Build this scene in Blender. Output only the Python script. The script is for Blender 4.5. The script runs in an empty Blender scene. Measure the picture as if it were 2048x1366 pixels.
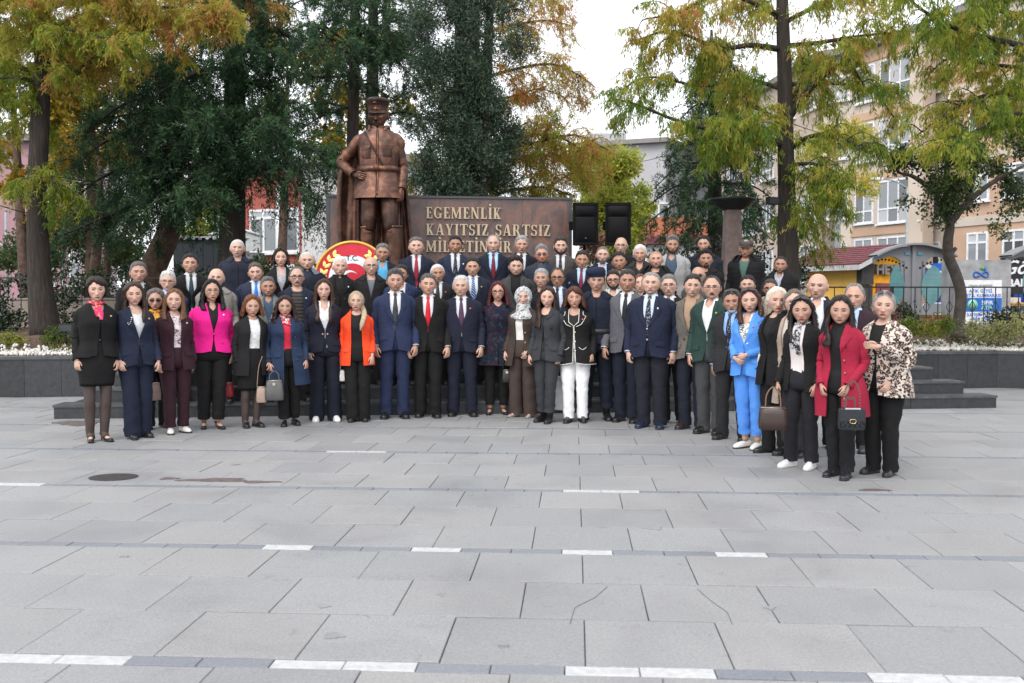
import bpy, math, random
import numpy as np
from mathutils import Vector, Matrix, Euler
S = bpy.context.scene
COL = S.collection
rng = np.random.default_rng(7)
R = math.radians
PI = math.pi
# ------------------------------------------------------------------ camera, sky, sun, exposure
FPX, HOR, CAMZ = 1991.0, 603.0, 1.48
PITCH = math.atan((683.0 - HOR) / FPX)
cam_data = bpy.data.cameras.new("camera")
cam = bpy.data.objects.new("camera", cam_data)
COL.objects.link(cam)
cam.location = (0, 0, CAMZ)
cam.rotation_euler = (R(90) - PITCH, 0, 0)
cam_data.sensor_width = 36.0
cam_data.lens = FPX * 36.0 / 2048.0
cam_data.clip_end = 1500
cam_data.dof.use_dof = True
cam_data.dof.focus_distance = 12.6
cam_data.dof.aperture_fstop = 4.5
S.camera = cam
SUN_EL, SUN_AZ = R(48), R(205)        # azimuth clockwise from +Y: behind the camera, a little to the left
w = bpy.data.worlds.new("World")
S.world = w
w.use_nodes = True
nt = w.node_tree
nt.nodes.clear()
wo = nt.nodes.new("ShaderNodeOutputWorld")
bg = nt.nodes.new("ShaderNodeBackground")
sky = nt.nodes.new("ShaderNodeTexSky")
sky.sky_type = 'NISHITA'
sky.sun_disc = False
sky.sun_elevation = SUN_EL
sky.sun_rotation = SUN_AZ
sky.dust_density = 4.0
hs = nt.nodes.new("ShaderNodeHueSaturation")
hs.inputs["Saturation"].default_value = 0.25
nt.links.new(sky.outputs[0], hs.inputs["Color"])
# a closed cloud deck: a pale, nearly even veil over the clear sky
add = nt.nodes.new("ShaderNodeMix")
add.data_type = 'RGBA'
add.blend_type = 'ADD'
add.inputs["Factor"].default_value = 1.0
add.inputs[7].default_value = (8.6, 8.8, 9.1, 1)
nt.links.new(hs.outputs[0], add.inputs[6])
nt.links.new(add.outputs[2], bg.inputs["Color"])
bg.inputs["Strength"].default_value = 0.105
nt.links.new(bg.outputs[0], wo.inputs["Surface"])
sd = bpy.data.lights.new("sun", 'SUN')
sd.energy = 0.7
sd.angle = R(25)
sd.color = (1.0, 0.96, 0.90)
sun = bpy.data.objects.new("sun", sd)
COL.objects.link(sun)
sdir = Vector((math.sin(SUN_AZ) * math.cos(SUN_EL), math.cos(SUN_AZ) * math.cos(SUN_EL), math.sin(SUN_EL)))
sun.rotation_euler = (-sdir).to_track_quat('-Z', 'Y').to_euler()
sun.location = (-3, -6, 12)
vs = S.view_settings
vs.view_transform = 'Standard'
vs.look = 'None'
vs.exposure = 0.32
vs.gamma = 1.0
vs.use_curve_mapping = False
S.cycles.max_bounces = 5
S.cycles.diffuse_bounces = 2
S.cycles.glossy_bounces = 2
S.cycles.transmission_bounces = 4
S.cycles.transparent_max_bounces = 6
S.cycles.use_denoising = True
# ------------------------------------------------------------------ geometry of the photograph
_f = np.array([0, math.cos(PITCH), -math.sin(PITCH)])
_u = np.array([0, math.sin(PITCH), math.cos(PITCH)])
def ray(px, py):
 return _f + np.array([1.0, 0, 0]) * (px - 1024) / FPX + _u * (683 - py) / FPX
def at(px, py, Y):
 """world point seen at a pixel of the 2048 px photograph, at distance Y in front of the camera"""
 d = ray(px, py)
 return np.array([0, 0, CAMZ]) + d * (Y / d[1])
def onplane(px, py, z=0.0):
 d = ray(px, py)
 return np.array([0, 0, CAMZ]) + d * ((z - CAMZ) / d[2])
MA = R(5.92)
MO = np.array([0.48, 13.15])
def M(u, v, z=0.0):
 """the monument's own axes: u along its front, v towards the back"""
 return np.array([MO[0] + u * math.cos(MA) - v * math.sin(MA), MO[1] + u * math.sin(MA) + v * math.cos(MA), z])
# ------------------------------------------------------------------ mesh helpers
def lin(r, g=None, b=None):
 """sRGB 0-255 to linear"""
 if g is None:
  r, g, b = r
 f = lambda c: (c / 255 / 12.92) if c <= 10 else ((c / 255 + 0.055) / 1.055) ** 2.4
 return (f(r), f(g), f(b))
class MB:
 """collects quads, boxes and tubes; build() links them as ONE mesh object"""
 def __init__(self):
  self.v, self.f, self.n, self.mi, self.cols = [], [], 0, [], []
 def add(self, verts, faces, mi=0, col=None):
  verts = np.asarray(verts, float).reshape(-1, 3)
  self.v.append(verts)
  o = self.n
  self.f.extend([tuple(int(i) + o for i in f) for f in faces])
  self.mi.extend([mi] * len(faces))
  self.n += len(verts)
  if col is None:
   col = np.ones((len(verts), 3))
  else:
   col = np.broadcast_to(np.asarray(col, float), (len(verts), 3))
  self.cols.append(col)
  return self
 def box(self, c, s, rz=0.0, mi=0, taper=1.0):
  x, y, z = s[0] / 2, s[1] / 2, s[2] / 2
  p = np.array([[-x, -y, -z], [x, -y, -z], [x, y, -z], [-x, y, -z], [-x * taper, -y * taper, z], [x * taper, -y * taper, z],
      [x * taper, y * taper, z], [-x * taper, y * taper, z]])
  if rz:
   ca, sa = math.cos(rz), math.sin(rz)
   p = np.stack([p[:, 0] * ca - p[:, 1] * sa, p[:, 0] * sa + p[:, 1] * ca, p[:, 2]], 1)
  return self.add(p + np.asarray(c, float), [(3, 2, 1, 0), (4, 5, 6, 7), (0, 1, 5, 4), (1, 2, 6, 5), (2, 3, 7, 6), (3, 0, 4, 7)], mi)
 def hexa(self, p, mi=0):
  """8 corners: bottom four, top four"""
  return self.add(p, [(3, 2, 1, 0), (4, 5, 6, 7), (0, 1, 5, 4), (1, 2, 6, 5), (2, 3, 7, 6), (3, 0, 4, 7)], mi)
 def grid(self, P, closed_u=False, mi=0, cap0=False, cap1=False, col=None, flip=False):
  """P: (rows, n, 3)"""
  P = np.asarray(P, float)
  r, n = P.shape[:2]
  fs = []
  m = n if closed_u else n - 1
  for i in range(r - 1):
   for j in range(m):
    a, b = i * n + j, i * n + (j + 1) % n
    q = (a, b, b + n, a + n)
    fs.append(q[::-1] if flip else q)
  if cap0:
   fs.append(tuple(range(n))[::-1] if not flip else tuple(range(n)))
  if cap1:
   c = tuple((r - 1) * n + j for j in range(n))
   fs.append(c if not flip else c[::-1])
  if col is not None:
   col = np.asarray(col, float).reshape(-1, 3) if np.ndim(col) > 1 else col
  return self.add(P.reshape(-1, 3), fs, mi, col)
 def tube(self, pts, rad, n=8, mi=0, cap=True, col=None):
  pts = np.asarray(pts, float)
  rad = np.broadcast_to(np.asarray(rad, float), (len(pts),))
  return self.grid(tube_rings(pts, rad, rad, n), True, mi, cap, cap, col)
 def build(self, name, mat, parent=None, smooth=True, loc=None, vcol=False):
  v = np.concatenate(self.v) if self.v else np.zeros((0, 3))
  me = mesh_from(name, v, self.f, mat if isinstance(mat, (list, tuple)) else [mat], self.mi, smooth)
  if vcol:
   c = np.concatenate(self.cols)
   a = me.color_attributes.new("Col", 'FLOAT_COLOR', 'POINT')
   a.data.foreach_set("color", np.concatenate([c, np.ones((len(c), 1))], 1).astype(np.float32).ravel())
  o = bpy.data.objects.new(name, me)
  COL.objects.link(o)
  if parent is not None:
   o.parent = parent
  if loc is not None:
   o.location = loc
  return o
def mesh_from(name, v, f, mats, mi=None, smooth=True):
 me = bpy.data.meshes.new(name)
 me.vertices.add(len(v))
 me.vertices.foreach_set("co", np.asarray(v, np.float32).ravel())
 cnt = np.array([len(q) for q in f], np.int32)
 tot = int(cnt.sum())
 me.loops.add(tot)
 me.loops.foreach_set("vertex_index", np.fromiter((i for q in f for i in q), np.int32, tot))
 me.polygons.add(len(f))
 st = np.zeros(len(f), np.int32)
 if len(f):
  st[1:] = np.cumsum(cnt)[:-1]
 me.polygons.foreach_set("loop_start", st)
 me.polygons.foreach_set("loop_total", cnt)
 if mi is not None and len(f):
  me.polygons.foreach_set("material_index", np.asarray(mi, np.int32))
 me.polygons.foreach_set("use_smooth", np.full(len(f), bool(smooth)))
 me.update(calc_edges=True)
 for m in mats:
  me.materials.append(m)
 return me
def tube_rings(pts, ra, rb, n, up=(0, 0.0, 1.0), side=None):
 """rings across a path; ra along the side vector, rb across it"""
 out = []
 K = len(pts)
 a = np.linspace(0, 2 * PI, n, endpoint=False)
 prev = None
 for i in range(K):
  t = pts[min(i + 1, K - 1)] - pts[max(i - 1, 0)]
  t = t / (np.linalg.norm(t) + 1e-9)
  if side is not None:
   x = np.asarray(side, float)
  elif prev is not None:
   x = prev
  else:
   x = np.array([1.0, 0, 0]) if abs(t[0]) < 0.85 else np.array([0, 1.0, 0])
  x = x - t * x.dot(t)
  x /= np.linalg.norm(x) + 1e-9
  prev = x
  y = np.cross(t, x)
  out.append(pts[i] + np.outer(np.cos(a) * ra[i], x) + np.outer(np.sin(a) * rb[i], y))
 return np.array(out)
def smoothpath(pts, k=6):
 """Catmull-Rom through points"""
 pts = np.asarray(pts, float)
 P = np.concatenate([[2 * pts[0] - pts[1]], pts, [2 * pts[-1] - pts[-2]]])
 out = []
 for i in range(1, len(P) - 2):
  for s in np.linspace(0, 1, k, endpoint=False):
   p0, p1, p2, p3 = P[i - 1:i + 3]
   out.append(0.5 * (2 * p1 + (p2 - p0) * s + (2 * p0 - 5 * p1 + 4 * p2 - p3) * s ** 2 + (3 * p1 - p0 - 3 * p2 + p3) * s ** 3))
 out.append(pts[-1])
 return np.array(out)
def tag(o, label=None, cat=None, group=None, kind=None):
 if label:
  o["label"] = label
 if cat:
  o["category"] = cat
 if group:
  o["group"] = group
 if kind:
  o["kind"] = kind
 return o
def empty(name, loc=(0, 0, 0), rz=0.0):
 o = bpy.data.objects.new(name, None)
 COL.objects.link(o)
 o.location = loc
 o.rotation_euler = (0, 0, rz)
 return o
def copy_tree(o, parent=None):
 c = o.copy()
 COL.objects.link(c)
 if parent is not None:
  c.parent = parent
 for ch in list(o.children):
  copy_tree(ch, c)
 return c
def wob(P, amp, freq, seed):
 """cheap smooth noise in [-amp, amp] at points (..., 3)"""
 r = np.random.default_rng(seed)
 s = 0
 for k in range(5):
  d = r.normal(size=3)
  d /= np.linalg.norm(d)
  s = s + np.sin(P @ d * freq * r.uniform(0.6, 1.7) + r.uniform(0, 6.28))
 return amp * s / 5 * 1.6
# ------------------------------------------------------------------ materials
_mats = {}
def nodes_of(name):
 m = bpy.data.materials.new(name)
 m.use_nodes = True
 t = m.node_tree
 b = t.nodes["Principled BSDF"]
 return m, t, b
def N(t, kind, **kw):
 n = t.nodes.new(kind)
 for k, v in kw.items():
  if k in n.inputs.keys():
   n.inputs[k].default_value = v
  else:
   setattr(n, k, v)
 return n
def ramp(t, fac, stops, interp='LINEAR'):
 r = t.nodes.new("ShaderNodeValToRGB")
 r.color_ramp.interpolation = interp
 e = r.color_ramp.elements
 while len(e) < len(stops):
  e.new(0.5)
 for i, (p, c) in enumerate(stops):
  e[i].position = p
  e[i].color = (c[0], c[1], c[2], 1)
 t.links.new(fac, r.inputs[0])
 return r.outputs[0]
def mixc(t, fac, a, b, mode='MIX'):
 n = t.nodes.new("ShaderNodeMix")
 n.data_type = 'RGBA'
 n.blend_type = mode
 for sock, val in ((n.inputs[0], fac), (n.inputs[6], a), (n.inputs[7], b)):
  if hasattr(val, "is_linked") or hasattr(val, "links"):
   t.links.new(val, sock)
  elif isinstance(val, (int, float)):
   sock.default_value = val
  else:
   sock.default_value = (val[0], val[1], val[2], 1)
 return n.outputs[2]
def objco(t, scale=None):
 c = t.nodes.new("ShaderNodeTexCoord")
 if scale is None:
  return c.outputs["Object"]
 mp = t.nodes.new("ShaderNodeMapping")
 mp.inputs["Scale"].default_value = scale
 t.links.new(c.outputs["Object"], mp.inputs[0])
 return mp.outputs[0]
def noise(t, co, scale, detail=3.0, rough=0.55, dist=0.0):
 n = t.nodes.new("ShaderNodeTexNoise")
 n.inputs["Scale"].default_value = scale
 n.inputs["Detail"].default_value = detail
 n.inputs["Roughness"].default_value = rough
 n.inputs["Distortion"].default_value = dist
 t.links.new(co, n.inputs["Vector"])
 return n.outputs["Fac"]
def bump(t, b, h, strength=0.3, dist=0.01):
 n = t.nodes.new("ShaderNodeBump")
 n.inputs["Strength"].default_value = strength
 n.inputs["Distance"].default_value = dist
 t.links.new(h, n.inputs["Height"])
 t.links.new(n.outputs[0], b.inputs["Normal"])
def plain(name, col, rough=0.5, metal=0.0, nscale=8.0, var=0.12, spec=None, bmp=0.0):
 key = ("plain", name, tuple(np.round(col, 4)), rough, metal)
 if key in _mats:
  return _mats[key]
 m, t, b = nodes_of(name)
 co = objco(t)
 f = noise(t, co, nscale, 4.0)
 c = np.array(col)
 t.links.new(ramp(t, f, [(0.3, c * (1 - var)), (0.7, np.minimum(c * (1 + var), 1))]), b.inputs["Base Color"])
 b.inputs["Roughness"].default_value = rough
 b.inputs["Metallic"].default_value = metal
 if spec is not None:
  b.inputs["Specular IOR Level"].default_value = spec
 if bmp:
  bump(t, b, noise(t, co, nscale * 6, 3.0), bmp, 0.01)
 _mats[key] = m
 return m
def cloth(col, rough=0.8, pattern=None, col2=None, col3=None, scale=1.0, sheen=0.0):
 key = ("cloth", tuple(np.round(col, 4)), rough, pattern, None if col2 is None else tuple(np.round(col2, 4)), scale)
 if key in _mats:
  return _mats[key]
 m, t, b = nodes_of("cloth")
 co = objco(t)
 c = np.array(col)
 if c.max() < 0.13:
  c = (c * 0.72 + c.mean() * 0.28) * 0.74
 big = noise(t, co, 6.0, 3.0)
 base = ramp(t, big, [(0.3, c * 0.86), (0.7, np.minimum(c * 1.14, 1))])
 if pattern == 'tweed':
  f = noise(t, co, 160 * scale, 2.0)
  base = mixc(t, ramp(t, f, [(0.42, (0, 0, 0)), (0.6, (1, 1, 1))]), base, col2)
 elif pattern == 'check':
  sx = t.nodes.new("ShaderNodeTexWave")
  sx.bands_direction = 'X'
  sx.inputs["Scale"].default_value = 9 * scale
  sx.inputs["Distortion"].default_value = 0.6
  sz = t.nodes.new("ShaderNodeTexWave")
  sz.bands_direction = 'Z'
  sz.inputs["Scale"].default_value = 9 * scale
  sz.inputs["Distortion"].default_value = 0.6
  t.links.new(co, sx.inputs[0])
  t.links.new(co, sz.inputs[0])
  a = ramp(t, sx.outputs["Fac"], [(0.86, (0, 0, 0)), (0.96, (0.8, 0.8, 0.8))])
  d = ramp(t, sz.outputs["Fac"], [(0.86, (0, 0, 0)), (0.96, (0.8, 0.8, 0.8))])
  base = mixc(t, mixc(t, 1.0, a, d, 'ADD'), base, col2)
 elif pattern == 'stripe':
  sx = t.nodes.new("ShaderNodeTexWave")
  sx.bands_direction = 'DIAGONAL'
  sx.inputs["Scale"].default_value = 16 * scale
  sx.inputs["Distortion"].default_value = 0.0
  t.links.new(co, sx.inputs[0])
  base = mixc(t, ramp(t, sx.outputs["Fac"], [(0.6, (0, 0, 0)), (0.7, (1, 1, 1))]), base, col2)
 elif pattern == 'hstripe' or pattern == 'vstripe':
  sx = t.nodes.new("ShaderNodeTexWave")
  sx.bands_direction = 'Z' if pattern == 'hstripe' else 'X'
  sx.inputs["Scale"].default_value = 7 * scale
  t.links.new(co, sx.inputs[0])
  base = mixc(t, ramp(t, sx.outputs["Fac"], [(0.55, (0, 0, 0)), (0.62, (1, 1, 1))]), base, col2)
 elif pattern == 'dots':
  vo = t.nodes.new("ShaderNodeTexVoronoi")
  vo.inputs["Scale"].default_value = 60 * scale
  t.links.new(co, vo.inputs["Vector"])
  base = mixc(t, ramp(t, vo.outputs["Distance"], [(0.22, (1, 1, 1)), (0.32, (0, 0, 0))]), base, col2)
 elif pattern == 'leopard':
  mp = N(t, "ShaderNodeMapping")
  mp.inputs["Scale"].default_value = (1, 0.9, 1.15)
  t.links.new(co, mp.inputs[0])
  vo = t.nodes.new("ShaderNodeTexVoronoi")
  vo.inputs["Scale"].default_value = 34
  nz = t.nodes.new("ShaderNodeTexNoise")
  nz.inputs["Scale"].default_value = 24
  t.links.new(mp.outputs[0], nz.inputs["Vector"])
  va = t.nodes.new("ShaderNodeMix")
  va.data_type = 'VECTOR'
  va.inputs[0].default_value = 0.06
  t.links.new(mp.outputs[0], va.inputs[4])
  t.links.new(nz.outputs["Color"], va.inputs[5])
  t.links.new(va.outputs[1], vo.inputs["Vector"])
  rn = noise(t, co, 40, 2.0)
  dd = N(t, "ShaderNodeMath", operation='ADD')
  t.links.new(vo.outputs["Distance"], dd.inputs[0])
  mm = N(t, "ShaderNodeMath", operation='MULTIPLY')
  t.links.new(rn, mm.inputs[0])
  mm.inputs[1].default_value = 0.35
  t.links.new(mm.outputs[0], dd.inputs[1])
  base = ramp(t, dd.outputs[0], [(0.0, col2), (0.42, col2), (0.46, col3), (0.69, col3), (0.74, c), (1.0, c)])
 elif pattern == 'floral' or pattern == 'print':
  vo = t.nodes.new("ShaderNodeTexVoronoi")
  vo.inputs["Scale"].default_value = 26 * scale
  t.links.new(co, vo.inputs["Vector"])
  n2 = noise(t, co, 30 * scale, 3.0, 0.6, 1.5)
  k = ramp(t, n2, [(0.52, (0, 0, 0)), (0.58, (1, 1, 1))])
  if col3 is not None:
   pick = ramp(t, vo.outputs["Color"], [(0.45, col2), (0.55, col3)], 'CONSTANT')
   base = mixc(t, k, base, pick)
  else:
   base = mixc(t, k, base, col2)
  if pattern == 'floral':
   tc = t.nodes.new("ShaderNodeSeparateXYZ")
   t.links.new(co, tc.inputs[0])
   base = mixc(t, ramp(t, tc.outputs[2], [(0.0, (1, 1, 1)), (0.99, (1, 1, 1)), (1.0, (0, 0, 0))]), base, base)
 t.links.new(base, b.inputs["Base Color"])
 b.inputs["Roughness"].default_value = rough
 b.inputs["Specular IOR Level"].default_value = 0.25
 if sheen:
  b.inputs["Sheen Weight"].default_value = sheen
 n1 = noise(t, co, 8, 2.5, 0.5, 0.8)
 bump(t, b, n1, 0.42, 0.03)
 _mats[key] = m
 return m
def skinmat(tone):
 key = ("skin", tuple(np.round(tone, 3)))
 if key in _mats:
  return _mats[key]
 m, t, b = nodes_of("skin")
 vc = t.nodes.new("ShaderNodeVertexColor")
 vc.layer_name = "Col"
 co = objco(t)
 c = np.array(tone)
 f = noise(t, co, 25, 3.0)
 base = ramp(t, f, [(0.3, c * np.array([0.95, 0.88, 0.85])), (0.7, np.minimum(c * 1.06, 1))])
 t.links.new(mixc(t, 1.0, base, vc.outputs[0], 'MULTIPLY'), b.inputs["Base Color"])
 b.inputs["Roughness"].default_value = 0.52
 b.inputs["Specular IOR Level"].default_value = 0.35
 _mats[key] = m
 return m
def hairmat(col):
 key = ("hair", tuple(np.round(col, 4)))
 if key in _mats:
  return _mats[key]
 m, t, b = nodes_of("hair")
 co = objco(t, (90, 90, 9))
 f = noise(t, co, 1.0, 3.0, 0.6)
 c = np.array(col)
 t.links.new(ramp(t, f, [(0.3, c * 0.62), (0.7, np.minimum(c * 1.35 + 0.004, 1))]), b.inputs["Base Color"])
 b.inputs["Roughness"].default_value = 0.5
 b.inputs["Specular IOR Level"].default_value = 0.3
 bump(t, b, f, 0.6, 0.01)
 _mats[key] = m
 return m
def vcolmat(name, rough=0.5):
 key = ("vcol", name)
 if key in _mats:
  return _mats[key]
 m, t, b = nodes_of(name)
 vc = t.nodes.new("ShaderNodeVertexColor")
 vc.layer_name = "Col"
 nz = noise(t, objco(t), 60, 2.0)
 t.links.new(mixc(t, 1.0, vc.outputs[0], ramp(t, nz, [(0.3, (0.92, 0.92, 0.92)), (0.7, (1, 1, 1))]), 'MULTIPLY'), b.inputs["Base Color"])
 b.inputs["Roughness"].default_value = rough
 b.inputs["Specular IOR Level"].default_value = 0.15
 _mats[key] = m
 return m
# ================================================================== GROUND AND PAVING
def granite(per_island=False, base=(0.262, 0.264, 0.270), name="granite"):
 m, t, b = nodes_of(name)
 geo = t.nodes.new("ShaderNodeNewGeometry")
 if per_island:
  rnd = geo.outputs["Random Per Island"]
 else:
  oi = t.nodes.new("ShaderNodeObjectInfo")
  rnd = oi.outputs["Random"]
 c = np.array(base)
 tint = ramp(t, rnd, [(0.0, c * 0.92), (0.3, c * 0.98), (0.55, c * np.array([1.02, 1.0, 0.98])), (0.8, c * 1.03), (1.0, c * np.array([1.07, 1.04, 1.01]))])
 pos = geo.outputs["Position"]
 sp = noise(t, pos, 260, 2.0, 0.7)
 col = mixc(t, 1.0, tint, ramp(t, sp, [(0.3, (0.72, 0.72, 0.73)), (0.5, (1, 1, 1)), (0.75, (1.22, 1.22, 1.22))]), 'MULTIPLY')
 gr = noise(t, pos, 75, 4.0, 0.8)
 col = mixc(t, 1.0, col, ramp(t, gr, [(0.34, (0.82, 0.82, 0.83)), (0.5, (1, 1, 1)), (0.66, (1.16, 1.16, 1.15))]), 'MULTIPLY')
 st = noise(t, pos, 1.1, 5.0, 0.65, 0.6)
 col = mixc(t, 1.0, col, ramp(t, st, [(0.30, (0.87, 0.87, 0.88)), (0.5, (1, 1, 1)), (0.72, (1.06, 1.06, 1.05))]), 'MULTIPLY')
 fine = noise(t, pos, 9.0, 6.0, 0.7, 1.0)
 col = mixc(t, 1.0, col, ramp(t, fine, [(0.30, (0.78, 0.77, 0.77)), (0.40, (1, 1, 1))]), 'MULTIPLY')
 t.links.new(col, b.inputs["Base Color"])
 t.links.new(ramp(t, st, [(0.3, (0.5,) * 3), (0.7, (0.72,) * 3)]), b.inputs["Roughness"])
 b.inputs["Specular IOR Level"].default_value = 0.4
 bump(t, b, sp, 0.15, 0.002)
 return m
gran_one = granite(False)
gran_many = granite(True)
strip_grey = granite(False, (0.190, 0.202, 0.228), "grey_strip_granite")
strip_grey_many = granite(True, (0.190, 0.202, 0.228), "grey_strip_granite")
m_white, t_, b_ = nodes_of("worn_white_paint")
geo_ = t_.nodes.new("ShaderNodeNewGeometry")
wn_ = noise(t_, geo_.outputs["Position"], 22, 6.0, 0.7, 0.4)
t_.links.new(ramp(t_, wn_, [(0.32, (0.36, 0.36, 0.38)), (0.44, (0.42, 0.42, 0.43)), (0.7, (0.54, 0.54, 0.54))]), b_.inputs["Base Color"])
b_.inputs["Roughness"].default_value = 0.6
joint_mat = plain("dark_joint_mortar", (0.07, 0.07, 0.072), 0.9, nscale=3, var=0.4)
soil_mat = plain("brown_soil", (0.085, 0.05, 0.035), 0.95, nscale=5, var=0.5, bmp=0.6)
asphalt_mat = plain("asphalt", (0.055, 0.055, 0.058), 0.9, nscale=2, var=0.2)
g = MB()
g.grid(np.array([[[-700, -30, -0.10], [700, -30, -0.10]], [[-700, 900, -0.10], [700, 900, -0.10]]]), mi=0, flip=False)
ground = g.build("ground", asphalt_mat, smooth=False)
tag(ground, kind="structure")
plaza = MB()
plaza.box((0, 8.0, -0.056), (34, 27, 0.08))
plaza = tag(plaza.build("plaza", joint_mat, smooth=False), kind="structure")
TA = R(3.6)
tr = np.array([math.cos(TA), -math.sin(TA)])
td = np.array([math.sin(TA), math.cos(TA)])
def slab_mesh(name, lx, ly, mat, h=0.03, ch=0.003):
 x, y = lx / 2, ly / 2
 mb = MB()
 lo = [(-x, -y, -h), (x, -y, -h), (x, y, -h), (-x, y, -h)]
 mi_ = [(-x, -y, -ch), (x, -y, -ch), (x, y, -ch), (-x, y, -ch)]
 X, Y = x - ch, y - ch
 hi = [(-X, -Y, 0), (X, -Y, 0), (X, Y, 0), (-X, Y, 0)]
 fs = [(8, 9, 10, 11)]
 for a in range(4):
  c = (a + 1) % 4
  fs += [(a, c, 4 + c, 4 + a), (4 + a, 4 + c, 8 + c, 8 + a)]
 mb.add(lo + mi_ + hi, fs)
 return mb, mesh_from(name, np.array(lo + mi_ + hi, float), fs, [mat], None, False)
GAP = 0.0045
slab_mb, slab_me = slab_mesh("paving_slab", 0.6 - GAP, 0.6 - 2.2 * GAP, gran_one)
sl3_mb, sl3_me = slab_mesh("strip_stone", 0.3 - GAP, 0.1 - GAP, strip_grey)
slw_mb, slw_me = slab_mesh("white_strip_stone", 0.3 - GAP, 0.1 - GAP, m_white)
def in_frame(p, m=60):
 d = np.array([p[0], p[1], -CAMZ])
 f = d @ _f
 if f < 0.5:
  return False
 x = 1024 + FPX * d[0] / f
 y = 683 - FPX * (d @ _u) / f
 return -m - 300 / f < x < 2048 + m + 300 / f and y < 1366 + 400 / f
def free_of_steps(x, y):
 d = np.array([x, y]) - MO
 u = d[0] * math.cos(MA) + d[1] * math.sin(MA)
 v = -d[0] * math.sin(MA) + d[1] * math.cos(MA)
 return v < 3.4 and not (abs(u) < 5.7 and v > 0.6)
cand, strips = [], []
s_strip = 3.9
k0 = -1
for k in range(-1, 9):
 s0 = 3.9 + 1.9 * k
 # strip k, then three rows beyond it
 for i in range(-60, 60):
  t0 = 0.3 * i + (0.114, 0.078, 0.06, 0.1)[k % 4]
  p = tr * t0 + td * (s0 + 0.05)
  if free_of_steps(*p):
   strips.append((k, i, t0, p))
 for r in range(3):
  s = s0 + 0.1 + 0.6 * r + 0.3
  row = 3 * k + r
  off = -0.252 + (0.3 if (row % 2 == 0) else 0.0) + 0.3
  for i in range(-30, 30):
   p = tr * (off + 0.6 * i) + td * s
   if free_of_steps(*p) and p[1] < 18.5 and abs(p[0]) < 15:
    cand.append((p[1] if in_frame(p, 0) else 100 + p[1], p))
cand.sort(key=lambda c: c[0])
many = MB()
slab_first = None
for n, (d, p) in enumerate(cand):
 dz = rng.uniform(-0.0022, 0.0022)
 tx, ty = rng.normal(0, 0.0016, 2)
 if n < 298:
  o = bpy.data.objects.new("paving_slab", slab_me)
  COL.objects.link(o)
  o.parent = plaza
  o.location = (p[0], p[1], dz)
  o.rotation_euler = (tx, ty, -TA + rng.normal(0, 0.0012))
 else:
  v = slab_mb.v[0] * np.array([1, 1, 1])
  ca, sa = math.cos(-TA), math.sin(-TA)
  v = np.stack([v[:, 0] * ca - v[:, 1] * sa + p[0], v[:, 0] * sa + v[:, 1] * ca + p[1], v[:, 2] + dz + tx * v[:, 1] + ty * v[:, 0]], 1)
  many.add(v, slab_mb.f)
tag(many.build("far_paving", gran_many, plaza, smooth=False), kind="stuff")
def white_strip(k, t0):
 x = t0  # metres along the strip
 if k == 0:
  return (x + 1.236) % 1.2 < 0.6
 if k == 1:
  return (-1.9 < x < 1.2) and ((x + 1.872) % 0.9) < 0.3
 if k == 2:
  return (-0.09 < x < 0.51) or -4.9 < x < -4.3
 if k == 3:
  return -2.45 < x < -1.87
 return False
many = MB()
ns = 0
strips.sort(key=lambda c: (0 if in_frame(c[3], 0) else 1, c[3][1]))
for k, i, t0, p in strips:
 wh = white_strip(k, t0)
 if ns < 298 and in_frame(p, 0):
  ns += 1
  o = bpy.data.objects.new("white_strip_stone" if wh else "strip_stone", slw_me if wh else sl3_me)
  COL.objects.link(o)
  o.parent = plaza
  o.location = (p[0], p[1], rng.uniform(-0.002, 0.002))
  o.rotation_euler = (0, 0, -TA)
 else:
  v = sl3_mb.v[0]
  ca, sa = math.cos(-TA), math.sin(-TA)
  many.add(np.stack([v[:, 0] * ca - v[:, 1] * sa + p[0], v[:, 0] * sa + v[:, 1] * ca + p[1], v[:, 2]], 1), sl3_mb.f)
tag(many.build("far_strip_paving", strip_grey_many, plaza, smooth=False), kind="stuff")
# puddle-damp stains and an iron cover in the paving
damp = plain("damp_iron", (0.055, 0.05, 0.05), 0.35, nscale=30, var=0.5)
def blot(name, px, py, w_, d_, seed, mat, label=None, cat=None, n=26):
 c = onplane(px, py, 0)
 a = np.linspace(0, 2 * PI, n, endpoint=False)
 r = 1 + 0.22 * np.sin(3 * a + seed) + 0.12 * np.sin(7 * a + 2 * seed) if seed else np.ones(n)
 P = np.stack([c[0] + np.cos(a) * w_ / 2 * r, c[1] + np.sin(a) * d_ / 2 * r, np.full(n, 0.0065)], 1)
 Q = P.copy()
 Q[:, 2] = -0.01
 mb = MB()
 mb.grid(np.array([Q, P]), True, cap1=True)
 return tag(mb.build(name, mat, None if label else plaza, smooth=False), label, cat)
iron = blot("drain_cover", 227, 955, 0.40, 0.34, 0, damp, "dark round iron cover set into the paving on the left", "drain cover")
stain_mat = plain("brown_stain", (0.13, 0.105, 0.10), 0.45, nscale=14, var=0.3)
for (px, py, w_, d_, sd_) in ((339, 958, 0.16, 0.1, 2.0), (432, 961, 0.55, 0.16, 4.1), (520, 965, 0.30, 0.10, 1.3), (160, 846, 0.55, 0.55, 5.2), (1748, 981, 0.24, 0.08, 3.0)):
 blot("paving_stain", px, py, w_, d_, sd_, stain_mat)
for i, (px, py, w_) in enumerate(((648, 1214, 0.055), (668, 1273, 0.085), (248, 1113, 0.05), (1008, 1291, 0.04), (1306, 1057, 0.12), (1540, 1217, 0.05), (470, 929, 0.08))):
 blot("gum_spot", px, py, w_, w_ * 0.9, 1.0 + i, plain("gum", (0.24, 0.24, 0.25), 0.7))
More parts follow.
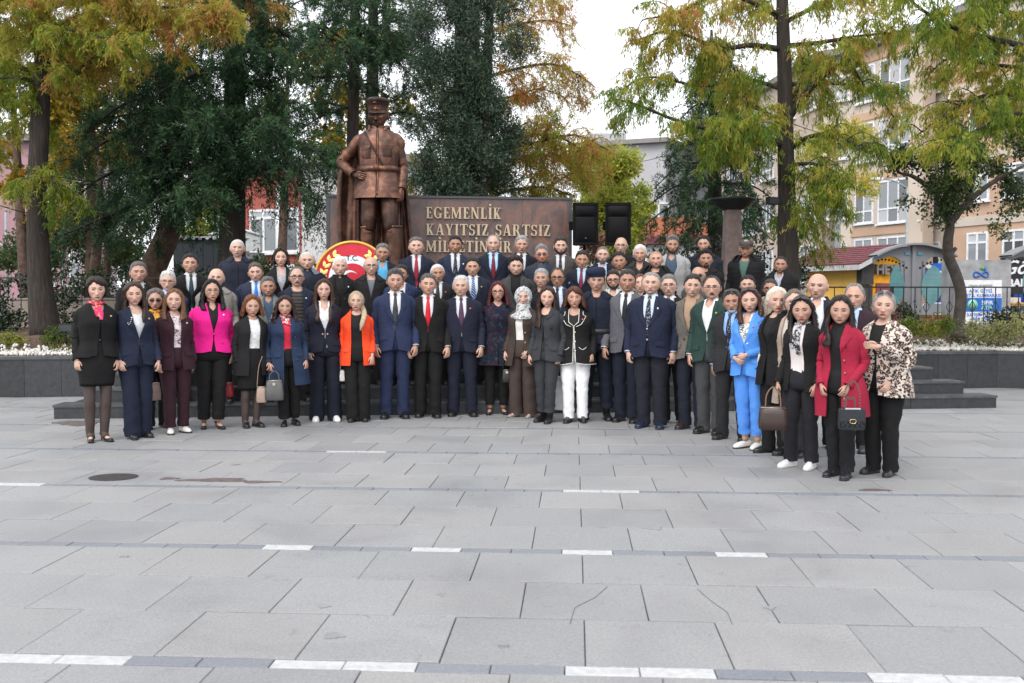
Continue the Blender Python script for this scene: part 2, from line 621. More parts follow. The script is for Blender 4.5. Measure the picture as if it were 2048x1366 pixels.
# hairline cracks across single slabs
for pts in ([(1140, 1247), (1150, 1215), (1190, 1195), (1215, 1173)], [(1465, 1250), (1455, 1225), (1420, 1200), (1395, 1178)]):
 MB().tube(np.array([onplane(x, y, 0.0005) for x, y in pts]), 0.0012, 4).build("crack", joint_mat, plaza)
# ================================================================== MONUMENT STEPS, PLATFORM, PLANTERS
m_black, t_, b_ = nodes_of("black_granite")
geo_ = t_.nodes.new("ShaderNodeNewGeometry")
n_ = noise(t_, geo_.outputs["Position"], 14, 6.0, 0.65, 0.5)
n2_ = noise(t_, geo_.outputs["Position"], 320, 2.0)
oi_ = t_.nodes.new("ShaderNodeObjectInfo")
c_ = ramp(t_, n_, [(0.3, (0.016, 0.018, 0.020)), (0.62, (0.030, 0.033, 0.037)), (0.8, (0.05, 0.053, 0.056))])
c_ = mixc(t_, 1.0, c_, ramp(t_, n2_, [(0.35, (0.7, 0.7, 0.7)), (0.7, (1.5, 1.5, 1.5))]), 'MULTIPLY')
c_ = mixc(t_, 1.0, c_, ramp(t_, oi_.outputs["Random"], [(0, (0.8, 0.8, 0.8)), (1, (1.25, 1.25, 1.25))]), 'MULTIPLY')
t_.links.new(c_, b_.inputs["Base Color"])
t_.links.new(ramp(t_, n_, [(0.3, (0.28,) * 3), (0.7, (0.5,) * 3)]), b_.inputs["Roughness"])
m_tread, t_, b_ = nodes_of("worn_black_tread")
geo_ = t_.nodes.new("ShaderNodeNewGeometry")
n_ = noise(t_, geo_.outputs["Position"], 7, 6.0, 0.65, 0.5)
t_.links.new(ramp(t_, n_, [(0.3, (0.035, 0.038, 0.042)), (0.7, (0.085, 0.09, 0.095))]), b_.inputs["Base Color"])
b_.inputs["Roughness"].default_value = 0.42
def mbox(mb, u0, u1, v0, v1, z0, z1, mi=0):
 p = [M(u0, v0, z0), M(u1, v0, z0), M(u1, v1, z0), M(u0, v1, z0), M(u0, v0, z1), M(u1, v0, z1), M(u1, v1, z1), M(u0, v1, z1)]
 return mb.hexa(p, mi)
steps = MB()
LEV = [(0.0, 0.175, -6.30, 6.30), (0.35, 0.35, -6.02, 6.02), (0.70, 0.525, -5.75, 5.74), (1.05, 0.66, -5.45, 5.45)]
prev = -0.08
for i, (v0, z1, u0, u1) in enumerate(LEV):
 mbox(steps, u0 + 0.02, u1 - 0.02, v0 + 0.02, 3.2 if i < 3 else 7.5, -0.08, z1 - 0.032)
steps = tag(steps.build("granite_steps", m_black, smooth=False), "flight of black granite steps that the people stand on below the statue", "steps")
for i, (v0, z1, u0, u1) in enumerate(LEV):
 nseg = 10
 e = np.linspace(u0, u1, nseg + 1)
 zb = 0.0 if i == 0 else LEV[i - 1][1]
 for j in range(nseg):
  mb = MB()
  mbox(mb, e[j] + 0.002, e[j + 1] - 0.002, v0 - 0.015, (v0 + 0.42) if i < 3 else 3.1, z1 - 0.031, z1)
  mb.build("step_slab", m_tread, steps, smooth=False)
  mb = MB()
  mbox(mb, e[j] + (0.012 if j == 0 else 0.003), e[j + 1] - (0.012 if j == nseg - 1 else 0.003), v0, v0 + 0.018, zb + 0.001, z1 - 0.032)
  mb.build("riser_slab", m_black, steps, smooth=False)
PL_Z = 0.63
def planter(name, pts, label, back):
 """pts: front edge in monument axes (u, v), left to right"""
 root_mb = MB()
 for (a, b) in zip(pts[:-1], pts[1:]):
  A, B = M(*a), M(*b)
  n = np.array([-(B - A)[1], (B - A)[0], 0]) / np.linalg.norm(B - A)
  A2, B2 = A + n * 0.25 + [0, 0, 0], B + n * 0.25
  A1, B1 = A + n * 0.022, B + n * 0.022
  root_mb.hexa([A1 + [0, 0, -0.08], B1 + [0, 0, -0.08], B2 + [0, 0, -0.08], A2 + [0, 0, -0.08], A1 + [0, 0, PL_Z - 0.045], B1 + [0, 0, PL_Z - 0.045],
      B2 + [0, 0, PL_Z - 0.045], A2 + [0, 0, PL_Z - 0.045]])
 root = tag(root_mb.build(name, m_black, smooth=False), label, "planter wall")
 for (a, b) in zip(pts[:-1], pts[1:]):
  A, B = M(*a), M(*b)
  L = np.linalg.norm(B - A)
  d = (B - A) / L
  n = np.array([-d[1], d[0], 0])
  k = max(1, int(round(L / 0.56)))
  for j in range(k):
   p0 = A + d * (L * j / k + 0.002)
   p1 = A + d * (L * (j + 1) / k - 0.002)
   mb = MB()
   q = [p0, p1, p1 + n * 0.021, p0 + n * 0.021]
   mb.hexa([x + np.array([0, 0, 0.004]) for x in q] + [x + np.array([0, 0, PL_Z - 0.046]) for x in q])
   mb.build("wall_panel", m_black, root, smooth=False)
  k = max(1, int(round(L / 1.12)))
  for j in range(k):
   p0 = A + d * (L * j / k + 0.0015) - n * 0.02
   p1 = A + d * (L * (j + 1) / k - 0.0015) - n * 0.02
   mb = MB()
   q = [p0, p1, p1 + n * 0.30, p0 + n * 0.30]
   mb.hexa([x + np.array([0, 0, PL_Z - 0.045]) for x in q] + [x + np.array([0, 0, PL_Z]) for x in q])
   mb.build("cap_slab", m_tread, root, smooth=False)
 return root
planter("granite_planter_wall", [(-11.6, 2.2), (-9.4, 3.02), (-5.0, 3.02)], "black granite planter wall left of the steps, filled with soil and white pebbles", 7)
planter("granite_planter_wall", [(5.0, 3.02), (8.17, 3.02), (9.6, 2.35), (11.6, 0.9)], "black granite planter wall right of the steps, bending towards the viewer", 7)
# soil behind the planter walls, rising to the fence
def soil_z(v, u):
 t = np.clip((v - 3.2) / 4.0, 0, 1)
 return 0.60 + 0.33 * t
for (u0, u1, nm) in ((-15, -5.1, "left"), (5.1, 15, "right")):
 us, vs_ = np.linspace(u0, u1, 60), np.linspace(3.14, 9.5, 40)
 P = []
 for v in vs_:
  row = []
  for u in us:
   vv = v - max(0, abs(u) - 8.3) * (0.55 if v < 5 else 0.0)
   p = M(u, vv)
   z = soil_z(v, u) + 0.03 * math.sin(u * 3.1 + v * 2) * math.sin(v * 4.3 + u) + rng.normal(0, 0.008)
   row.append([p[0], p[1], z])
  P.append(row)
 mb = MB()
 mb.grid(np.array(P))
 tag(mb.build("planting_bed", soil_mat), kind="structure")
mb = MB()
mbox(mb, -5.1, 5.1, 3.1, 9.5, -0.05, 0.62)
tag(mb.build("monument_terrace", m_tread, smooth=False), kind="structure")
# ================================================================== MONUMENT WALL WITH RAISED LETTERS
m_rust, t_, b_ = nodes_of("red_brown_granite")
geo_ = t_.nodes.new("ShaderNodeNewGeometry")
mp_ = N(t_, "ShaderNodeMapping")
mp_.inputs["Scale"].default_value = (1.0, 1.0, 0.55)
mp_.inputs["Rotation"].default_value = (0, 0.6, 0)
t_.links.new(geo_.outputs["Position"], mp_.inputs[0])
n_ = noise(t_, mp_.outputs[0], 2.6, 7.0, 0.7, 1.4)
c_ = ramp(t_, n_, [(0.30, (0.055, 0.045, 0.045)), (0.47, (0.115, 0.075, 0.068)), (0.60, (0.19, 0.095, 0.070)), (0.72, (0.26, 0.11, 0.072))])
n2_ = noise(t_, geo_.outputs["Position"], 130, 2.0)
c_ = mixc(t_, 1.0, c_, ramp(t_, n2_, [(0.35, (0.7, 0.7, 0.7)), (0.7, (1.3, 1.3, 1.3))]), 'MULTIPLY')
t_.links.new(c_, b_.inputs["Base Color"])
b_.inputs["Roughness"].default_value = 0.33
WL = at(655, 388, 16.35)
WR = at(1141, 396, 16.85)
WL[2] = WR[2] = 3.22
wd = (WR - WL) / np.linalg.norm(WR - WL)
wn = np.array([wd[1], -wd[0], 0])        # towards the viewer
WLEN = float(np.linalg.norm(WR - WL))
def wallp(s, z, out=0.0):
 p = WL + wd * s + wn * out
 return np.array([p[0], p[1], z])
mb = MB()
mb.hexa([wallp(0.025, 0.6, -0.025), wallp(WLEN - 0.025, 0.6, -0.025), wallp(WLEN - 0.025, 0.6, -0.45), wallp(0.025, 0.6, -0.45),
   wallp(0.025, 3.19, -0.025), wallp(WLEN - 0.025, 3.19, -0.025), wallp(WLEN - 0.025, 3.19, -0.45), wallp(0.025, 3.19, -0.45)])
mwall = tag(mb.build("monument_wall", m_rust, smooth=False), "red brown granite wall with raised cream lettering behind the statue", "monument wall")
ed = [0, 0.62, 1.62, 2.42, 3.22, WLEN]
for j in range(5):
 for (za, zb) in ((0.62, 1.9), (1.903, 3.185)):
  mb = MB()
  a, b = ed[j] + (0.0 if j == 0 else 0.0015), ed[j + 1] - 0.0015
  q = [(a, 0.0), (b, 0.0), (b, -0.022), (a, -0.022)]
  mb.hexa([wallp(s, za, o) for s, o in q] + [wallp(s, zb, o) for s, o in q])
  mb.build("stone_panel", m_rust, mwall, smooth=False)
dk = plain("dark_grey_metal", (0.05, 0.055, 0.065), 0.45)
mb = MB()
q = [(-0.03, 0.03), (WLEN + 0.03, 0.03), (WLEN + 0.03, -0.48), (-0.03, -0.48)]
mb.hexa([wallp(s, 3.19, o) for s, o in q] + [wallp(s, 3.225, o) for s, o in q])
mb.build("top_cap", dk, mwall, smooth=False)
for s in (0.0, WLEN):
 mb = MB()
 q = [(s - 0.025, 0.012), (s + 0.025, 0.012), (s + 0.025, -0.024), (s - 0.025, -0.024)]
 mb.hexa([wallp(a, 0.62, o) for a, o in q] + [wallp(a, 3.19, o) for a, o in q])
 mb.build("edge_trim", dk, mwall, smooth=False)
# serif capitals built as stems, bars and arcs on a unit-high grid
STW, BAR, SER = 0.20, 0.075, 0.085
def glyph(ch):
 """returns (width, [polygons]) in units of the cap height"""
 P = []
 def rect(x0, y0, x1, y1):
  P.append([(x0, y0), (x1, y0), (x1, y1), (x0, y1)])
 def stem(x, y0=0.0, y1=1.0, serif=True, w=STW):
  rect(x, y0, x + w, y1)
  if serif:
   for y in (y0, y1 - 0.055):
    rect(x - SER, y, x + w + SER, y + 0.055)
 def diag(x0, y0, x1, y1, w):
  P.append([(x0, y0), (x0 + w, y0), (x1 + w, y1), (x1, y1)])
 def arc(cx, cy, rx, ry, a0, a1, w0, w1, n=14):
  a = np.radians(np.linspace(a0, a1, n))
  for i in range(n - 1):
   q = []
   for (ang, f) in ((a[i], 0), (a[i + 1], 0), (a[i + 1], 1), (a[i], 1)):
    k = (math.cos(ang)) ** 2
    wv = w0 * (1 - k) + w1 * k
    q.append((cx + (rx - f * wv) * math.cos(ang), cy + (ry - f * wv) * math.sin(ang)))
   P.append(q)
 W = 0.6
 if ch in 'EL':
  stem(0.09)
  rect(0.1, 0, 0.62, BAR)
  rect(0.56, 0, 0.63, 0.27)
  if ch == 'E':
   rect(0.1, 1 - BAR, 0.60, 1)
   rect(0.54, 0.76, 0.60, 1)
   rect(0.1, 0.48, 0.46, 0.55)
   rect(0.42, 0.40, 0.48, 0.63)
  W = 0.66
 elif ch in 'Iİ':
  stem(0.09)
  W = 0.38
  if ch == 'İ':
   P.append([(0.19 + 0.105 * math.cos(a), 1.22 + 0.105 * math.sin(a)) for a in np.linspace(0, 2 * PI, 14, endpoint=False)])
 elif ch == 'M':
  stem(0.08, w=0.09)
  stem(0.78, w=STW)
  diag(0.42, 0.06, 0.07, 1, 0.19)
  diag(0.42, 0.06, 0.80, 1, 0.09)
  W = 1.08
 elif ch == 'N':
  stem(0.08, w=0.09)
  stem(0.66, w=0.09)
  diag(0.56, 0, 0.06, 1, 0.20)
  W = 0.86
 elif ch == 'K':
  stem(0.09)
  diag(0.22, 0.42, 0.60, 1, 0.09)
  diag(0.50, 0, 0.25, 0.52, 0.20)
  rect(0.45, 0.945, 0.80, 1)
  rect(0.42, 0, 0.80, 0.055)
  W = 0.82
 elif ch == 'A':
  diag(0.05, 0, 0.33, 1, 0.08)
  diag(0.54, 0, 0.32, 1, 0.20)
  rect(0.2, 0.28, 0.6, 0.35)
  rect(-0.03, 0, 0.22, 0.055)
  rect(0.44, 0, 0.82, 0.055)
  W = 0.80
 elif ch == 'Y':
  stem(0.28, 0, 0.48, False)
  rect(0.19, 0, 0.57, 0.055)
  diag(0.29, 0.42, 0.05, 1, 0.19)
  diag(0.38, 0.42, 0.62, 1, 0.08)
  rect(-0.03, 0.945, 0.33, 1)
  rect(0.52, 0.945, 0.80, 1)
  W = 0.78
 elif ch == 'T':
  stem(0.27, 0, 1, False)
  rect(0.18, 0, 0.56, 0.055)
  rect(0.02, 1 - BAR, 0.72, 1)
  rect(0.0, 0.76, 0.06, 1)
  rect(0.68, 0.76, 0.74, 1)
  W = 0.74
 elif ch == 'Z':
  rect(0.02, 0, 0.62, BAR)
  rect(0.04, 1 - BAR, 0.62, 1)
  diag(0.02, 0.05, 0.40, 0.95, 0.21)
  rect(0.56, 0, 0.63, 0.27)
  rect(0.03, 0.76, 0.09, 1)
  W = 0.66
 elif ch in 'SŞ':
  arc(0.29, 0.735, 0.27, 0.265, 20, 265, 0.075, 0.16)
  arc(0.29, 0.265, 0.29, 0.28, 100, -160, 0.075, 0.16)
  rect(0.50, 0.72, 0.56, 1.0)
  rect(0.0, 0.0, 0.06, 0.28)
  W = 0.62
  if ch == 'Ş':
   rect(0.26, -0.10, 0.33, 0.02)
   arc(0.28, -0.16, 0.12, 0.09, 80, -140, 0.05, 0.06, 8)
 elif ch == 'G':
  arc(0.42, 0.5, 0.42, 0.51, 40, 320, 0.075, STW, 22)
  rect(0.56, 0.04, 0.74, 0.40)
  rect(0.46, 0.36, 0.82, 0.42)
  rect(0.70, 0.70, 0.76, 1.0)
  W = 0.84
 elif ch == 'R':
  stem(0.09)
  rect(0.2, 1 - BAR, 0.42, 1)
  rect(0.2, 0.46, 0.42, 0.53)
  arc(0.40, 0.73, 0.25, 0.27, -90, 90, 0.07, 0.19, 12)
  diag(0.56, 0, 0.34, 0.50, 0.20)
  rect(0.5, 0, 0.84, 0.055)
  W = 0.84
 elif ch == 'D':
  stem(0.09)
  rect(0.2, 1 - BAR, 0.42, 1)
  rect(0.2, 0.0, 0.42, BAR)
  arc(0.38, 0.5, 0.42, 0.5, -90, 90, 0.075, STW, 16)
  W = 0.84
 return W, P
letter_mat = plain("cream_letter", lin(186, 166, 140), 0.45, nscale=20, var=0.08)
def put_letters(text, px, py_base, cap_px, px_end):
 Yd = WL[1] + (px - 655) / 486 * (WR[1] - WL[1])
 a0 = at(px, py_base, Yd)
 cap = cap_px * Yd / FPX
 total = sum((0.42 if c == ' ' else glyph(c)[0]) + 0.13 for c in text) - 0.13
 end = at(px_end, py_base, Yd)
 sx = (end[0] - a0[0]) / total
 s = (a0[0] - WL[0]) / wd[0]
 for c in text:
  if c == ' ':
   s += (0.42 + 0.13) * sx
   continue
  wdt, polys = glyph(c)
  mb = MB()
  for j, q in enumerate(polys):
   ar = sum(q[i][0] * q[(i + 1) % len(q)][1] - q[(i + 1) % len(q)][0] * q[i][1] for i in range(len(q)))
   if ar < 0:
    q = q[::-1]
   n = len(q)
   o1 = 0.045 + 0.0003 * j
   fr = [wallp(s + x * sx, a0[2] + y * cap, o1) for x, y in q]
   bk = [wallp(s + x * sx, a0[2] + y * cap, 0.006 + 0.0001 * j) for x, y in q]
   mb.add(fr + bk, [tuple(range(n))] + [(i, i + n, (i + 1) % n + n, (i + 1) % n) for i in range(n)])
  mb.build("letter", letter_mat, mwall, smooth=False)
  s += (wdt + 0.13) * sx
put_letters("EGEMENLİK", 852, 437, 22.5, 1003)
put_letters("KAYITSIZ ŞARTSIZ", 852, 470.5, 22.5, 1103)
put_letters("MİLLETİNDİR", 852, 504, 22.5, 1024)
# ================================================================== PEOPLE: one parametric figure, dressed piece by piece
PROF = {
 'm': np.array([
  #  z     a     front  back
  [0.40, 0.175, 0.115, 0.130], [0.70, 0.182, 0.118, 0.135], [0.82, 0.188, 0.120, 0.138], [0.93, 0.185, 0.120, 0.130], [1.07, 0.172, 0.118, 0.105],
  [1.20, 0.180, 0.126, 0.110], [1.32, 0.190, 0.126, 0.122], [1.385, 0.188, 0.112, 0.115], [1.42, 0.172, 0.096, 0.105], [1.447, 0.142, 0.082, 0.092],
  [1.468, 0.106, 0.072, 0.080], [1.485, 0.080, 0.066, 0.071], [1.505, 0.066, 0.062, 0.064], [1.56, 0.060, 0.058, 0.060]]),
 'f': np.array([
  [0.40, 0.170, 0.115, 0.130], [0.70, 0.186, 0.120, 0.140], [0.82, 0.196, 0.122, 0.145], [0.93, 0.190, 0.118, 0.130], [1.08, 0.152, 0.108, 0.095],
  [1.18, 0.158, 0.124, 0.100], [1.275, 0.170, 0.146, 0.108], [1.35, 0.168, 0.122, 0.106], [1.41, 0.152, 0.092, 0.098], [1.44, 0.122, 0.076, 0.086],
  [1.462, 0.092, 0.064, 0.074], [1.48, 0.070, 0.056, 0.064], [1.505, 0.056, 0.052, 0.056], [1.56, 0.052, 0.050, 0.053]])}
NSE = 2.35
BODY_ARMS = {}
class Torso:
 def __init__(s, sex, girth=1.0, belly=0.0):
  s.p = PROF[sex]
  s.g, s.b = girth, belly
 def abc(s, z):
  z = np.asarray(z, float)
  a, f, b = (np.interp(z, s.p[:, 0], s.p[:, k]) for k in (1, 2, 3))
  k = np.clip((1.47 - z) / 0.08, 0, 1)
  g = 1 + (s.g - 1) * k
  sh = np.clip((z - 1.30) / 0.1, 0, 1)
  ga = 1 + (s.g - 1) * k * (1 - 0.55 * sh)
  f = f * g + s.b * np.exp(-((z - 1.08) / 0.16) ** 2)
  return a * ga, f, b * g
 def pt(s, z, th, off=0.0):
  a, f, b = s.abc(z)
  a, f, b = a + off, f + off, b + off
  sn, cs = np.sin(th), np.cos(th)
  x = a * np.sign(sn) * np.abs(sn) ** (2 / NSE)
  y = -np.where(cs > 0, f, b) * np.sign(cs) * np.abs(cs) ** (2 / NSE)
  return np.stack(np.broadcast_arrays(x, y, z), -1)
 def th_of_x(s, z, x, off=0.0):
  a = s.abc(z)[0] + off
  return np.arcsin(np.clip(np.abs(x) / a, 0, 0.97) ** (NSE / 2)) * np.sign(x)
# ---------------------------------------------------------------- head
def head_lonlat(nlat, nlon):
 t = np.linspace(-1, 1, nlat)
 lat = np.radians(90 * (0.55 * t + 0.45 * np.sign(t + 0.12) * np.abs(t + 0.12) ** 1.6 / (1.12 ** 1.6)))
 lat = np.clip(np.sort(lat), -R(88), R(90))
 lat[-1] = R(89.5)
 u = np.linspace(-PI, PI, nlon, endpoint=False)
 lon = u - 0.55 * np.sin(u)
 return lat, lon
class Head:
 def __init__(s, sex, seed, wide=1.0, jaw=1.0, old=0.0):
  r = np.random.default_rng(seed)
  s.W = (0.0815 if sex == 'm' else 0.0765) * wide
  s.D = 0.094 if sex == 'm' else 0.090
  s.Z = 0.1055 if sex == 'm' else 0.103
  s.j = (0.19 if sex == 'm' else 0.31) / jaw + r.uniform(-0.03, 0.03)
  s.nose = r.uniform(0.022, 0.031) * (1.08 if sex == 'm' else 0.9)
  s.nw = r.uniform(0.0085, 0.0105)
  s.brow = 0.007 if sex == 'm' else 0.003
  s.sex = sex
 def surf(s, lat, lon):
  z = s.Z * np.sin(lat)
  t = np.clip(-z / s.Z, 0, 1)
  cw = np.sign(np.cos(lat)) * np.abs(np.cos(lat)) ** 0.88
  x = s.W * cw * np.sin(lon) * (1 - s.j * t ** 1.6)
  cl = np.cos(lon)
  cy = np.clip(np.cos(lat), 1e-4, 1)
  cy = np.where(z < 0, cy ** 0.50, cy ** 0.72)
  y = -s.D * np.where(cl > 0, cy, cw) * cl
  y = np.where(cl < 0, y * (1 - 0.55 * t ** 1.2), y * (1 - 0.04 * t))
  fr = np.clip(cl * 1.6, 0, 1)
  G = lambda v, c, w_: np.exp(-((v - c) / w_) ** 2)
  ax = np.abs(x)
  zz = z / s.Z * 0.112
  d = 0
  nz = np.clip((0.012 - zz) / 0.055, 0, 1) * (zz > -0.058) * np.clip((zz + 0.060) / 0.008, 0, 1)
  d = d + s.nose * nz * np.exp(-(x / (s.nw * (0.65 + 0.55 * nz))) ** 2)
  d = d + 0.013 * G(zz, -0.046, 0.007) * np.exp(-((ax - 0.0125) / 0.006) ** 2)
  d = d - 0.004 * G(zz, -0.045, 0.012) * np.exp(-((ax - 0.026) / 0.006) ** 2)
  d = d - 0.012 * G(ax, 0.031, 0.015) * G(zz, 0.001, 0.011)
  d = d - 0.005 * G(ax, 0.015, 0.006) * G(zz, 0.004, 0.010)
  d = d + s.brow * G(zz, 0.022, 0.008) * G(ax, 0.026, 0.026)
  d = d + 0.006 * G(ax, 0.045, 0.016) * G(zz, -0.024, 0.016)
  d = d - 0.004 * G(ax, 0.045, 0.014) * G(zz, -0.060, 0.016)
  d = d + 0.0075 * G(ax, 0, 0.024) * G(zz, -0.070, 0.012)
  d = d - 0.005 * G(ax, 0, 0.020) * G(zz, -0.086, 0.006)
  d = d + 0.016 * G(ax, 0, 0.030) * G(zz, -0.103, 0.017) + 0.005 * G(ax, 0.03, 0.02) * G(zz, -0.085, 0.02)
  d = d - 0.003 * G(ax, 0, 0.03) * G(zz, 0.05, 0.02) * 0
  return np.stack([x, y - d * fr, z], -1)
 def on_face(s, x, z, off=0.0):
  lat = np.arcsin(np.clip(np.asarray(z) / s.Z, -0.99, 0.99))
  t = np.clip(-np.asarray(z) / s.Z, 0, 1)
  w_ = s.W * np.abs(np.cos(lat)) ** 0.88 * (1 - s.j * t ** 1.6)
  lon = np.arcsin(np.clip(np.asarray(x) / w_, -0.98, 0.98))
  p = s.surf(lat, lon)
  p[..., 1] -= off
  return p
def smooth(x):
 x = np.clip(x, 0, 1)
 return x * x * (3 - 2 * x)
def arm_path(kind, sx, sex, g, r):
 """shoulder, elbow, wrist; sx is the side (+1 image right when facing us)"""
 sw = (0.178 if sex == 'm' else 0.155) * (1 + (g - 1) * 0.5)
 sh = np.array([sx * sw, 0.012, 1.385 if sex == 'm' else 1.372])
 out = max(0, g - 1) * 0.12
 if kind == 'side':
  el = np.array([sx * (sw + 0.050 + out + r.uniform(-0.01, 0.015)), 0.035 + r.uniform(-0.02, 0.02), 1.105])
  wr = np.array([sx * (sw + 0.052 + out * 0.8 + r.uniform(-0.015, 0.015)), -0.055 + r.uniform(-0.09, 0.04), 0.865 + r.uniform(-0.005, 0.02)])
 elif kind == 'front':
  el = np.array([sx * (sw + 0.07 + out), 0.03, 1.11])
  wr = np.array([sx * (sw - 0.02), -0.16, 0.90])
 elif kind == 'clasp':
  el = np.array([sx * (sw + 0.075), 0.02, 1.12])
  wr = np.array([sx * 0.065, -0.215 - max(0, g - 1) * 0.2, 1.02 + 0.02 * sx])
 elif kind == 'reach':       # a hand laid on the neighbour's arm
  el = np.array([sx * (sw + 0.06), -0.06, 1.12])
  wr = np.array([sx * (sw + 0.04), -0.24, 1.20])
 elif kind == 'hip':
  el = np.array([sx * 0.405, 0.055, 1.165])
  wr = np.array([sx * 0.235, -0.105, 1.015])
 return sh, el, wr
def hand_mesh(mb, wr, d, sx, size=1.0, thumb=None, curl=0.5, col=None):
 d = d / np.linalg.norm(d)
 if thumb is None:
  thumb = np.array([-sx * 0.62, -0.78, 0.05])
 t = thumb - d * thumb.dot(d)
 t /= np.linalg.norm(t)
 n = np.cross(d, t) * sx           # out of the palm's inside
 if n[0] * sx > 0:
  n = -n
 L = 0.088 * size
 P = []
 for f, w_, th in ((-0.35, 0.027, 0.021), (0, 0.026, 0.019), (0.35, 0.036, 0.018), (0.7, 0.041, 0.016), (1.0, 0.039, 0.013), (1.06, 0.030, 0.008)):
  a = np.linspace(0, 2 * PI, 10, endpoint=False)
  P.append(wr + d * L * f + n * 0.006 * f + np.outer(np.cos(a) * w_ * size, t) + np.outer(np.sin(a) * th * size, n))
 mb.grid(np.array(P), True, cap0=True, cap1=True, col=col)
 for i, (off, ln) in enumerate(((0.030, 0.072), (0.010, 0.080), (-0.010, 0.074), (-0.029, 0.058))):
  base = wr + d * L * 0.93 + t * off * size + n * 0.004
  pts = [base - d * 0.015, base]
  ang = 0.25 + 0.12 * i * curl
  dirv = d
  for k, fr in enumerate((0.42, 0.32, 0.26)):
   dirv = d * math.cos(ang) + n * math.sin(ang) + t * off * 1.2 * (1 - curl * 0.5)
   pts.append(pts[-1] + dirv / np.linalg.norm(dirv) * ln * fr * size)
   ang += 0.55 * curl + 0.15
  mb.tube(pts, np.array([0.0088, 0.0090, 0.0084, 0.0075, 0.0052]) * size, 7, col=col)
 base = wr + d * L * 0.22 + t * 0.022 * size + n * 0.004
 pts = [base, base + (d * 0.6 + t * 0.55 + n * 0.25) * 0.032 * size, base + (d * 0.75 + t * 0.42 + n * 0.35) * 0.062 * size,
   base + (d * 0.85 + t * 0.30 + n * 0.42) * 0.086 * size]
 mb.tube(pts, np.array([0.0125, 0.0115, 0.0095, 0.0062]) * size, 7, col=col)
def sleeve(mb, path, r0, r1, seed, n=12, cuff=True, length=1.0, puff=0.0, top=1.0):
 sh, el, wr = path
 sx = np.sign(sh[0])
 inn = np.array([-sx * 0.075, 0.0, 0.035])
 a = sh + inn
 b = sh + np.array([-sx * 0.025, 0, 0.018])
 up = el - sh
 wr2 = el + (wr - el) * length
 pts = [a, b, sh + up * 0.10 + np.array([sx * 0.018, 0, 0]), sh + up * 0.35, sh + up * 0.62, el - up * 0.08 , el + (wr2 - el) * 0.12, el + (wr2 - el) * 0.40, el + (wr2 - el) * 0.72, wr2]
 rad = np.array([0.55 * r0, 0.84 * r0, 1.0 * r0 * top, 0.98 * r0, 0.90 * r0, 0.82 * r0, 0.80 * r0, 0.5 * (0.8 * r0 + r1) * 1.02, r1 * 1.06, r1])
 P = smoothpath(pts, 3)
 rr = np.interp(np.linspace(0, 1, len(P)), np.linspace(0, 1, len(rad)), rad)
 rings = tube_rings(P, rr, rr * 0.96, n, side=(0, 1, 0))
 s_ = np.linspace(0, 1, len(P))
 q = np.exp(-((s_ - 0.58) / 0.10) ** 2) + 0.7 * np.exp(-((s_ - 0.93) / 0.08) ** 2) + 0.35
 rg = np.random.default_rng(seed)
 ph = rg.uniform(0, 6.28, 4)
 ang = np.linspace(0, 2 * PI, n, endpoint=False)
 for i in range(len(P)):
  k = 0.0062 * q[i] * (np.sin(s_[i] * 46 + ph[0] + 1.6 * np.sin(ang + ph[1])) + 0.6 * np.sin(s_[i] * 71 + ph[2] + 2 * np.sin(ang + ph[3])))
  if puff:
   k = k + puff * abs(math.sin(s_[i] * 26))
  c = P[i]
  v = rings[i] - c
  rings[i] = c + v * (1 + k / rr[i])[:, None]
 mb.grid(rings, True)
 if cuff:
  c = rings[-1].mean(0)
  mb.grid(np.array([rings[-1], c + (rings[-1] - c) * 0.72, c + (rings[-1] - c) * 0.70 + (sh - wr) * 0.06]), True)
def torso_grid(T, z0, z1, off, phi, zt_fn=None, zb_fn=None, nz=22, nth=34, seed=0, wr=0.0045, quilt=0.0, flare=0.0, sheer=None):
 """cloth around the trunk, open over +-phi(z) in front"""
 t = np.linspace(0, 1, nz) ** 0.85
 th0 = np.linspace(0, 1, nth)
 rows = []
 for ti in t:
  u = np.linspace(0, 2 * PI, nth)
  zt = z1 if zt_fn is None else z1 - zt_fn(u)
  zb = z0 if zb_fn is None else z0 + zb_fn(u)
  z = zb + (zt - zb) * ti
  zm = z.mean()
  ph = phi(zm) if callable(phi) else phi
  th = ph + (2 * PI - 2 * ph) * th0
  o = off + flare * np.clip((1.05 - z) / 0.3, 0, 1.6)
  if quilt:
   o = o + quilt * np.abs(np.sin((z - 0.7) * PI / 0.075)) ** 0.6
  rows.append(T.pt(z, th, o))
 P = np.array(rows)
 n_ = wob(P, wr, 17, seed) + wob(P * np.array([1, 1, 0.45]), wr * 0.8, 34, seed + 1)
 c = P * np.array([0, 0, 1])
 v = P - c
 k = np.clip((1.47 - P[..., 2]) / 0.06, 0.2, 1)
 P = c + v * (1 + (n_ * k) / (np.linalg.norm(v, axis=-1) + 1e-6))[..., None]
 return P
def edge_fold(mb, P, d=0.012):
 """turn the two front edges of an open garment inwards so that the cloth has thickness"""
 for col_, nx in ((0, 1), (-1, -2)):
  e = P[:, col_]
  inn = e * np.array([0.97, 1, 1]) + np.array([0, d, 0])
  g2 = np.stack([e, inn], 1)
  mb.grid(g2 if col_ == -1 else g2[:, ::-1])
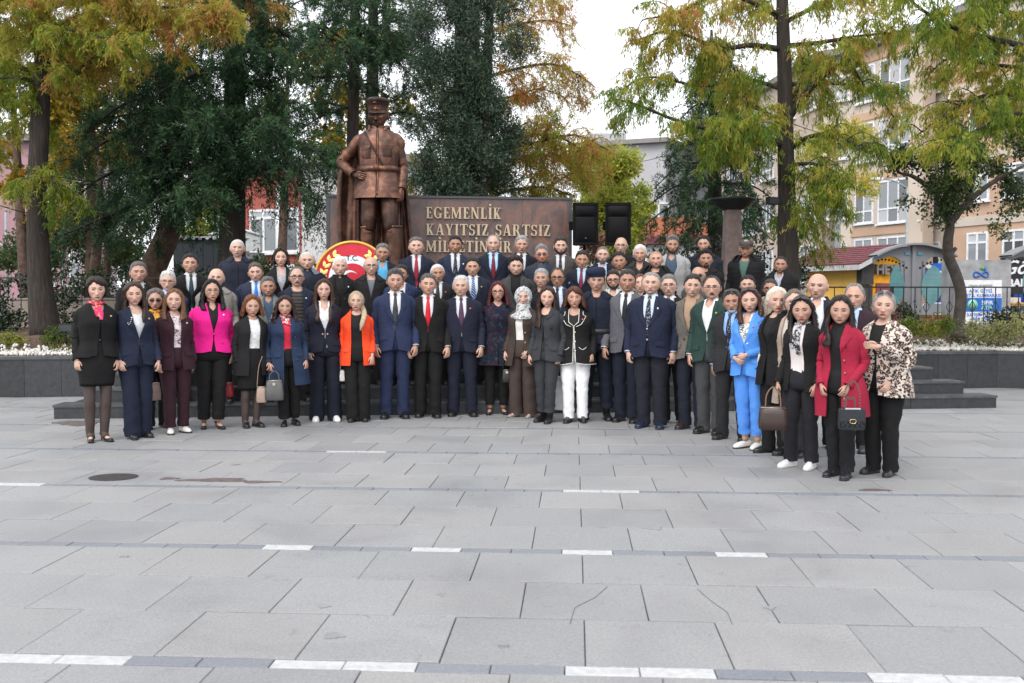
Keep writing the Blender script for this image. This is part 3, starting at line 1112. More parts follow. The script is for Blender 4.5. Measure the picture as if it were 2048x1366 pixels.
def lapels(T, w_fn, zb, off, wide=0.085, top=1.47, notch=True, collar=True):
 mb = MB()
 ks = np.linspace(0, 1, 5)
 for sx in (1, -1):
  zs = np.linspace(zb + 0.004, top, 22)
  rows = []
  for z in zs:
   f = (z - zb) / (top - zb)
   wl = wide * np.interp(f, [0, 0.12, 0.45, 0.70, 0.735, 0.76, 1.0], [0.03, 0.30, 0.78, 1.08, 1.02, 0.60 if notch else 0.98, 0.55 if notch else 0.6])
   x = w_fn(z) - 0.002 + wl * ks
   zz = z - (0.03 * ks * f if notch else 0.02 * ks)
   p = T.pt(zz, T.th_of_x(zz, x, off) * 1.0, off + 0.006 + 0.007 * np.sin(ks * PI) * f)
   p[:, 0] *= sx
   p[0, 1] += 0.004
   p[-1] += np.array([0, 0.003, 0])
   rows.append(p)
  mb.grid(np.array(rows), flip=(sx < 0))
 if collar:
  th = np.linspace(R(58), 2 * PI - R(58), 18)
  rows = []
  for (z, o) in ((1.452, 0.022), (1.490, 0.024), (1.512, 0.022), (1.505, 0.014)):
   k = smooth(np.minimum(th - R(58), 2 * PI - R(58) - th) / 0.55)
   rows.append(T.pt(1.478 + (z - 1.478) * (0.12 + 0.88 * k) + (0.004 if z > 1.5 else 0), th, o + off - 0.02 - 0.012 * (1 - k)))
  mb.grid(np.array(rows))
 return mb
def shoe_mesh(kind, sx, ank, toe_out, size=1.0, H=1.0):
 """local: ankle point, toes towards -Y"""
 mb = MB()
 heel = {'pump': 0.055, 'boot': 0.03, 'low': 0.022}.get(kind, 0.022)
 ys = np.array([0.078, 0.068, 0.045, 0.0, -0.045, -0.085, -0.120, -0.150, -0.172, -0.182])
 wd_ = np.array([0.016, 0.030, 0.035, 0.036, 0.039, 0.045, 0.047, 0.042, 0.028, 0.010]) * size
 ht = np.array([0.060, 0.074, 0.082, 0.086, 0.078, 0.064, 0.052, 0.042, 0.034, 0.024])
 if kind == 'pump':
  ht = np.array([0.055, 0.058, 0.052, 0.034, 0.022, 0.030, 0.034, 0.032, 0.026, 0.018])
  wd_ = wd_ * 0.86
 elif kind == 'loafer':
  ht = ht * np.array([0.9, 0.9, 0.8, 0.75, 0.85, 0.95, 1, 1, 1, 1])
 lift = heel * np.interp(ys, [-0.08, 0.04], [0.12 if kind == 'pump' else 0.25, 1.0]) if kind == 'pump' else np.zeros(10)
 a = np.linspace(0, 2 * PI, 14, endpoint=False)
 base = 0.0 if kind == 'pump' else 0.012
 P = []
 for y, w_, h, l in zip(ys, wd_, ht, lift):
  cx, sn = np.cos(a), np.sin(a)
  z = np.where(sn > 0, base + l + 0.012 + (h - 0.012) * np.abs(sn) ** 0.9, base + l + 0.012 * (1 + np.sign(sn) * np.abs(sn) ** 0.5))
  P.append(np.stack([np.sign(cx) * np.abs(cx) ** 0.75 * w_, np.full(14, y), z], 1))
 mb.grid(np.array(P), True, cap0=True, cap1=True)
 if kind == 'pump':
  mb.tube([[0, 0.062, heel + 0.02], [0, 0.066, 0.0]], [0.014, 0.006], 8)
  mb.box((0, -0.10, 0.004), (0.06, 0.12, 0.006))
 else:
  P = []
  for z in (0.0, 0.018 if kind != 'sneaker' else 0.026):
   k = 1.05
   yy = np.concatenate([ys, ys[::-1]])
   xx = np.concatenate([wd_, -wd_[::-1]]) * k
   P.append(np.stack([xx, yy * 1.02, np.full(20, z)], 1))
  mb.grid(np.array(P), True, cap0=True, cap1=True, mi=1)
  if kind in ('low', 'boot'):
   mb.box((0, 0.05, 0.010), (0.06, 0.055, 0.02), mi=1)
 if kind == 'boot':
  z = np.array([0.05, 0.10, 0.16, 0.22, 0.27])
  mb.tube(np.stack([0 * z, 0.035 + 0 * z, z], 1), np.array([0.045, 0.047, 0.050, 0.055, 0.056]), 12)
  for zz in (0.11, 0.15, 0.19, 0.23):
   mb.box((0, -0.016, zz), (0.05, 0.008, 0.006), mi=1)
 ca, sa = math.cos(toe_out * sx), math.sin(toe_out * sx)
 for i, v in enumerate(mb.v):
  mb.v[i] = np.stack([v[:, 0] * ca - v[:, 1] * sa + ank[0], v[:, 0] * sa + v[:, 1] * ca + ank[1], v[:, 2]], 1)
 return mb
BLACK = (0.012, 0.012, 0.013)
NAVY = (0.012, 0.016, 0.040)
BLUE = (0.018, 0.030, 0.095)
WHITE = (0.60, 0.61, 0.63)
DKGREY = (0.03, 0.03, 0.033)
GREY = (0.14, 0.14, 0.145)
SKIN_L, SKIN_M, SKIN_D = (0.545, 0.355, 0.280), (0.475, 0.290, 0.218), (0.385, 0.217, 0.152)
H_BLACK, H_BROWN, H_DBROWN, H_GREY, H_WHITE, H_SALT, H_RED, H_BLOND = (0.012, 0.010, 0.009), (0.06, 0.03, 0.017), (0.022, 0.013, 0.009), (0.24, 0.235, 0.23), (0.62, 0.61, 0.60), (0.10, 0.097, 0.095), (0.13, 0.035, 0.02), (0.46, 0.34, 0.20)
LIP_M, LIP_F = (0.33, 0.155, 0.125), (0.42, 0.075, 0.085)
def person(c, root_name="person", mat_all=None):
 """builds one figure at the origin of its own axes; returns the body object (its clothes are children)"""
 seed = c['seed']
 rg = np.random.default_rng(seed)
 sex, H, g, belly = c['sex'], c['H'], c.get('g', 1.0), c.get('belly', 0.0)
 sc = H / 1.75
 T = Torso(sex, g, belly)
 hd = Head(sex, seed, c.get('wide', 1.0) * rg.uniform(0.97, 1.05), c.get('jaw', 1.0))
 tone = np.array(c.get('skin', SKIN_M)) * rg.uniform(0.93, 1.06)
 skin = mat_all or skinmat(tone)
 MT = lambda m: mat_all or m
 hy, hp = c.get('hyaw', 0.0), c.get('hpitch', 0.0)
 hs_ = 1.0 / sc * (0.985 + 0.03 * rg.random()) * c.get('hs', 1.0) * (1.18 if sex == 'f' else 1.20)    # heads vary less than heights
 hs_ = c.get('hs_abs') or 0.6 * hs_ + 0.42
 RH = np.array(Matrix.Rotation(hy, 3, 'Z') @ Matrix.Rotation(c.get('htilt', 0.0), 3, 'Y') @ Matrix.Rotation(hp, 3, 'X'))
 hc = np.array([0.0, -0.028 if not mat_all else -0.018, 1.742 - hd.Z * hs_])
 def HP(p):
  return (np.asarray(p) * hs_) @ RH.T + hc
 parts = []
 def put(mb, name, mat, smooth_=True, vcol=False):
  for i in range(len(mb.v)):
   mb.v[i] = mb.v[i] * sc
  o = mb.build(name, mat, body, smooth_, vcol=vcol)
  parts.append(o)
  return o
 # ---------------- body: head, neck, trunk, arms with hands, legs, in one mesh
 mb = MB()
 lat, lon = head_lonlat(32, 38)
 LA, LO = np.meshgrid(lat, lon, indexing='ij')
 Pm = hd.surf(LA, LO)
 colr = np.ones(Pm.shape)
 Gz = lambda v, c0, w_: np.exp(-((v - c0) / w_) ** 2)
 ax = np.abs(Pm[..., 0])
 z_ = Pm[..., 2]
 front = np.clip(np.cos(LO) * 2, 0, 1)
 blush = 0.11 * Gz(ax, 0.042, 0.02) * Gz(z_, -0.028, 0.022) * front + 0.08 * Gz(ax, 0, 0.014) * Gz(z_, -0.043, 0.015) * front
 colr[..., 1] -= blush
 colr[..., 2] -= blush
 sockets = 0.11 * Gz(ax, 0.031, 0.017) * Gz(z_, -0.004, 0.012) * front
 colr -= sockets[..., None] * np.array([0.8, 1.0, 1.0])
 stub = c.get('stubble', 0.0)
 if stub:
  sm = smooth((-0.040 - z_) / 0.03) * smooth((np.cos(LO) + 0.25) * 2) * (1 - 0.75 * Gz(ax, 0, 0.02) * Gz(z_, -0.07, 0.007))
  colr *= (1 - stub * sm[..., None] * np.array([0.85, 0.9, 0.88]))
 shv = c.get('shaved', 0.0)
 if shv:
  sm = smooth((z_ - 0.055) / 0.02 + (np.cos(LO) < 0.25) * 1.0) * (z_ > -0.04)
  colr *= (1 - shv * sm[..., None])
 mb.grid(HP(Pm), True, cap0=True, cap1=True, col=colr.reshape(-1, 3))
 for sx in (1, -1):
  la, lo = np.linspace(-PI / 2, PI / 2, 7), np.linspace(0, 2 * PI, 9, endpoint=False)
  A, B = np.meshgrid(la, lo, indexing='ij')
  e = np.stack([0.011 * np.cos(A) * np.cos(B), 0.020 * np.cos(A) * np.sin(B) * (1 + 0.3 * np.sin(A)), 0.032 * np.sin(A)], -1)
  ca, sa = math.cos(0.35 * sx), math.sin(0.35 * sx)
  e = np.stack([e[..., 0] * ca - e[..., 1] * sa + sx * (hd.W * 0.985), e[..., 0] * sa + e[..., 1] * ca + 0.012, e[..., 2] - 0.012], -1)
  mb.grid(HP(e), True, col=(0.98, 0.9, 0.88))
 nr = 0.057 if sex == 'm' else 0.048
 nr *= (1 + (g - 1) * 0.35)
 zz = np.array([1.40, 1.46, 1.50, 1.54, 1.58, 1.61])
 mb.tube(np.stack([0 * zz, np.interp(zz, [1.42, 1.6], [0.012, -0.002]), zz], 1), nr * np.array([1.35, 1.15, 1.02, 1.0, 1.0, 0.95]), 16, col=(0.95, 0.92, 0.91))
 th = np.linspace(0, 2 * PI, 22, endpoint=False)
 zr = np.array([0.84, 0.95, 1.07, 1.20, 1.30, 1.37, 1.41, 1.44, 1.46, 1.475, 1.49])
 mb.grid(np.array([T.pt(np.full(22, z), th, -0.004) for z in zr]), True, cap0=True, cap1=True)
 arms = {}
 kinds = c.get('arms', ('side', 'side'))
 for sx, kd in ((-1, kinds[0]), (1, kinds[1])):
  p = arm_path(kd, sx, sex, g, rg)
  if 'wrist' + ('L' if sx < 0 else 'R') in c:
   p = (p[0], p[1], np.array(c['wrist' + ('L' if sx < 0 else 'R')]))
  if 'elbow' + ('L' if sx < 0 else 'R') in c:
   p = (p[0], np.array(c['elbow' + ('L' if sx < 0 else 'R')]), p[2])
  arms[sx] = p
  sh, el, wr = p
  fr = 1.0 if sex == 'm' else 0.86
  mb.tube([sh, sh * 0.5 + el * 0.5, el, el * 0.5 + wr * 0.5, wr - (wr - el) * 0.03], np.array([0.048, 0.044, 0.038, 0.034, 0.026]) * fr, 10)
  d = wr - el
  if kd == 'clasp':
   d = np.array([-sx * 0.8, -0.25, -0.45])
   hand_mesh(mb, wr, d, sx, 0.98 * fr, np.array([0, -0.2, 1.0]), 0.75)
  elif kd == 'reach':
   hand_mesh(mb, wr, np.array([sx * 1.0, -0.25, 0.12]), sx, 0.98 * fr, np.array([0, -0.1, 1.0]), 0.35)
  elif kd == 'hip':
   hand_mesh(mb, wr, np.array([-sx * 0.85, -0.45, -0.12]), sx, 1.0, np.array([0, 0.4, 1.0]), 0.45)
  else:
   dd = d / np.linalg.norm(d) + np.array([0, 0.15, -0.15])
   hand_mesh(mb, wr, dd, sx, 1.0 * fr * 1.02, None, c.get('curl', 0.75) + rg.uniform(-0.1, 0.15))
 stance = c.get('stance', 0.105 if sex == 'm' else 0.080)
 legs = {}
 if 'step' not in c and not c.get('hat') == 'peaked':
  c['step'] = {int(rg.choice([-1, 1])): (float(rg.uniform(-0.01, 0.03)) * 0, float(rg.uniform(-0.09, 0.03)))}
  stance = stance * rg.uniform(0.8, 1.25)
 for sx in (-1, 1):
  hip = np.array([sx * 0.092 * (1 + (g - 1) * 0.6), 0.0, 0.90])
  kn = np.array([sx * (0.5 * 0.092 + 0.5 * stance), -0.012, 0.48])
  an = np.array([sx * stance, 0.03, 0.085])
  if sx in c.get('step', {}):
   dx, dy = c['step'][sx]
   kn = kn + np.array([dx * 0.5, dy * 0.6, 0])
   an = an + np.array([dx, dy, 0])
  legs[sx] = (hip, kn, an)
  m_ = 1.0 if sex == 'm' else 0.95
  pts = smoothpath([hip, hip * 0.5 + kn * 0.5, kn + [0, 0, 0.06], kn - [0, 0, 0.05], kn * 0.7 + an * 0.3 + [0, 0.008, 0], kn * 0.3 + an * 0.7, an], 3)
  rr = np.interp(np.linspace(0, 1, len(pts)), [0, 0.17, 0.33, 0.5, 0.62, 0.85, 1], np.array([0.088, 0.076, 0.058, 0.054, 0.057, 0.042, 0.034]) * m_ * (1 + (g - 1) * 0.5))
  sock = np.ones(3) if (sex == 'f' and c.get('shoes', ('low',))[0] != 'boot') else np.array([0.03, 0.04, 0.05])
  q = np.clip((pts[:, 2] - 0.16) / 0.02, 0, 1)
  mb.tube(pts, rr, 12, col=np.repeat(1 - (1 - q)[:, None] * (1 - sock), 12, 0))
  to = c.get('toe', R(11)) * sx
  fd = lambda d_, z: [an[0] + math.sin(to) * d_, an[1] - math.cos(to) * d_, z]
  k = 1.0 if sex == 'f' else 0.8
  mb.tube([fd(-0.04, 0.035), fd(0.0, 0.050), fd(0.07, 0.036), fd(0.14, 0.022)], np.array([0.020, 0.028, 0.024, 0.014]) * k, 8, col=sock)
 for i in range(len(mb.v)):
  mb.v[i] = mb.v[i] * sc
 body = mb.build(root_name, skin, None, True, vcol=True)
 # ---------------- face pieces
 FM = MT(vcolmat("face_detail", 0.7))
 if not c.get('shades'):
  for sx in (-1, 1):
   u, v = np.meshgrid(np.linspace(-1, 1, 9), np.linspace(-1, 1, 5), indexing='xy')
   hh = 0.0058 * c.get('eye', 1.0)
   X = sx * 0.0315 + 0.0155 * u
   Zc = 0.001 + hh * v * np.sqrt(np.clip(1 - 0.93 * u ** 2, 0, 1)) + 0.0012 * u * sx
   P = hd.on_face(X, Zc, 0.0022)
   P[..., 1] -= 0.003 * (1 - u ** 2) * (1 - v ** 2)
   cc = np.ones(u.shape + (3,)) * np.array([0.36, 0.31, 0.29])
   iris = np.abs(u) < 0.50
   cc[iris] = (0.035, 0.022, 0.015)
   cc[v > 0.4] = (0.025, 0.016, 0.013)
   cc[np.abs(u) > 0.95] = (0.22, 0.11, 0.09)
   cc[v < -0.8] = np.array(tone) * 0.55
   m2 = MB().grid(HP(P), col=cc.reshape(-1, 3), flip=False)
   put(m2, "eye", FM, vcol=True)
 bc = np.array(c.get('browcol', np.minimum(np.array(c.get('hair', ('short', H_BLACK))[1]) * 0.45, 0.085)))
 hm = MT(hairmat(tuple(bc)))
 for sx in (-1, 1):
  u = np.linspace(0, 1, 8)
  X = sx * (0.013 + 0.037 * u)
  zc = 0.0185 + 0.006 * np.sin(u * 2.3) - 0.004 * u
  hw = (0.0047 if sex == 'm' else 0.0034) * (1 - 0.6 * u)
  P = np.stack([hd.on_face(X, zc - hw, 0.0005), hd.on_face(X, zc, 0.004), hd.on_face(X, zc + hw, 0.0005)])
  put(MB().grid(HP(P), flip=sx < 0), "eyebrow", hm)
 u = np.linspace(-1, 1, 11)
 lipc = np.array(c.get('lip', LIP_M if sex == 'm' else LIP_F))
 hw = 0.0245 if sex == 'm' else 0.0225
 smile = c.get('smile', rg.uniform(-0.2, 0.6)) * 0.004
 zc = -0.0705 + smile * u ** 2 * 1.5
 up, lo_ = (0.0036, 0.0052) if sex == 'm' else (0.0058, 0.0076)
 env = np.sqrt(np.clip(1 - u ** 2, 0, 1))
 rows = [hd.on_face(hw * u, zc - lo_ * env, 0.0006), hd.on_face(hw * u, zc - lo_ * 0.55 * env, 0.0035), hd.on_face(hw * u, zc - 0.0008, 0.001),
   hd.on_face(hw * u, zc + 0.0008, 0.001), hd.on_face(hw * u, zc + up * 0.6 * env, 0.0032), hd.on_face(hw * u, zc + up * env * (1 - 0.18 * np.exp(-(u / 0.15) ** 2)), 0.0006)]
 cl = np.array([lipc * 0.95, lipc, lipc * 0.5, lipc * 0.5, lipc * 0.85, lipc * 0.8])
 put(MB().grid(HP(np.array(rows)), col=np.repeat(cl, 11, 0)), "mouth", FM, vcol=True)
 if c.get('moustache'):
  u = np.linspace(-1, 1, 11)
  zc = -0.0585 - 0.006 * np.abs(u) ** 1.5
  hh = 0.0062 * (1 - 0.55 * u ** 2)
  P = np.stack([hd.on_face(0.029 * u, zc - hh, 0.001), hd.on_face(0.028 * u, zc, 0.006), hd.on_face(0.026 * u, zc + hh, 0.0008)])
  put(MB().grid(HP(P)), "moustache", MT(hairmat(c['moustache'])))
 LAf, LOf = np.meshgrid(*head_lonlat(36, 48), indexing='ij')
 HF = hd.surf(LAf, LOf)
 hx, hyy, hz = HF[..., 0], HF[..., 1], HF[..., 2]
 aL = np.abs(LOf)
 nrm = HF - np.array([0, 0.0, -0.01])
 nrm = nrm / np.linalg.norm(nrm, axis=-1, keepdims=True)
 def shell(mask, thick, name, mat, sink=0.004, nz=0.0, ns=60):
  off = -sink + (thick + sink) * mask
  if nz:
   off = off + mask * wob(HF * np.array([1, 1, 0.6]), nz, ns, seed + 5)
  P = HF + nrm * off[..., None]
  r_, n_ = mask.shape
  mb = MB()
  fs = []
  mk = mask > 0.001
  for i in range(r_ - 1):
   for j in range(n_):
    k = (j + 1) % n_
    if mk[i, j] or mk[i, k] or mk[i + 1, j] or mk[i + 1, k]:
     fs.append((i * n_ + j, i * n_ + k, (i + 1) * n_ + k, (i + 1) * n_ + j))
  used = sorted({q for f in fs for q in f})
  mp = {q: i for i, q in enumerate(used)}
  mb.add(HP(P.reshape(-1, 3))[used], [tuple(mp[q] for q in f) for f in fs])
  if ns >= 70 and name == "hair":
   cand_ = np.argwhere(mask > 0.25)
   pk = cand_[rg.integers(0, len(cand_), 420)]
   p0 = P[pk[:, 0], pk[:, 1]]
   nn = nrm[pk[:, 0], pk[:, 1]]
   flow = np.stack([p0[:, 0] * 4, 0.35 + 0 * p0[:, 0], -0.5 - 2 * np.clip(0.05 - p0[:, 2], 0, 1)], 1) + rg.normal(0, 0.3, (420, 3))
   flow = flow - nn * (flow * nn).sum(1, keepdims=True)
   flow = flow / np.linalg.norm(flow, axis=1, keepdims=True)
   sd_ = np.cross(flow, nn) * 0.0018
   ln_ = (rg.uniform(0.015, 0.040, (420, 1)) if st not in ('crop', 'bald') else rg.uniform(0.004, 0.010, (420, 1)))
   a_ = p0 - nn * 0.002
   e_ = p0 + flow * ln_ + nn * rg.uniform(-0.001, 0.0035, (420, 1))
   tri = np.stack([a_ - sd_, a_ + sd_, e_], 1).reshape(-1, 3)
   mb.add(HP(tri), [(3 * q, 3 * q + 1, 3 * q + 2) for q in range(420)])
  return put(mb, name, mat)
 if c.get('beard'):
  bcol, bl = c['beard'][0], c['beard'][1]
  lim = -0.064 + 0.058 * smooth((aL - 0.55) / 0.8)
  mk = smooth((lim - hz) / 0.008) * smooth((1.62 - aL) / 0.15)
  mk = mk * (1 - (np.abs(hx) < 0.026) * (np.abs(hz + 0.0705) < 0.0085))
  if c['beard'][1] < 0:     # goatee only
   bl = -bl
   mk = mk * smooth((0.036 - np.abs(hx)) / 0.01) * (hyy < 0)
  bl = bl * 0.6
  shell(mk, bl, "beard", MT(hairmat(bcol)), 0.003, bl * 0.25, 120)
 # ---------------- hair
 st, hcol = c.get('hair', ('short', H_BLACK))
 hmat = MT(hairmat(hcol))
 side = np.interp(aL, [0, 0.55, 0.85, 1.15, 1.45, 1.62, 1.85, 2.4, PI], [0.070, 0.068, 0.052, 0.030, -0.012, -0.022, -0.030, -0.058, -0.066])
 jit = 0.004 * np.sin(LOf * 9 + seed) + 0.003 * np.sin(LOf * 17 + 2 * seed)
 if st in ('short', 'quiff', 'thin', 'receding', 'crop'):
  hl = side + jit
  if st in ('receding', 'thin'):
   hl = hl + np.interp(aL, [0, 0.4, 0.7, 1.0, 1.3], [0.018, 0.026, 0.030, 0.014, 0.0])
  mk = smooth((hz - hl) / 0.012)
  top = smooth((hz - 0.03) / 0.06)
  base = {'short': 0.019, 'quiff': 0.030, 'thin': 0.008, 'receding': 0.014, 'crop': 0.007}[st]
  th_ = 0.007 + (base - 0.007) * top + (0.012 * top * np.exp(-(LOf / 0.6) ** 2) if st == 'quiff' else 0)
  shell(mk, th_, "hair", hmat, 0.004, 0.0035 if st != 'crop' else 0.001, 110)
 elif st == 'bald':
  mk = smooth((hz - side - jit) / 0.010) * smooth((aL - 1.25) / 0.2) * smooth((0.045 + 0.02 * (aL - 1.5) - hz) / 0.03)
  shell(mk, 0.006, "hair", hmat, 0.004, 0.002, 110)
 elif st in ('bob', 'long', 'updo', 'shortw', 'pony'):
  hl = np.interp(aL, [0, 0.35, 0.7, 1.0, 1.3, 1.5, 1.7, PI], [0.080, 0.076, 0.060, 0.034, 0.0, -0.03, -0.06, -0.09]) + jit
  if c.get('fringe'):
   hl = hl - 0.035 * np.exp(-((LOf - 0.35) / 0.55) ** 2)
  mk = smooth((hz - hl) / 0.012)
  top = smooth((hz - 0.0) / 0.08)
  thk = {'bob': 0.030, 'long': 0.022, 'updo': 0.016, 'shortw': 0.028, 'pony': 0.014}[st]
  shell(mk, 0.012 + (thk - 0.012) * (0.35 + 0.65 * top), "hair", hmat, 0.004, 0.004, 70)
  if st in ('bob', 'long', 'shortw'):
   zl = c.get('hlen', {'bob': -0.125, 'long': -0.33, 'shortw': -0.065}[st])
   zs = np.concatenate([np.linspace(0.055, -0.06, 6), np.linspace(-0.06, zl, 9)[1:]]) if zl < -0.07 else np.linspace(0.055, zl, 7)
   vol = c.get('vol', 1.0)
   for sx in (0,):
    rows = []
    for i, z in enumerate(zs):
     f = (0.055 - z) / (0.055 - zl)
     ph = np.interp(z, [-0.34, -0.2, -0.12, -0.05, 0.0, 0.055], [0.50, 0.62, 1.02, 1.12, 1.10, 0.98]) if st == 'long' else np.interp(z, [-0.2, -0.12, -0.05, 0.0, 0.055], [1.02, 1.06, 1.12, 1.10, 0.98])
     ph += c.get('hopen', 0.0)
     lo2 = np.linspace(ph, 2 * PI - ph, 26)
     rx = np.interp(z, [-0.34, -0.22, -0.12, -0.03, 0.06], [0.135, 0.122, 0.112, 0.102, 0.090]) * (1 + (vol - 1) * f)
     ryf = np.interp(z, [-0.34, -0.22, -0.15, -0.08, 0.06], [0.185, 0.150, 0.100, 0.094, 0.088])
     ryb = np.interp(z, [-0.34, -0.22, -0.12, -0.03, 0.06], [0.165, 0.140, 0.115, 0.112, 0.108])
     if z < -0.15:
      k = smooth((-0.15 - z) / 0.1)
      rx = rx * (1 - 0.05 * k)
     tip = 1 - 0.32 * smooth((f - 0.82) / 0.18)
     thx = 0.030 * tip
     nzv = 0.006 * np.sin(lo2 * 15 + 5 * np.sin(f * 7 + seed) + seed) + 0.006 * np.sin(lo2 * 27 + f * 9) + c.get('wave', 0.0) * np.sin(f * 22 + lo2 * 3)
     yy = np.where(np.cos(lo2) > 0, ryf, ryb)
     ou = np.stack([(rx + nzv) * np.sin(lo2), -(yy + nzv) * np.cos(lo2), np.full(26, z)], 1)
     inn = np.stack([(rx - thx) * np.sin(lo2), -(yy - thx) * np.cos(lo2), np.full(26, z)], 1)[::-1]
     rows.append(np.concatenate([ou, inn]))
    P = np.array(rows)
    hm3 = MB()
    for q in range(240):
     i0, j0 = int(rg.integers(1, len(zs) - 2)), int(rg.integers(0, 26))
     a_, b2 = P[i0, j0], P[min(i0 + 2, len(zs) - 1), j0]
     o_ = (a_ - [0, 0, a_[2]]) * 0.06 + rg.normal(0, 0.006, 3)
     s2 = np.array([0.0035, 0.002, 0])
     hm3.add(HP(np.array([a_ - s2, a_ + s2, b2 + o_ + [0, 0, -0.03 * rg.random()]])), [(0, 1, 2)])
    # the curtain under the chin hangs from the head but does not turn with it
    put(hm3.grid(HP(P), True, cap0=True, cap1=True, flip=True), "hair_lengths", hmat)
  if st == 'updo':
   la, lo = np.linspace(-PI / 2, PI / 2, 9), np.linspace(0, 2 * PI, 12, endpoint=False)
   A, B = np.meshgrid(la, lo, indexing='ij')
   e = np.stack([0.055 * np.cos(A) * np.cos(B), 0.05 * np.cos(A) * np.sin(B) + 0.075, 0.045 * np.sin(A) + c.get('bunz', 0.05)], -1)
   put(MB().grid(HP(e + wob(e, 0.004, 90, seed)[..., None]), True), "hair_bun", hmat)
  if st == 'pony':
   pts = smoothpath([[0.05, 0.04, -0.03], [0.085, 0.01, -0.10], [0.10, -0.09, -0.16], [0.085, -0.145, -0.24], [0.07, -0.15, -0.33]], 4)
   put(MB().grid(HP(tube_rings(pts, np.interp(np.linspace(0, 1, len(pts)), [0, .3, .8, 1], [0.03, 0.032, 0.028, 0.006]), np.full(len(pts), 0.022), 12)), True, cap0=True, cap1=True), "ponytail", hmat)
 elif st == 'scarf':
  face = (hx / 0.056) ** 2 + ((hz + 0.012) / 0.080) ** 2
  mk = 1 - smooth((1.16 - face) / 0.3) * (np.cos(LOf) > 0)
  sm = MT(cloth(hcol, 0.6, 'floral', c['scarf2'], None, 1.0))
  shell(mk, 0.024, "headscarf", sm, 0.004, 0.003, 40)
  rows = []
  for z, rx, ryf, ryb in ((-0.07, 0.074, 0.090, 0.088), (-0.10, 0.080, 0.096, 0.09), (-0.14, 0.082, 0.100, 0.10), (-0.18, 0.115, 0.125, 0.12), (-0.215, 0.16, 0.150, 0.14), (-0.25, 0.13, 0.155, 0.12)):
   lo2 = np.linspace(0, 2 * PI, 30, endpoint=False)
   nzv = 0.005 * np.sin(lo2 * 7 + z * 60) + 0.004 * np.sin(lo2 * 11 - z * 40)
   rows.append(np.stack([(rx + nzv) * np.sin(lo2), -(np.where(np.cos(lo2) > 0, ryf, ryb) + nzv) * np.cos(lo2), np.full(30, z)], 1))
  put(MB().grid(HP(np.array(rows)[::-1]), True), "scarf_drape", sm)
 if c.get('hat') == 'beret':
  hm2 = MT(cloth(c['hatcol'], 0.85))
  lo2 = np.linspace(0, 2 * PI, 28, endpoint=False)
  rows = []
  for z, k, dx in ((0.040, 1.06, 0), (0.058, 1.09, 0), (0.072, 1.22, -0.012), (0.095, 1.30, -0.02), (0.122, 1.16, -0.02), (0.138, 0.80, -0.012), (0.144, 0.3, -0.01)):
   tl = np.array([0.10, 0, 0])
   rows.append(np.stack([hd.W * k * np.sin(lo2) + dx, -hd.D * k * np.cos(lo2), z + 0.13 * hd.W * k * np.sin(lo2) + 0.0 * lo2], 1))
  put(MB().grid(HP(np.array(rows)), True, cap1=True, flip=True), "beret", hm2)
  q = MB()
  q.tube([hd.on_face(np.array(0.036), np.array(0.070), 0.022), hd.on_face(np.array(0.038), np.array(0.092), 0.030)], [0.011, 0.012], 8)
  for i in range(len(q.v)):
   q.v[i] = HP(q.v[i])
  put(q, "cap_badge", MT(plain("brass", (0.62, 0.42, 0.12), 0.4, 0.7)))
 elif c.get('hat') == 'flat':
  hm2 = MT(cloth(c['hatcol'], 0.85, 'tweed', tuple(np.array(c['hatcol']) * 1.8)))
  lo2 = np.linspace(0, 2 * PI, 28, endpoint=False)
  rows = []
  for z, k, dy in ((0.042, 1.05, 0), (0.062, 1.12, -0.004), (0.088, 1.15, -0.008), (0.112, 1.0, -0.006), (0.126, 0.66, 0), (0.131, 0.2, 0)):
   rows.append(np.stack([hd.W * k * np.sin(lo2), -hd.D * k * np.cos(lo2) * np.where(np.cos(lo2) > 0, 1.1, 1.0) + dy, z - 0.02 * np.clip(np.cos(lo2), 0, 1)], 1))
  put(MB().grid(HP(np.array(rows)), True, cap1=True, flip=True), "flat_cap", hm2)
  u = np.linspace(-1, 1, 12)
  rows = [np.stack([0.072 * u, -0.085 - k * 0.055 * np.sqrt(1 - 0.9 * u ** 2), 0.046 - 0.018 * k + 0 * u], 1) for k in (0, 0.5, 1)]
  rows += [rows[2] - [0, 0, 0.006], rows[0] - [0, 0, 0.012]]
  put(MB().grid(HP(np.array(rows))), "cap_brim", hm2)
 elif c.get('hat') == 'peaked':
  hm2 = mat_all
  lo2 = np.linspace(0, 2 * PI, 32, endpoint=False)
  rows = []
  for z, k in ((0.034, 1.03), (0.070, 1.03), (0.074, 1.05), (0.106, 1.24), (0.117, 1.29), (0.129, 1.24), (0.142, 1.0), (0.148, 0.3)):
   rows.append(np.stack([hd.W * k * np.sin(lo2), -hd.D * k * np.cos(lo2), z + 0.012 * np.cos(lo2)], 1))
  put(MB().grid(HP(np.array(rows)), True, cap1=True, flip=True), "peaked_cap", hm2)
  u = np.linspace(-1, 1, 14)
  rows = [np.stack([0.078 * u, -0.088 * np.sqrt(1 - 0.75 * u ** 2) - k * 0.040 * np.sqrt(1 - 0.96 * u ** 2), 0.040 - 0.026 * k + 0 * u], 1) for k in (0, 0.5, 1)]
  rows += [rows[2] - [0, 0, 0.008], rows[0] - [0, 0, 0.012]]
  put(MB().grid(HP(np.array(rows))), "cap_peak", hm2)
  q = MB()
  q.tube([hd.on_face(np.array(0.0), np.array(0.052), 0.012), hd.on_face(np.array(0.0), np.array(0.052), 0.022)], [0.018, 0.012], 10)
  q.tube([[0.02, -0.112, 0.098], [0.0, -0.128, 0.103], [-0.02, -0.112, 0.098]], [0.006, 0.010, 0.006], 6)
  for i in range(len(q.v)):
   q.v[i] = HP(q.v[i])
  put(q, "cap_badge", mat_all)
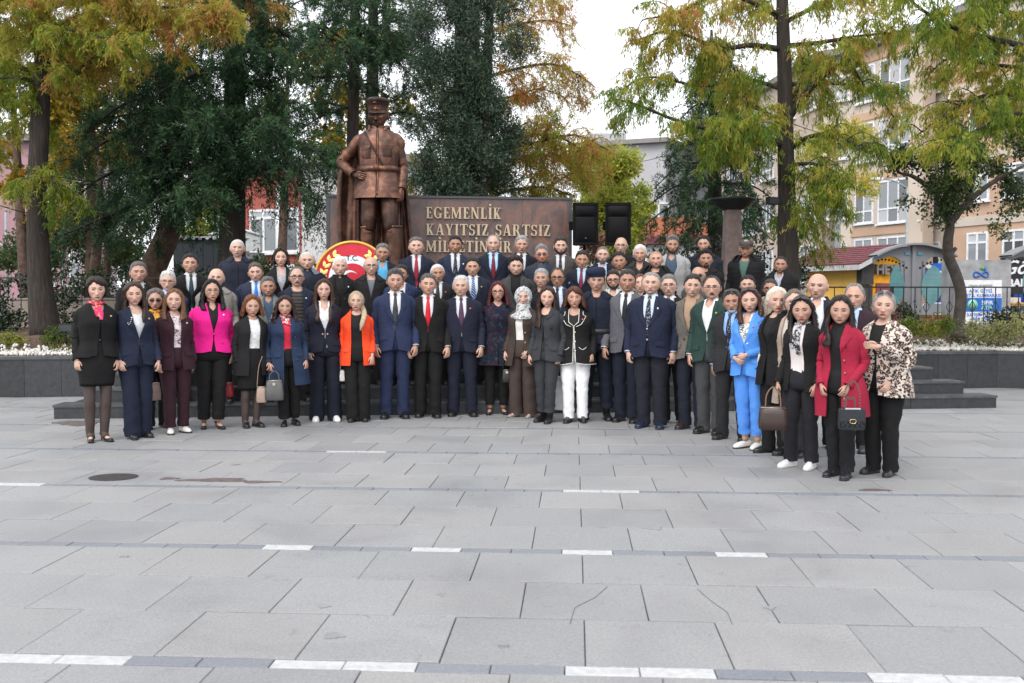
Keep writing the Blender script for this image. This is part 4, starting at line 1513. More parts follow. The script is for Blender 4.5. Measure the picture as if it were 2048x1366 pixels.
 # ---------------- glasses
 gl = c.get('glasses') or c.get('shades')
 if gl or c.get('onhead'):
  q = MB()
  a = np.linspace(0, 2 * PI, 14)
  dark = bool(c.get('shades')) or bool(c.get('onhead'))
  rad = 0.0028 if gl == 'thick' else 0.0016
  zc, yo = -0.003, 0.006
  Mrot = np.eye(3)
  for sx in (-1, 1):
   X = sx * 0.0325 + 0.024 * np.sign(np.cos(a)) * np.abs(np.cos(a)) ** 0.8
   Z = zc + 0.0155 * np.sign(np.sin(a)) * np.abs(np.sin(a)) ** 0.8
   yv = float(hd.on_face(np.array(sx * 0.03), np.array(0.02))[1]) - yo
   P = np.stack([X, yv + 0.25 * np.abs(X) ** 2 / 0.05, Z], 1)
   q.tube(P, rad, 5, cap=False)
   if dark:
    q.add(np.concatenate([P[:-1] - [0, 0.001, 0]]), [tuple(range(13))], mi=1)
   q.tube([[sx * 0.057, yv + 0.018, 0.004], [sx * (hd.W + 0.004), -0.02, 0.006], [sx * (hd.W + 0.003), 0.015, 0.0]], rad, 5)
  q.tube([[-0.009, yv, 0.0], [0, yv - 0.004, 0.003], [0.009, yv, 0.0]], rad, 5)
  if c.get('onhead'):
   m3 = np.array(Matrix.Rotation(R(-62), 3, 'X'))
   for i in range(len(q.v)):
    q.v[i] = (q.v[i] + np.array([0, 0.0, -0.005])) @ m3.T * 1.08 + np.array([0, -0.018, 0.028])
  for i in range(len(q.v)):
   q.v[i] = HP(q.v[i])
  fc = {'thick': (0.015, 0.014, 0.014)}.get(gl, (0.10, 0.09, 0.085))
  put(q, "sunglasses" if dark else "glasses", [MT(plain("glasses_frame", fc, 0.35)), MT(plain("dark_lens", (0.02, 0.015, 0.013), 0.12))])
 # ---------------- lower half
 bot = c.get('bottom', ('trousers', BLACK))
 bk, bcol = bot[0], bot[1]
 bm = MT(cloth(bcol, 0.85, *(bot[2:] if len(bot) > 2 else ())))
 shk, shc = c.get('shoes', ('low', BLACK))
 smat = [MT(plain("shoe_leather", shc, 0.32, nscale=30)), MT(plain("shoe_sole", (0.60, 0.59, 0.57) if shk == 'sneaker' and max(shc) > 0.3 else (0.014, 0.013, 0.013), 0.6))]
 for sx in (-1, 1):
  put(shoe_mesh(shk if shk != 'tall' else 'boot', sx, legs[sx][2] * [1, 1, 0], c.get('toe', R(11)), 1.0 if sex == 'm' else 0.88), "shoe" if shk not in ('boot', 'tall') else "boot", smat)
 if bk in ('trousers', 'wide', 'slim', 'breeches'):
  mb = MB()
  r_h = {'trousers': 0.074, 'wide': 0.100, 'slim': 0.062, 'breeches': 0.066}[bk] * (0.94 if sex == 'f' else 1.0)
  r_k = {'trousers': 0.074, 'wide': 0.088, 'slim': 0.066, 'breeches': 0.066}[bk] * (1 + (g - 1) * 0.5)
  zh = {'wide': 0.018, 'slim': 0.075, 'breeches': 0.30}.get(bk, 0.035) if 'hem' not in c else c['hem']
  for sx in (-1, 1):
   hip, kn, an = legs[sx]
   hip = hip + np.array([0, 0.004, 0.03])
   bot_p = an + (kn - an) * ((zh - an[2]) / (kn[2] - an[2]))
   pts = smoothpath([hip, hip * 0.66 + kn * 0.34, hip * 0.33 + kn * 0.67, kn, kn * 0.66 + bot_p * 0.34, kn * 0.33 + bot_p * 0.67, bot_p], 4)
   s_ = np.linspace(0, 1, len(pts))
   hipr = 0.104 * (1 + (g - 1) * 0.7)
   if bk == 'breeches':
    rr = np.interp(s_, [0, 0.2, 0.4, 0.55, 0.75, 1], [hipr * 0.80, hipr * 0.86, hipr * 0.80, r_k * 0.95, r_k * 0.85, r_h])
   else:
    rr = np.interp(s_, [0, 0.17, 0.35, 0.5, 0.75, 1], [hipr, hipr * 0.97, hipr * 0.86, r_k, (r_k + r_h) / 2, r_h])
   rings = tube_rings(pts, rr, rr * 0.99, 14, side=(1, 0, 0))
   ang = np.linspace(0, 2 * PI, 14, endpoint=False)
   ph = rg.uniform(0, 6.28, 4)
   q = 0.7 * np.exp(-((s_ - 0.5) / 0.12) ** 2) + 1.1 * np.exp(-((s_ - 0.93) / 0.09) ** 2) + 0.6 * np.exp(-((s_ - 0.1) / 0.1) ** 2) + 0.25
   for i in range(len(pts)):
    k = 0.0048 * q[i] * (np.sin(s_[i] * 34 + ph[0] + 3.2 * np.sin(ang + ph[1])) + 0.7 * np.sin(s_[i] * 55 + ph[2] + 4 * np.sin(ang + ph[3])))
    crease = 0.006 * np.exp(-((np.sin(ang) + 1) / 0.10) ** 2) if bk in ('trousers', 'wide') else 0
    v = rings[i] - pts[i]
    rings[i] = pts[i] + v * (1 + (k + crease) / rr[i])[:, None]
   mb.grid(rings[::-1], True, flip=False)
  thv = np.linspace(0, 2 * PI, 24, endpoint=False)
  mb.grid(np.array([T.pt(np.full(24, z), thv, o) * np.array([1, 1, 1]) for z, o in ((0.80, -0.03), (0.83, 0.004), (0.90, 0.012), (0.98, 0.012), (1.05, 0.010), (1.055, -0.01))]), True, cap0=True, cap1=True)
  put(mb, "trousers", bm)
  if shk == 'tall':
   pass
 elif bk == 'skirt':
  thv = np.linspace(0, 2 * PI, 30, endpoint=False)
  zl = c.get('skirt', 0.52)
  rows = []
  for z in np.linspace(zl, 1.06, 14):
   k = (0.86 - z) / (0.86 - zl) if z < 0.86 else 0
   p = T.pt(np.full(30, max(z, 0.70)), thv, 0.014 - 0.010 * k)
   p[:, 2] = z
   p[:, :2] *= (1 - 0.10 * k)
   rows.append(p + wob(p, 0.003, 20, seed)[:, None] * np.array([1, 1, 0]))
  rows.insert(0, rows[0] * np.array([0.93, 0.93, 1]) + [0, 0, 0.05])
  put(MB().grid(np.array(rows), True), "skirt", bm)
  mb = MB()
  for sx in (-1, 1):
   hip, kn, an = legs[sx]
   pts = smoothpath([hip, hip * 0.5 + kn * 0.5, kn + [0, 0, 0.06], kn - [0, 0, 0.05], kn * 0.7 + an * 0.3 + [0, 0.008, 0], kn * 0.3 + an * 0.7, an, an + [0, -0.06, -0.04]], 3)
   rr = np.interp(np.linspace(0, 1, len(pts)), [0, 0.15, 0.29, 0.43, 0.54, 0.74, 0.87, 1], np.array([0.088, 0.076, 0.058, 0.054, 0.058, 0.043, 0.036, 0.03]) * 0.96 * (1 + (g - 1) * 0.5) + np.linspace(0.003, 0.009, 8))
   mb.tube(pts, rr, 14)
  put(mb, "tights", MT(plain("sheer_tights", (0.055, 0.036, 0.032), 0.6)))
 # ---------------- shirt / top under the jacket
 sh_ = c.get('shirt')
 if sh_:
  sm = MT(cloth(sh_[1], 0.75, *(sh_[2] if len(sh_) > 2 else ())))
  drop = {'collar': 0.030, 'v': 0.13, 'round': 0.060, 'high': 0.0, 'scoop': 0.10, 'open': 0.10}[sh_[0]]
  wdt = {'v': 0.30, 'round': 0.75, 'scoop': 0.60, 'open': 0.28, 'collar': 0.30, 'high': 1.0}[sh_[0]]
  z1 = 1.535 if sh_[0] == 'high' else 1.492
  zt = lambda u: drop * np.exp(-(np.minimum(u, 2 * PI - u) / wdt) ** 2)
  P = torso_grid(T, c.get('shirtz', 0.92), z1, 0.009, 0.0, zt_fn=zt, nz=16, nth=32, seed=seed + 9, wr=0.003, flare=c.get('shirtflare', 0))
  put(MB().grid(P), {'collar': "shirt", 'open': "shirt", 'high': "turtleneck"}.get(sh_[0], "top"), sm)
  if sh_[0] in ('collar', 'open'):
   q = MB()
   o = 0.12 if sh_[0] == 'collar' else 0.36
   thv = np.linspace(o, 2 * PI - o, 40)
   e = np.minimum(thv, 2 * PI - thv)
   k = np.exp(-((e - o) / 0.34) ** 2)
   rd = 0.018 * smooth((e - 0.55) / 0.5)
   t1 = T.pt(1.506 - 0.010 * k, thv, 0.005 - rd)
   t2 = T.pt(1.511 - 0.012 * k, thv, 0.009 - rd)
   bt = T.pt(1.478 - (0.030 if sh_[0] == 'collar' else 0.042) * k, thv, 0.013 - 0.002 * k - rd)
   q.grid(np.array([bt, t2, t1]))
   put(q, "collar", sm)
 tie = c.get('tie')
 if tie:
  zs = np.array([1.482, 1.470, 1.452, 1.440, 1.40, 1.30, 1.20, 1.08])
  hw = np.array([0.012, 0.019, 0.016, 0.012, 0.020, 0.029, 0.035, 0.038])
  of = np.array([0.018, 0.026, 0.026, 0.018, 0.014, 0.014, 0.014, 0.014])
  zd = np.concatenate([zs[:4], np.linspace(1.43, 1.05, 22)])
  hw, of = np.interp(-zd, -zs, hw), np.interp(-zd, -zs, of) + 0.003
  rows = []
  for z, w_, o in zip(zd, hw, of):
   x = np.array([-1, -0.6, 0, 0.6, 1]) * w_
   p = T.pt(np.full(5, z), T.th_of_x(np.full(5, z), x, 0.009), o)
   p[[0, 4], 1] += 0.006
   p[2, 1] -= 0.003
   rows.append(p)
  put(MB().grid(np.array(rows), flip=True), "tie", MT(cloth(tie[0], 0.5, *(tie[1:] if len(tie) > 1 else ()))))
 # ---------------- jacket / coat
 jk = c.get('jacket')
 if jk:
  kind, jcol = jk[0], jk[1]
  jm = MT(cloth(jcol, 0.85, *(jk[2] if len(jk) > 2 else ()), sheen=0.0))
  hem = c.get('hem_j', 0.80 if sex == 'm' else 0.82)
  off = 0.026
  zb = c.get('button', 1.12 if sex == 'm' else 1.14)
  nw_ = c.get('neckw', 0.058)
  pieces = MB()
  quilt, zt, z1, fl = 0.0, None, 1.480, 0.018
  zbf = None
  lap = True
  if kind == 'suit':
   gap = c.get('gap', 0.004)
   wfn = lambda z: float(np.interp(z, [hem, zb - 0.10, zb, 1.30, 1.46, 1.50], [gap + c.get('cut', 0.03), gap, gap, 0.062 * c.get('vw', 1.0), nw_ + 0.010, nw_]))
   zbf = lambda u: -0.0 + 0.02 * np.exp(-(np.minimum(u, 2 * PI - u) / 0.25) ** 2)
  elif kind == 'open':
   wfn = lambda z: float(np.interp(z, [hem, 1.0, 1.2, 1.35, 1.46, 1.50], [c.get('og', 0.07) * 1.15, c.get('og', 0.07), c.get('og', 0.07) * 0.95, c.get('og', 0.07) * 0.95, nw_ + 0.012, nw_]))
   zb = c.get('button', hem + 0.10)
  elif kind in ('zip', 'puffer', 'uniform', 'round'):
   zo = c.get('zipz', 1.36)
   gp = 0.003
   wfn = lambda z: float(np.interp(z, [hem, zo, 1.46, 1.50], [gp, gp, c.get('zw', 0.05), c.get('zw', 0.05)]))
   lap = False
   if kind == 'puffer':
    quilt, off = 0.016, 0.040
   fl = 0.004
  if 'flare' in c:
   fl = c['flare']
  phi = lambda z: float(T.th_of_x(np.array(min(z, 1.48)), wfn(z), off)) + 0.0005
  P = torso_grid(T, hem, z1, off, phi, zt, zbf, nz=c.get('nz', 26), nth=36, seed=seed + 3, wr=0.0080, quilt=quilt, flare=fl)
  pieces.grid(P)
  edge_fold(pieces, P)
  hemr = P[0]
  c0 = hemr.mean(0)
  pieces.grid(np.array([hemr, c0 + (hemr - c0) * np.array([0.95, 0.95, 1]), c0 + (hemr - c0) * np.array([0.93, 0.93, 1]) + [0, 0, 0.06]])[:, ::-1])
  put(pieces, {'puffer': "padded_jacket", 'uniform': "uniform_jacket"}.get(kind, "coat" if hem < 0.7 else "jacket"), jm)
  for sx in (-1, 1):
   q = MB()
   r0 = (0.066 if sex == 'm' else 0.057) * (1 + (g - 1) * 0.45) + (0.012 if kind == 'puffer' else 0)
   sleeve(q, arms[sx], r0, (0.047 if sex == 'm' else 0.044) + (0.006 if kind == 'puffer' else 0), seed + 17 * sx, puff=0.012 if kind == 'puffer' else 0, length=c.get('slen', 1.0))
   put(q, "sleeve", jm)
   if sh_ and kind == 'suit' and sex == 'm' and c.get('row') == 'F':
    sh, el, wr = arms[sx]
    q = MB()
    d = (wr - el) / np.linalg.norm(wr - el)
    q.tube([wr - d * 0.03, wr + d * 0.010], [0.038, 0.040], 12, cap=False)
    put(q, "shirt_cuff", MT(cloth(sh_[1], 0.75)))
  if lap and c.get('lapel', True):
   lm = jm if 'lapcol' not in c else MT(cloth(c['lapcol'], 0.8))
   put(lapels(T, wfn, zb, off, c.get('lapw', 0.080 if sex == 'm' else 0.075), notch=c.get('notch', True)), "lapel", lm)
  else:
   if kind in ('zip', 'uniform', 'puffer') and not c.get('stand'):
    q = MB()
    thv = np.linspace(0.42, 2 * PI - 0.42, 22)
    e = np.exp(-((np.minimum(thv, 2 * PI - thv) - 0.42) / 0.5) ** 2)
    hgt = 0.03 if kind == 'puffer' else (0.004 if c.get('stand') else 0.0)
    if c.get('stand'):
     thv = np.linspace(0.12, 2 * PI - 0.12, 30)
     e = 0 * thv
    q.grid(np.array([T.pt(1.445 - 0.03 * e, thv, off + 0.016), T.pt(1.505 - 0.012 * e + hgt, thv, off + 0.012), T.pt(1.508 - 0.012 * e + hgt, thv, off + 0.002), T.pt(1.46 - 0.02 * e, thv, off - 0.008)]))
    put(q, "collar", MT(cloth(c.get('colcol', jcol), 0.85)))
    if c.get('hood'):
     thv = np.linspace(0.75, 2 * PI - 0.75, 22)
     q = MB()
     q.grid(np.array([T.pt(1.43, thv, off + 0.02), T.pt(1.47, thv, off + 0.06), T.pt(1.515, thv, off + 0.065), T.pt(1.535, thv, off + 0.03), T.pt(1.50, thv, off)]) * np.array([1, 1, 1]))
     put(q, "hood", jm)
  # pockets, buttons
  if c.get('row') in ('F', 'M') and kind in ('suit', 'open') and c.get('pockets', True):
   for sx in (-1, 1):
    u, v = np.meshgrid(np.linspace(0, 1, 7), np.linspace(0, 1, 3), indexing='xy')
    zc = (0.985 if sex == 'm' else 1.0) - 0.05 * (1 - v) - 0.012 * u
    xx = 0.085 + 0.085 * u
    p = T.pt(zc, T.th_of_x(zc, xx, off), off + 0.009 + fl * np.clip((1.05 - zc) / 0.3, 0, 1.6) - 0.005 * (v > 0.9))
    p[..., 0] *= sx
    put(MB().grid(p, flip=sx > 0), "pocket_flap", jm)
  nb = c.get('buttons')
  if nb:
   for (bx, bz) in nb[1]:
    q = MB()
    p = T.pt(np.array(bz), T.th_of_x(np.array(bz), np.array(abs(bx)), off), off + 0.006 + fl * max(0, min(1.6, (1.05 - bz) / 0.3)))
    p[0] *= np.sign(bx) if bx else 1
    q.tube([p, p + [0, -0.006, 0]], [0.0115, 0.010], 10)
    put(q, "button", MT(plain("button", nb[0], 0.35)))
  if c.get('pin'):
   q = MB()
   p = T.pt(np.array(1.345), T.th_of_x(np.array(1.345), np.array(0.105), off), off + 0.016)
   q.tube([p, p + [0, -0.005, 0]], [0.011, 0.010], 10)
   put(q, "lapel_pin", MT(plain("enamel_pin", c['pin'], 0.3)))
  if c.get('hanky'):
   q = MB()
   p = T.pt(np.array(1.285), T.th_of_x(np.array(1.285), np.array(0.115), off), off + 0.008)
   q.add([p + [-0.028, 0, 0], p + [0.028, 0.012, -0.004], p + [0.022, 0.01, 0.018], p + [0, 0, 0.008], p + [-0.016, -0.002, 0.02]], [(0, 1, 2, 3, 4)])
   put(q, "pocket_square", MT(cloth(c['hanky'], 0.6)))
  if c.get('piping'):
   q = MB()
   for sx in (-1, 1):
    e = P[:, 0 if sx > 0 else -1] * np.array([1, 1, 1]) + np.array([0.0, -0.004, 0])
    q.tube(e, 0.0045, 6)
   q.tube(hemr + np.array([0, -0.003, 0.002]), 0.0045, 6)
   for sx in (-1, 1):
    zz = np.linspace(zb + 0.01, 1.47, 16)
    wl = 0.075 * np.interp((zz - zb) / (1.47 - zb), [0, 0.12, 0.45, 0.70, 0.76, 1.0], [0.03, 0.3, 0.8, 1.1, 0.6, 0.55])
    x = np.array([wfn(z) for z in zz]) + wl
    p = T.pt(zz - 0.02, T.th_of_x(zz - 0.02, x, off), off + 0.012)
    p[:, 0] *= sx
    q.tube(p, 0.004, 6)
    zc = np.linspace(0, 1, 8)
    zz = 0.985 - 0.03 * np.sin(zc * PI)
    p = T.pt(zz, T.th_of_x(zz, 0.06 + 0.09 * zc, off), off + 0.012)
    p[:, 0] *= sx
    q.tube(p, 0.004, 6)
   put(q, "piping", MT(cloth((0.72, 0.69, 0.62), 0.7)))
  if c.get('belt'):
   thv = np.linspace(0, 2 * PI, 36, endpoint=False)
   bz = c.get('beltz', 1.04)
   put(MB().grid(np.array([T.pt(np.full(36, bz + dz), thv, off + o) for dz, o in ((-0.028, 0.004), (-0.026, 0.014), (0.026, 0.014), (0.028, 0.004))]), True), "belt", MT(plain("belt_leather", c['belt'], 0.5)))
 else:
  # bare-shouldered shirts get their own sleeves
  if sh_:
   for sx in (-1, 1):
    q = MB()
    sleeve(q, arms[sx], 0.062 if sex == 'm' else 0.055, 0.042, seed + 17 * sx)
    put(q, "sleeve", sm)
 # ---------------- neck scarf
 if c.get('neckscarf'):
  k = c['neckscarf']
  sm2 = MT(cloth(k[0], 0.6, 'print', k[1], k[2] if len(k) > 2 else None, 1.2))
  q = MB()
  a = np.linspace(0, 2 * PI, 26)
  P = np.stack([np.sin(a) * 0.066, -np.cos(a) * 0.070, 1.492 - 0.018 * np.cos(a) + 0.005 * np.sin(3 * a)], 1)
  q.tube(P, 0.020 + 0.004 * np.sin(a * 5), 8, cap=False)
  ln = c.get('scarflen', 0.16)
  for sx in (-1, 1):
   zz = np.linspace(1.47, 1.47 - ln * (1 if sx > 0 else 0.8), 9)
   u = np.linspace(-1, 1, 5)
   rows = []
   for i, z in enumerate(zz):
    w_ = np.interp(i / 8, [0, 0.3, 1], [0.012, 0.022, 0.030])
    x = sx * 0.012 * (1 + i / 6) + u * w_
    f = T.abc(np.array(z))[1]
    rows.append(np.stack([x, -f - 0.020 - 0.006 * np.cos(u * 4) + 0 * u, np.full(5, z)], 1))
   q.grid(np.array(rows), flip=True)
  put(q, "neck_scarf", sm2)
 if c.get('brooch'):
  q = MB()
  for k, (bx, bz) in enumerate(((0.075, 1.36), (0.082, 1.34), (0.09, 1.32), (0.10, 1.30), (0.112, 1.285), (0.118, 1.30))):
   p = T.pt(np.array(bz), T.th_of_x(np.array(bz), np.array(bx), 0.026), 0.045)
   p[0] *= -1 if c['brooch'] == 1 else 1
   q.tube([p, p + [0, -0.005, 0]], [0.012 if k == 0 else 0.006, 0.005], 7)
  put(q, "brooch", MT(plain("silver_brooch", (0.75, 0.75, 0.76), 0.2, 0.8)))
 if c.get('flower'):
  q = MB()
  p = T.pt(np.array(1.33), T.th_of_x(np.array(1.33), np.array(0.06), 0.026), 0.05)
  for k in range(7):
   a = k * 2.4
   q.tube([p + [0.014 * math.cos(a), 0, 0.014 * math.sin(a)], p + [0.018 * math.cos(a), -0.012, 0.018 * math.sin(a)]], [0.014, 0.006], 7)
  put(q, "flower_brooch", MT(cloth(c['flower'], 0.8)))
 BODY_ARMS[body.name] = (arms[-1][2] * sc, arms[1][2] * sc)
 return body
DEBUG_H = False
# ================================================================== THE PEOPLE OF THE PHOTOGRAPH
def steps_y(px, i, extra=0.17):
 """distance of the middle of step i below a pixel column"""
 if i < 0:
  return None
 v = [0.17, 0.52, 0.87, 1.40][i] if extra == 0.17 else extra
 lo, hi = 10.0, 20.0
 for _ in range(40):
  m = (lo + hi) / 2
  x = (px - 1024) / FPX * m
  vv = -(x - MO[0]) * math.sin(MA) + (m - MO[1]) * math.cos(MA)
  if vv < v:
   lo = m
  else:
   hi = m
 return lo
LZ = [0.175, 0.35, 0.525, 0.66]
CROWD = []
def P_(px, top, foot=None, lvl=None, dv=0.17, **k):
 """foot: pixel row of the toes (standing on the paving) or lvl: step number"""
 if foot is not None:
  p = onplane(px, foot, 0)
  Y, z0 = p[1] + 0.10, 0.0
 else:
  Y, z0 = steps_y(px, lvl, dv), LZ[lvl]
 t = at(px, top, Y)
 k['H'] = (t[2] - z0) - (0.016 if k.get('hair', ('short',))[0] not in ('bald', 'none') else 0.0) - (0.02 if k.get('hat') else 0)
 k['loc'] = (t[0], Y, z0)
 k['px'] = px
 CROWD.append(k)
def G_(sex, label, jacket=None, shirt=None, tie=None, bottom=None, **k):
 d = dict(sex=sex, label=label)
 if jacket:
  d['jacket'] = jacket
 if shirt:
  d['shirt'] = shirt
 if tie:
  d['tie'] = tie
 if bottom:
  d['bottom'] = bottom
 d.update(k)
 return d
wsh = ('collar', WHITE)
lbs = ('collar', (0.40, 0.55, 0.78))
PINS = dict(pin=(0.62, 0.05, 0.05))
# ---------------- front row, left to right
P_(190, 553, 885, row='F', rel=14, **G_('f', "woman in black peplum jacket and knee length skirt with bright pink neck scarf", ('suit', BLACK), ('scoop', BLACK), None, ('skirt', BLACK),
 hair=('shortw', H_DBROWN), fringe=True, lapel=False, neckscarf=((0.62, 0.03, 0.12), (0.75, 0.42, 0.05), (0.55, 0.03, 0.30)), shoes=('pump', BLACK), gap=0.005, vw=0.45, button=1.30, skirt=0.60, pockets=False,
 buttons=((0.02, 0.02, 0.02), [(0.0, 1.09)]), stance=0.06, skin=SKIN_L, hem_j=0.91, flare=0.05, pin=(0.6, 0.3, 0.2), slen=1.0, curl=0.9, lip=(0.40, 0.10, 0.10)))
P_(272, 563, 878, row='F', rel=20, **G_('f', "woman in navy trouser suit with long wavy brown hair and silver star brooch", ('suit', (0.012, 0.020, 0.055)), ('scoop', WHITE), None, ('wide', (0.011, 0.018, 0.05)),
 hair=('long', (0.045, 0.026, 0.018)), wave=0.006, hlen=-0.27, brooch=1, shoes=('low', BLACK), button=1.13, skin=SKIN_L, lapw=0.08, hem=0.03, g=1.06, buttons=((0.01, 0.015, 0.03), [(0.03, 1.06)]), pin=(0.6, 0.3, 0.1)))
P_(309, 577, 858, row='M', rel=12, **G_('f', "woman in sunglasses and orange scarf half hidden behind the navy and maroon suits", ('open', DKGREY), ('round', (0.03, 0.03, 0.035)), None, ('trousers', (0.02, 0.02, 0.02)),
 hair=('bob', (0.13, 0.11, 0.10)), shades=True, neckscarf=((0.60, 0.22, 0.03), (0.7, 0.45, 0.05)), hem_j=0.72, shoes=('low', (0.06, 0.012, 0.018)), lapel=False, og=0.05))
P_(350, 577, 868, row='F', rel=14, **G_('f', "woman in maroon trouser suit with patterned blouse and white loafers", ('open', (0.048, 0.010, 0.022)), ('round', (0.62, 0.56, 0.58), ('print', (0.16, 0.05, 0.07), None, 0.9)), None, ('trousers', (0.046, 0.010, 0.021)),
 hair=('long', (0.16, 0.075, 0.038)), hlen=-0.20, shoes=('loafer', (0.70, 0.67, 0.62)), og=0.045, button=1.0, hem_j=0.78, skin=SKIN_L, hem=0.085, pin=(0.6, 0.6, 0.62), g=1.04, lapw=0.07))
P_(418, 558, 858, row='F', rel=10, **G_('f', "woman in bright pink jacket with glasses and black hair with a grey streak", ('suit', (0.70, 0.012, 0.22)), ('open', BLACK), None, ('trousers', BLACK),
 hair=('long', (0.010, 0.009, 0.010)), hlen=-0.20, vol=1.15, glasses='thin', shoes=('pump', BLACK), g=1.18, belly=0.01, lapel=False, vw=0.75, gap=0.006, cut=0.02, hem_j=0.90, hem=0.11, pockets=False, skin=SKIN_M, pin=(0.75, 0.75, 0.75),
 buttons=((0.5, 0.02, 0.16), [(0.10, 1.02), (0.0, 1.12)]), flare=0.02, lip=(0.45, 0.05, 0.07)))
P_(500, 590, 856, row='F', rel=20, **G_('f', "woman with short reddish bob in open black coat over white top and black skirt", ('open', (0.016, 0.016, 0.018)), ('round', (0.70, 0.69, 0.68), ('print', (0.5, 0.5, 0.52))), None, ('skirt', BLACK),
 hair=('bob', (0.15, 0.055, 0.025)), hlen=-0.10, vol=1.15, shoes=('boot', BLACK), og=0.075, hem_j=0.70, skirt=0.50, skin=SKIN_M, g=1.02, pockets=False, lapw=0.055, notch=False, slen=0.95))
CROWD[-1]['shoes'] = ('loafer', BLACK)
P_(577, 590, 852, row='F', rel=6, **G_('f', "woman in blue trench coat over a red blouse with dark wavy hair", ('open', (0.012, 0.035, 0.10)), ('round', (0.50, 0.022, 0.05)), None, ('trousers', BLACK),
 hair=('long', (0.030, 0.014, 0.010)), hlen=-0.17, vol=1.25, wave=0.007, shoes=('loafer', BLACK), og=0.05, hem_j=0.56, skin=SKIN_M, g=1.16, neckscarf=((0.5, 0.04, 0.07), (0.8, 0.78, 0.75), BLACK), scarflen=0.10, hem=0.10, flare=0.045,
 buttons=((0.03, 0.04, 0.07), [(0.10, 1.20), (0.105, 1.05), (0.105, 0.90), (-0.11, 1.05)]), lapw=0.085, button=1.18, slen=1.0))
P_(650, 557, 844, row='F', rel=3, **G_('f', "young woman in navy trouser suit with long straight brown hair and white shoes", ('suit', (0.012, 0.015, 0.036)), ('v', (0.74, 0.73, 0.74), ('print', (0.55, 0.55, 0.6))), None, ('wide', (0.012, 0.015, 0.034)),
 hair=('long', (0.052, 0.026, 0.016)), hlen=-0.34, shoes=('sneaker', (0.75, 0.75, 0.74)), skin=SKIN_L, button=1.13, vw=1.1, hem_j=0.86, hem=0.02, buttons=((0.45, 0.30, 0.24), [(0.028, 1.085), (-0.028, 1.085)]), stance=0.10))
P_(715, 581, 844, row='F', rel=-2, **G_('f', "woman in bright orange blazer with blonde side ponytail and wide black trousers", ('open', (0.80, 0.065, 0.018)), ('round', BLACK), None, ('wide', BLACK),
 hair=('pony', (0.40, 0.32, 0.22)), shoes=('low', BLACK), og=0.075, skin=SKIN_L, flower=BLACK, hem_j=0.76, lapw=0.075, button=1.02, slen=0.86, hem=0.025))
P_(788, 538, 838, row='F', rel=2, **G_('m', "man in mid blue suit and grey tie with short salt and pepper stubble", ('suit', (0.017, 0.032, 0.105)), wsh, ((0.045, 0.048, 0.06), 'dots', (0.1, 0.1, 0.12)), ('trousers', (0.016, 0.030, 0.10)),
 hair=('quiff', (0.075, 0.07, 0.07)), stubble=0.30, skin=SKIN_M, buttons=((0.02, 0.025, 0.06), [(0, 1.12)]), hem=0.05))
P_(855, 546, 835, row='F', rel=0, **G_('m', "man in black suit with bright red tie in the middle of the front row", ('suit', (0.012, 0.011, 0.012)), wsh, ((0.55, 0.010, 0.020),), ('trousers', (0.012, 0.011, 0.012)),
 hair=('short', (0.085, 0.08, 0.08)), skin=SKIN_M, buttons=((0.02, 0.02, 0.02), [(0, 1.12)]), hem=0.05))
P_(925, 550, 833, row='F', rel=0, **G_('m', "white haired man in dark navy suit with purple tie", ('suit', (0.014, 0.017, 0.044)), wsh, ((0.10, 0.025, 0.10),), ('trousers', (0.013, 0.016, 0.040)),
 hair=('short', (0.52, 0.50, 0.48)), browcol=(0.2, 0.19, 0.18), skin=SKIN_L, g=1.08, belly=0.02, hem=0.05, pin=(0.75, 0.1, 0.1), wide=1.05))
P_(993, 562, 830, row='F', rel=4, **G_('f', "woman with dark red hair and glasses in navy dress embroidered with flowers", ('round', (0.009, 0.012, 0.034), ('floral', (0.05, 0.015, 0.03), (0.02, 0.05, 0.06), 0.8)), ('round', (0.02, 0.05, 0.30)), None, ('slim', BLACK),
 hair=('long', (0.07, 0.012, 0.018)), hlen=-0.16, vol=1.2, glasses='thick', hem_j=0.66, shoes=('pump', BLACK), g=1.12, zipz=1.44, hem=0.13, skin=SKIN_M, flare=0.05, zw=0.06, lip=(0.5, 0.02, 0.04)))
P_(1045, 573, 836, row='F', rel=-24, **G_('f', "woman in white and grey headscarf with brown jacket and brown wide trousers", ('open', (0.070, 0.045, 0.036)), ('round', (0.70, 0.69, 0.66)), None, ('wide', (0.085, 0.055, 0.045)),
 hair=('scarf', (0.55, 0.55, 0.55)), scarf2=(0.10, 0.11, 0.12), shoes=('pump', (0.35, 0.28, 0.24)), hem_j=0.70, og=0.06, g=1.05, buttons=((0.45, 0.30, 0.12), [(0.085, 1.15), (0.085, 1.02), (0.085, 0.90)]), hem=0.04, flare=0.035, skin=SKIN_L, pockets=False, arms=('side', 'front')))
P_(1093, 572, 846, row='F', rel=-24, **G_('f', "young woman in dark grey trouser suit with long brown hair and black boots", ('suit', (0.045, 0.048, 0.058)), ('scoop', (0.02, 0.02, 0.022)), None, ('trousers', (0.045, 0.048, 0.058)),
 hair=('long', (0.038, 0.020, 0.014)), hlen=-0.34, shoes=('boot', BLACK), hem_j=0.80, vw=0.4, button=1.34, skin=SKIN_L, hem=0.14, buttons=((0.02, 0.02, 0.02), [(0.04, 1.10), (0.04, 1.02)]), g=0.96))
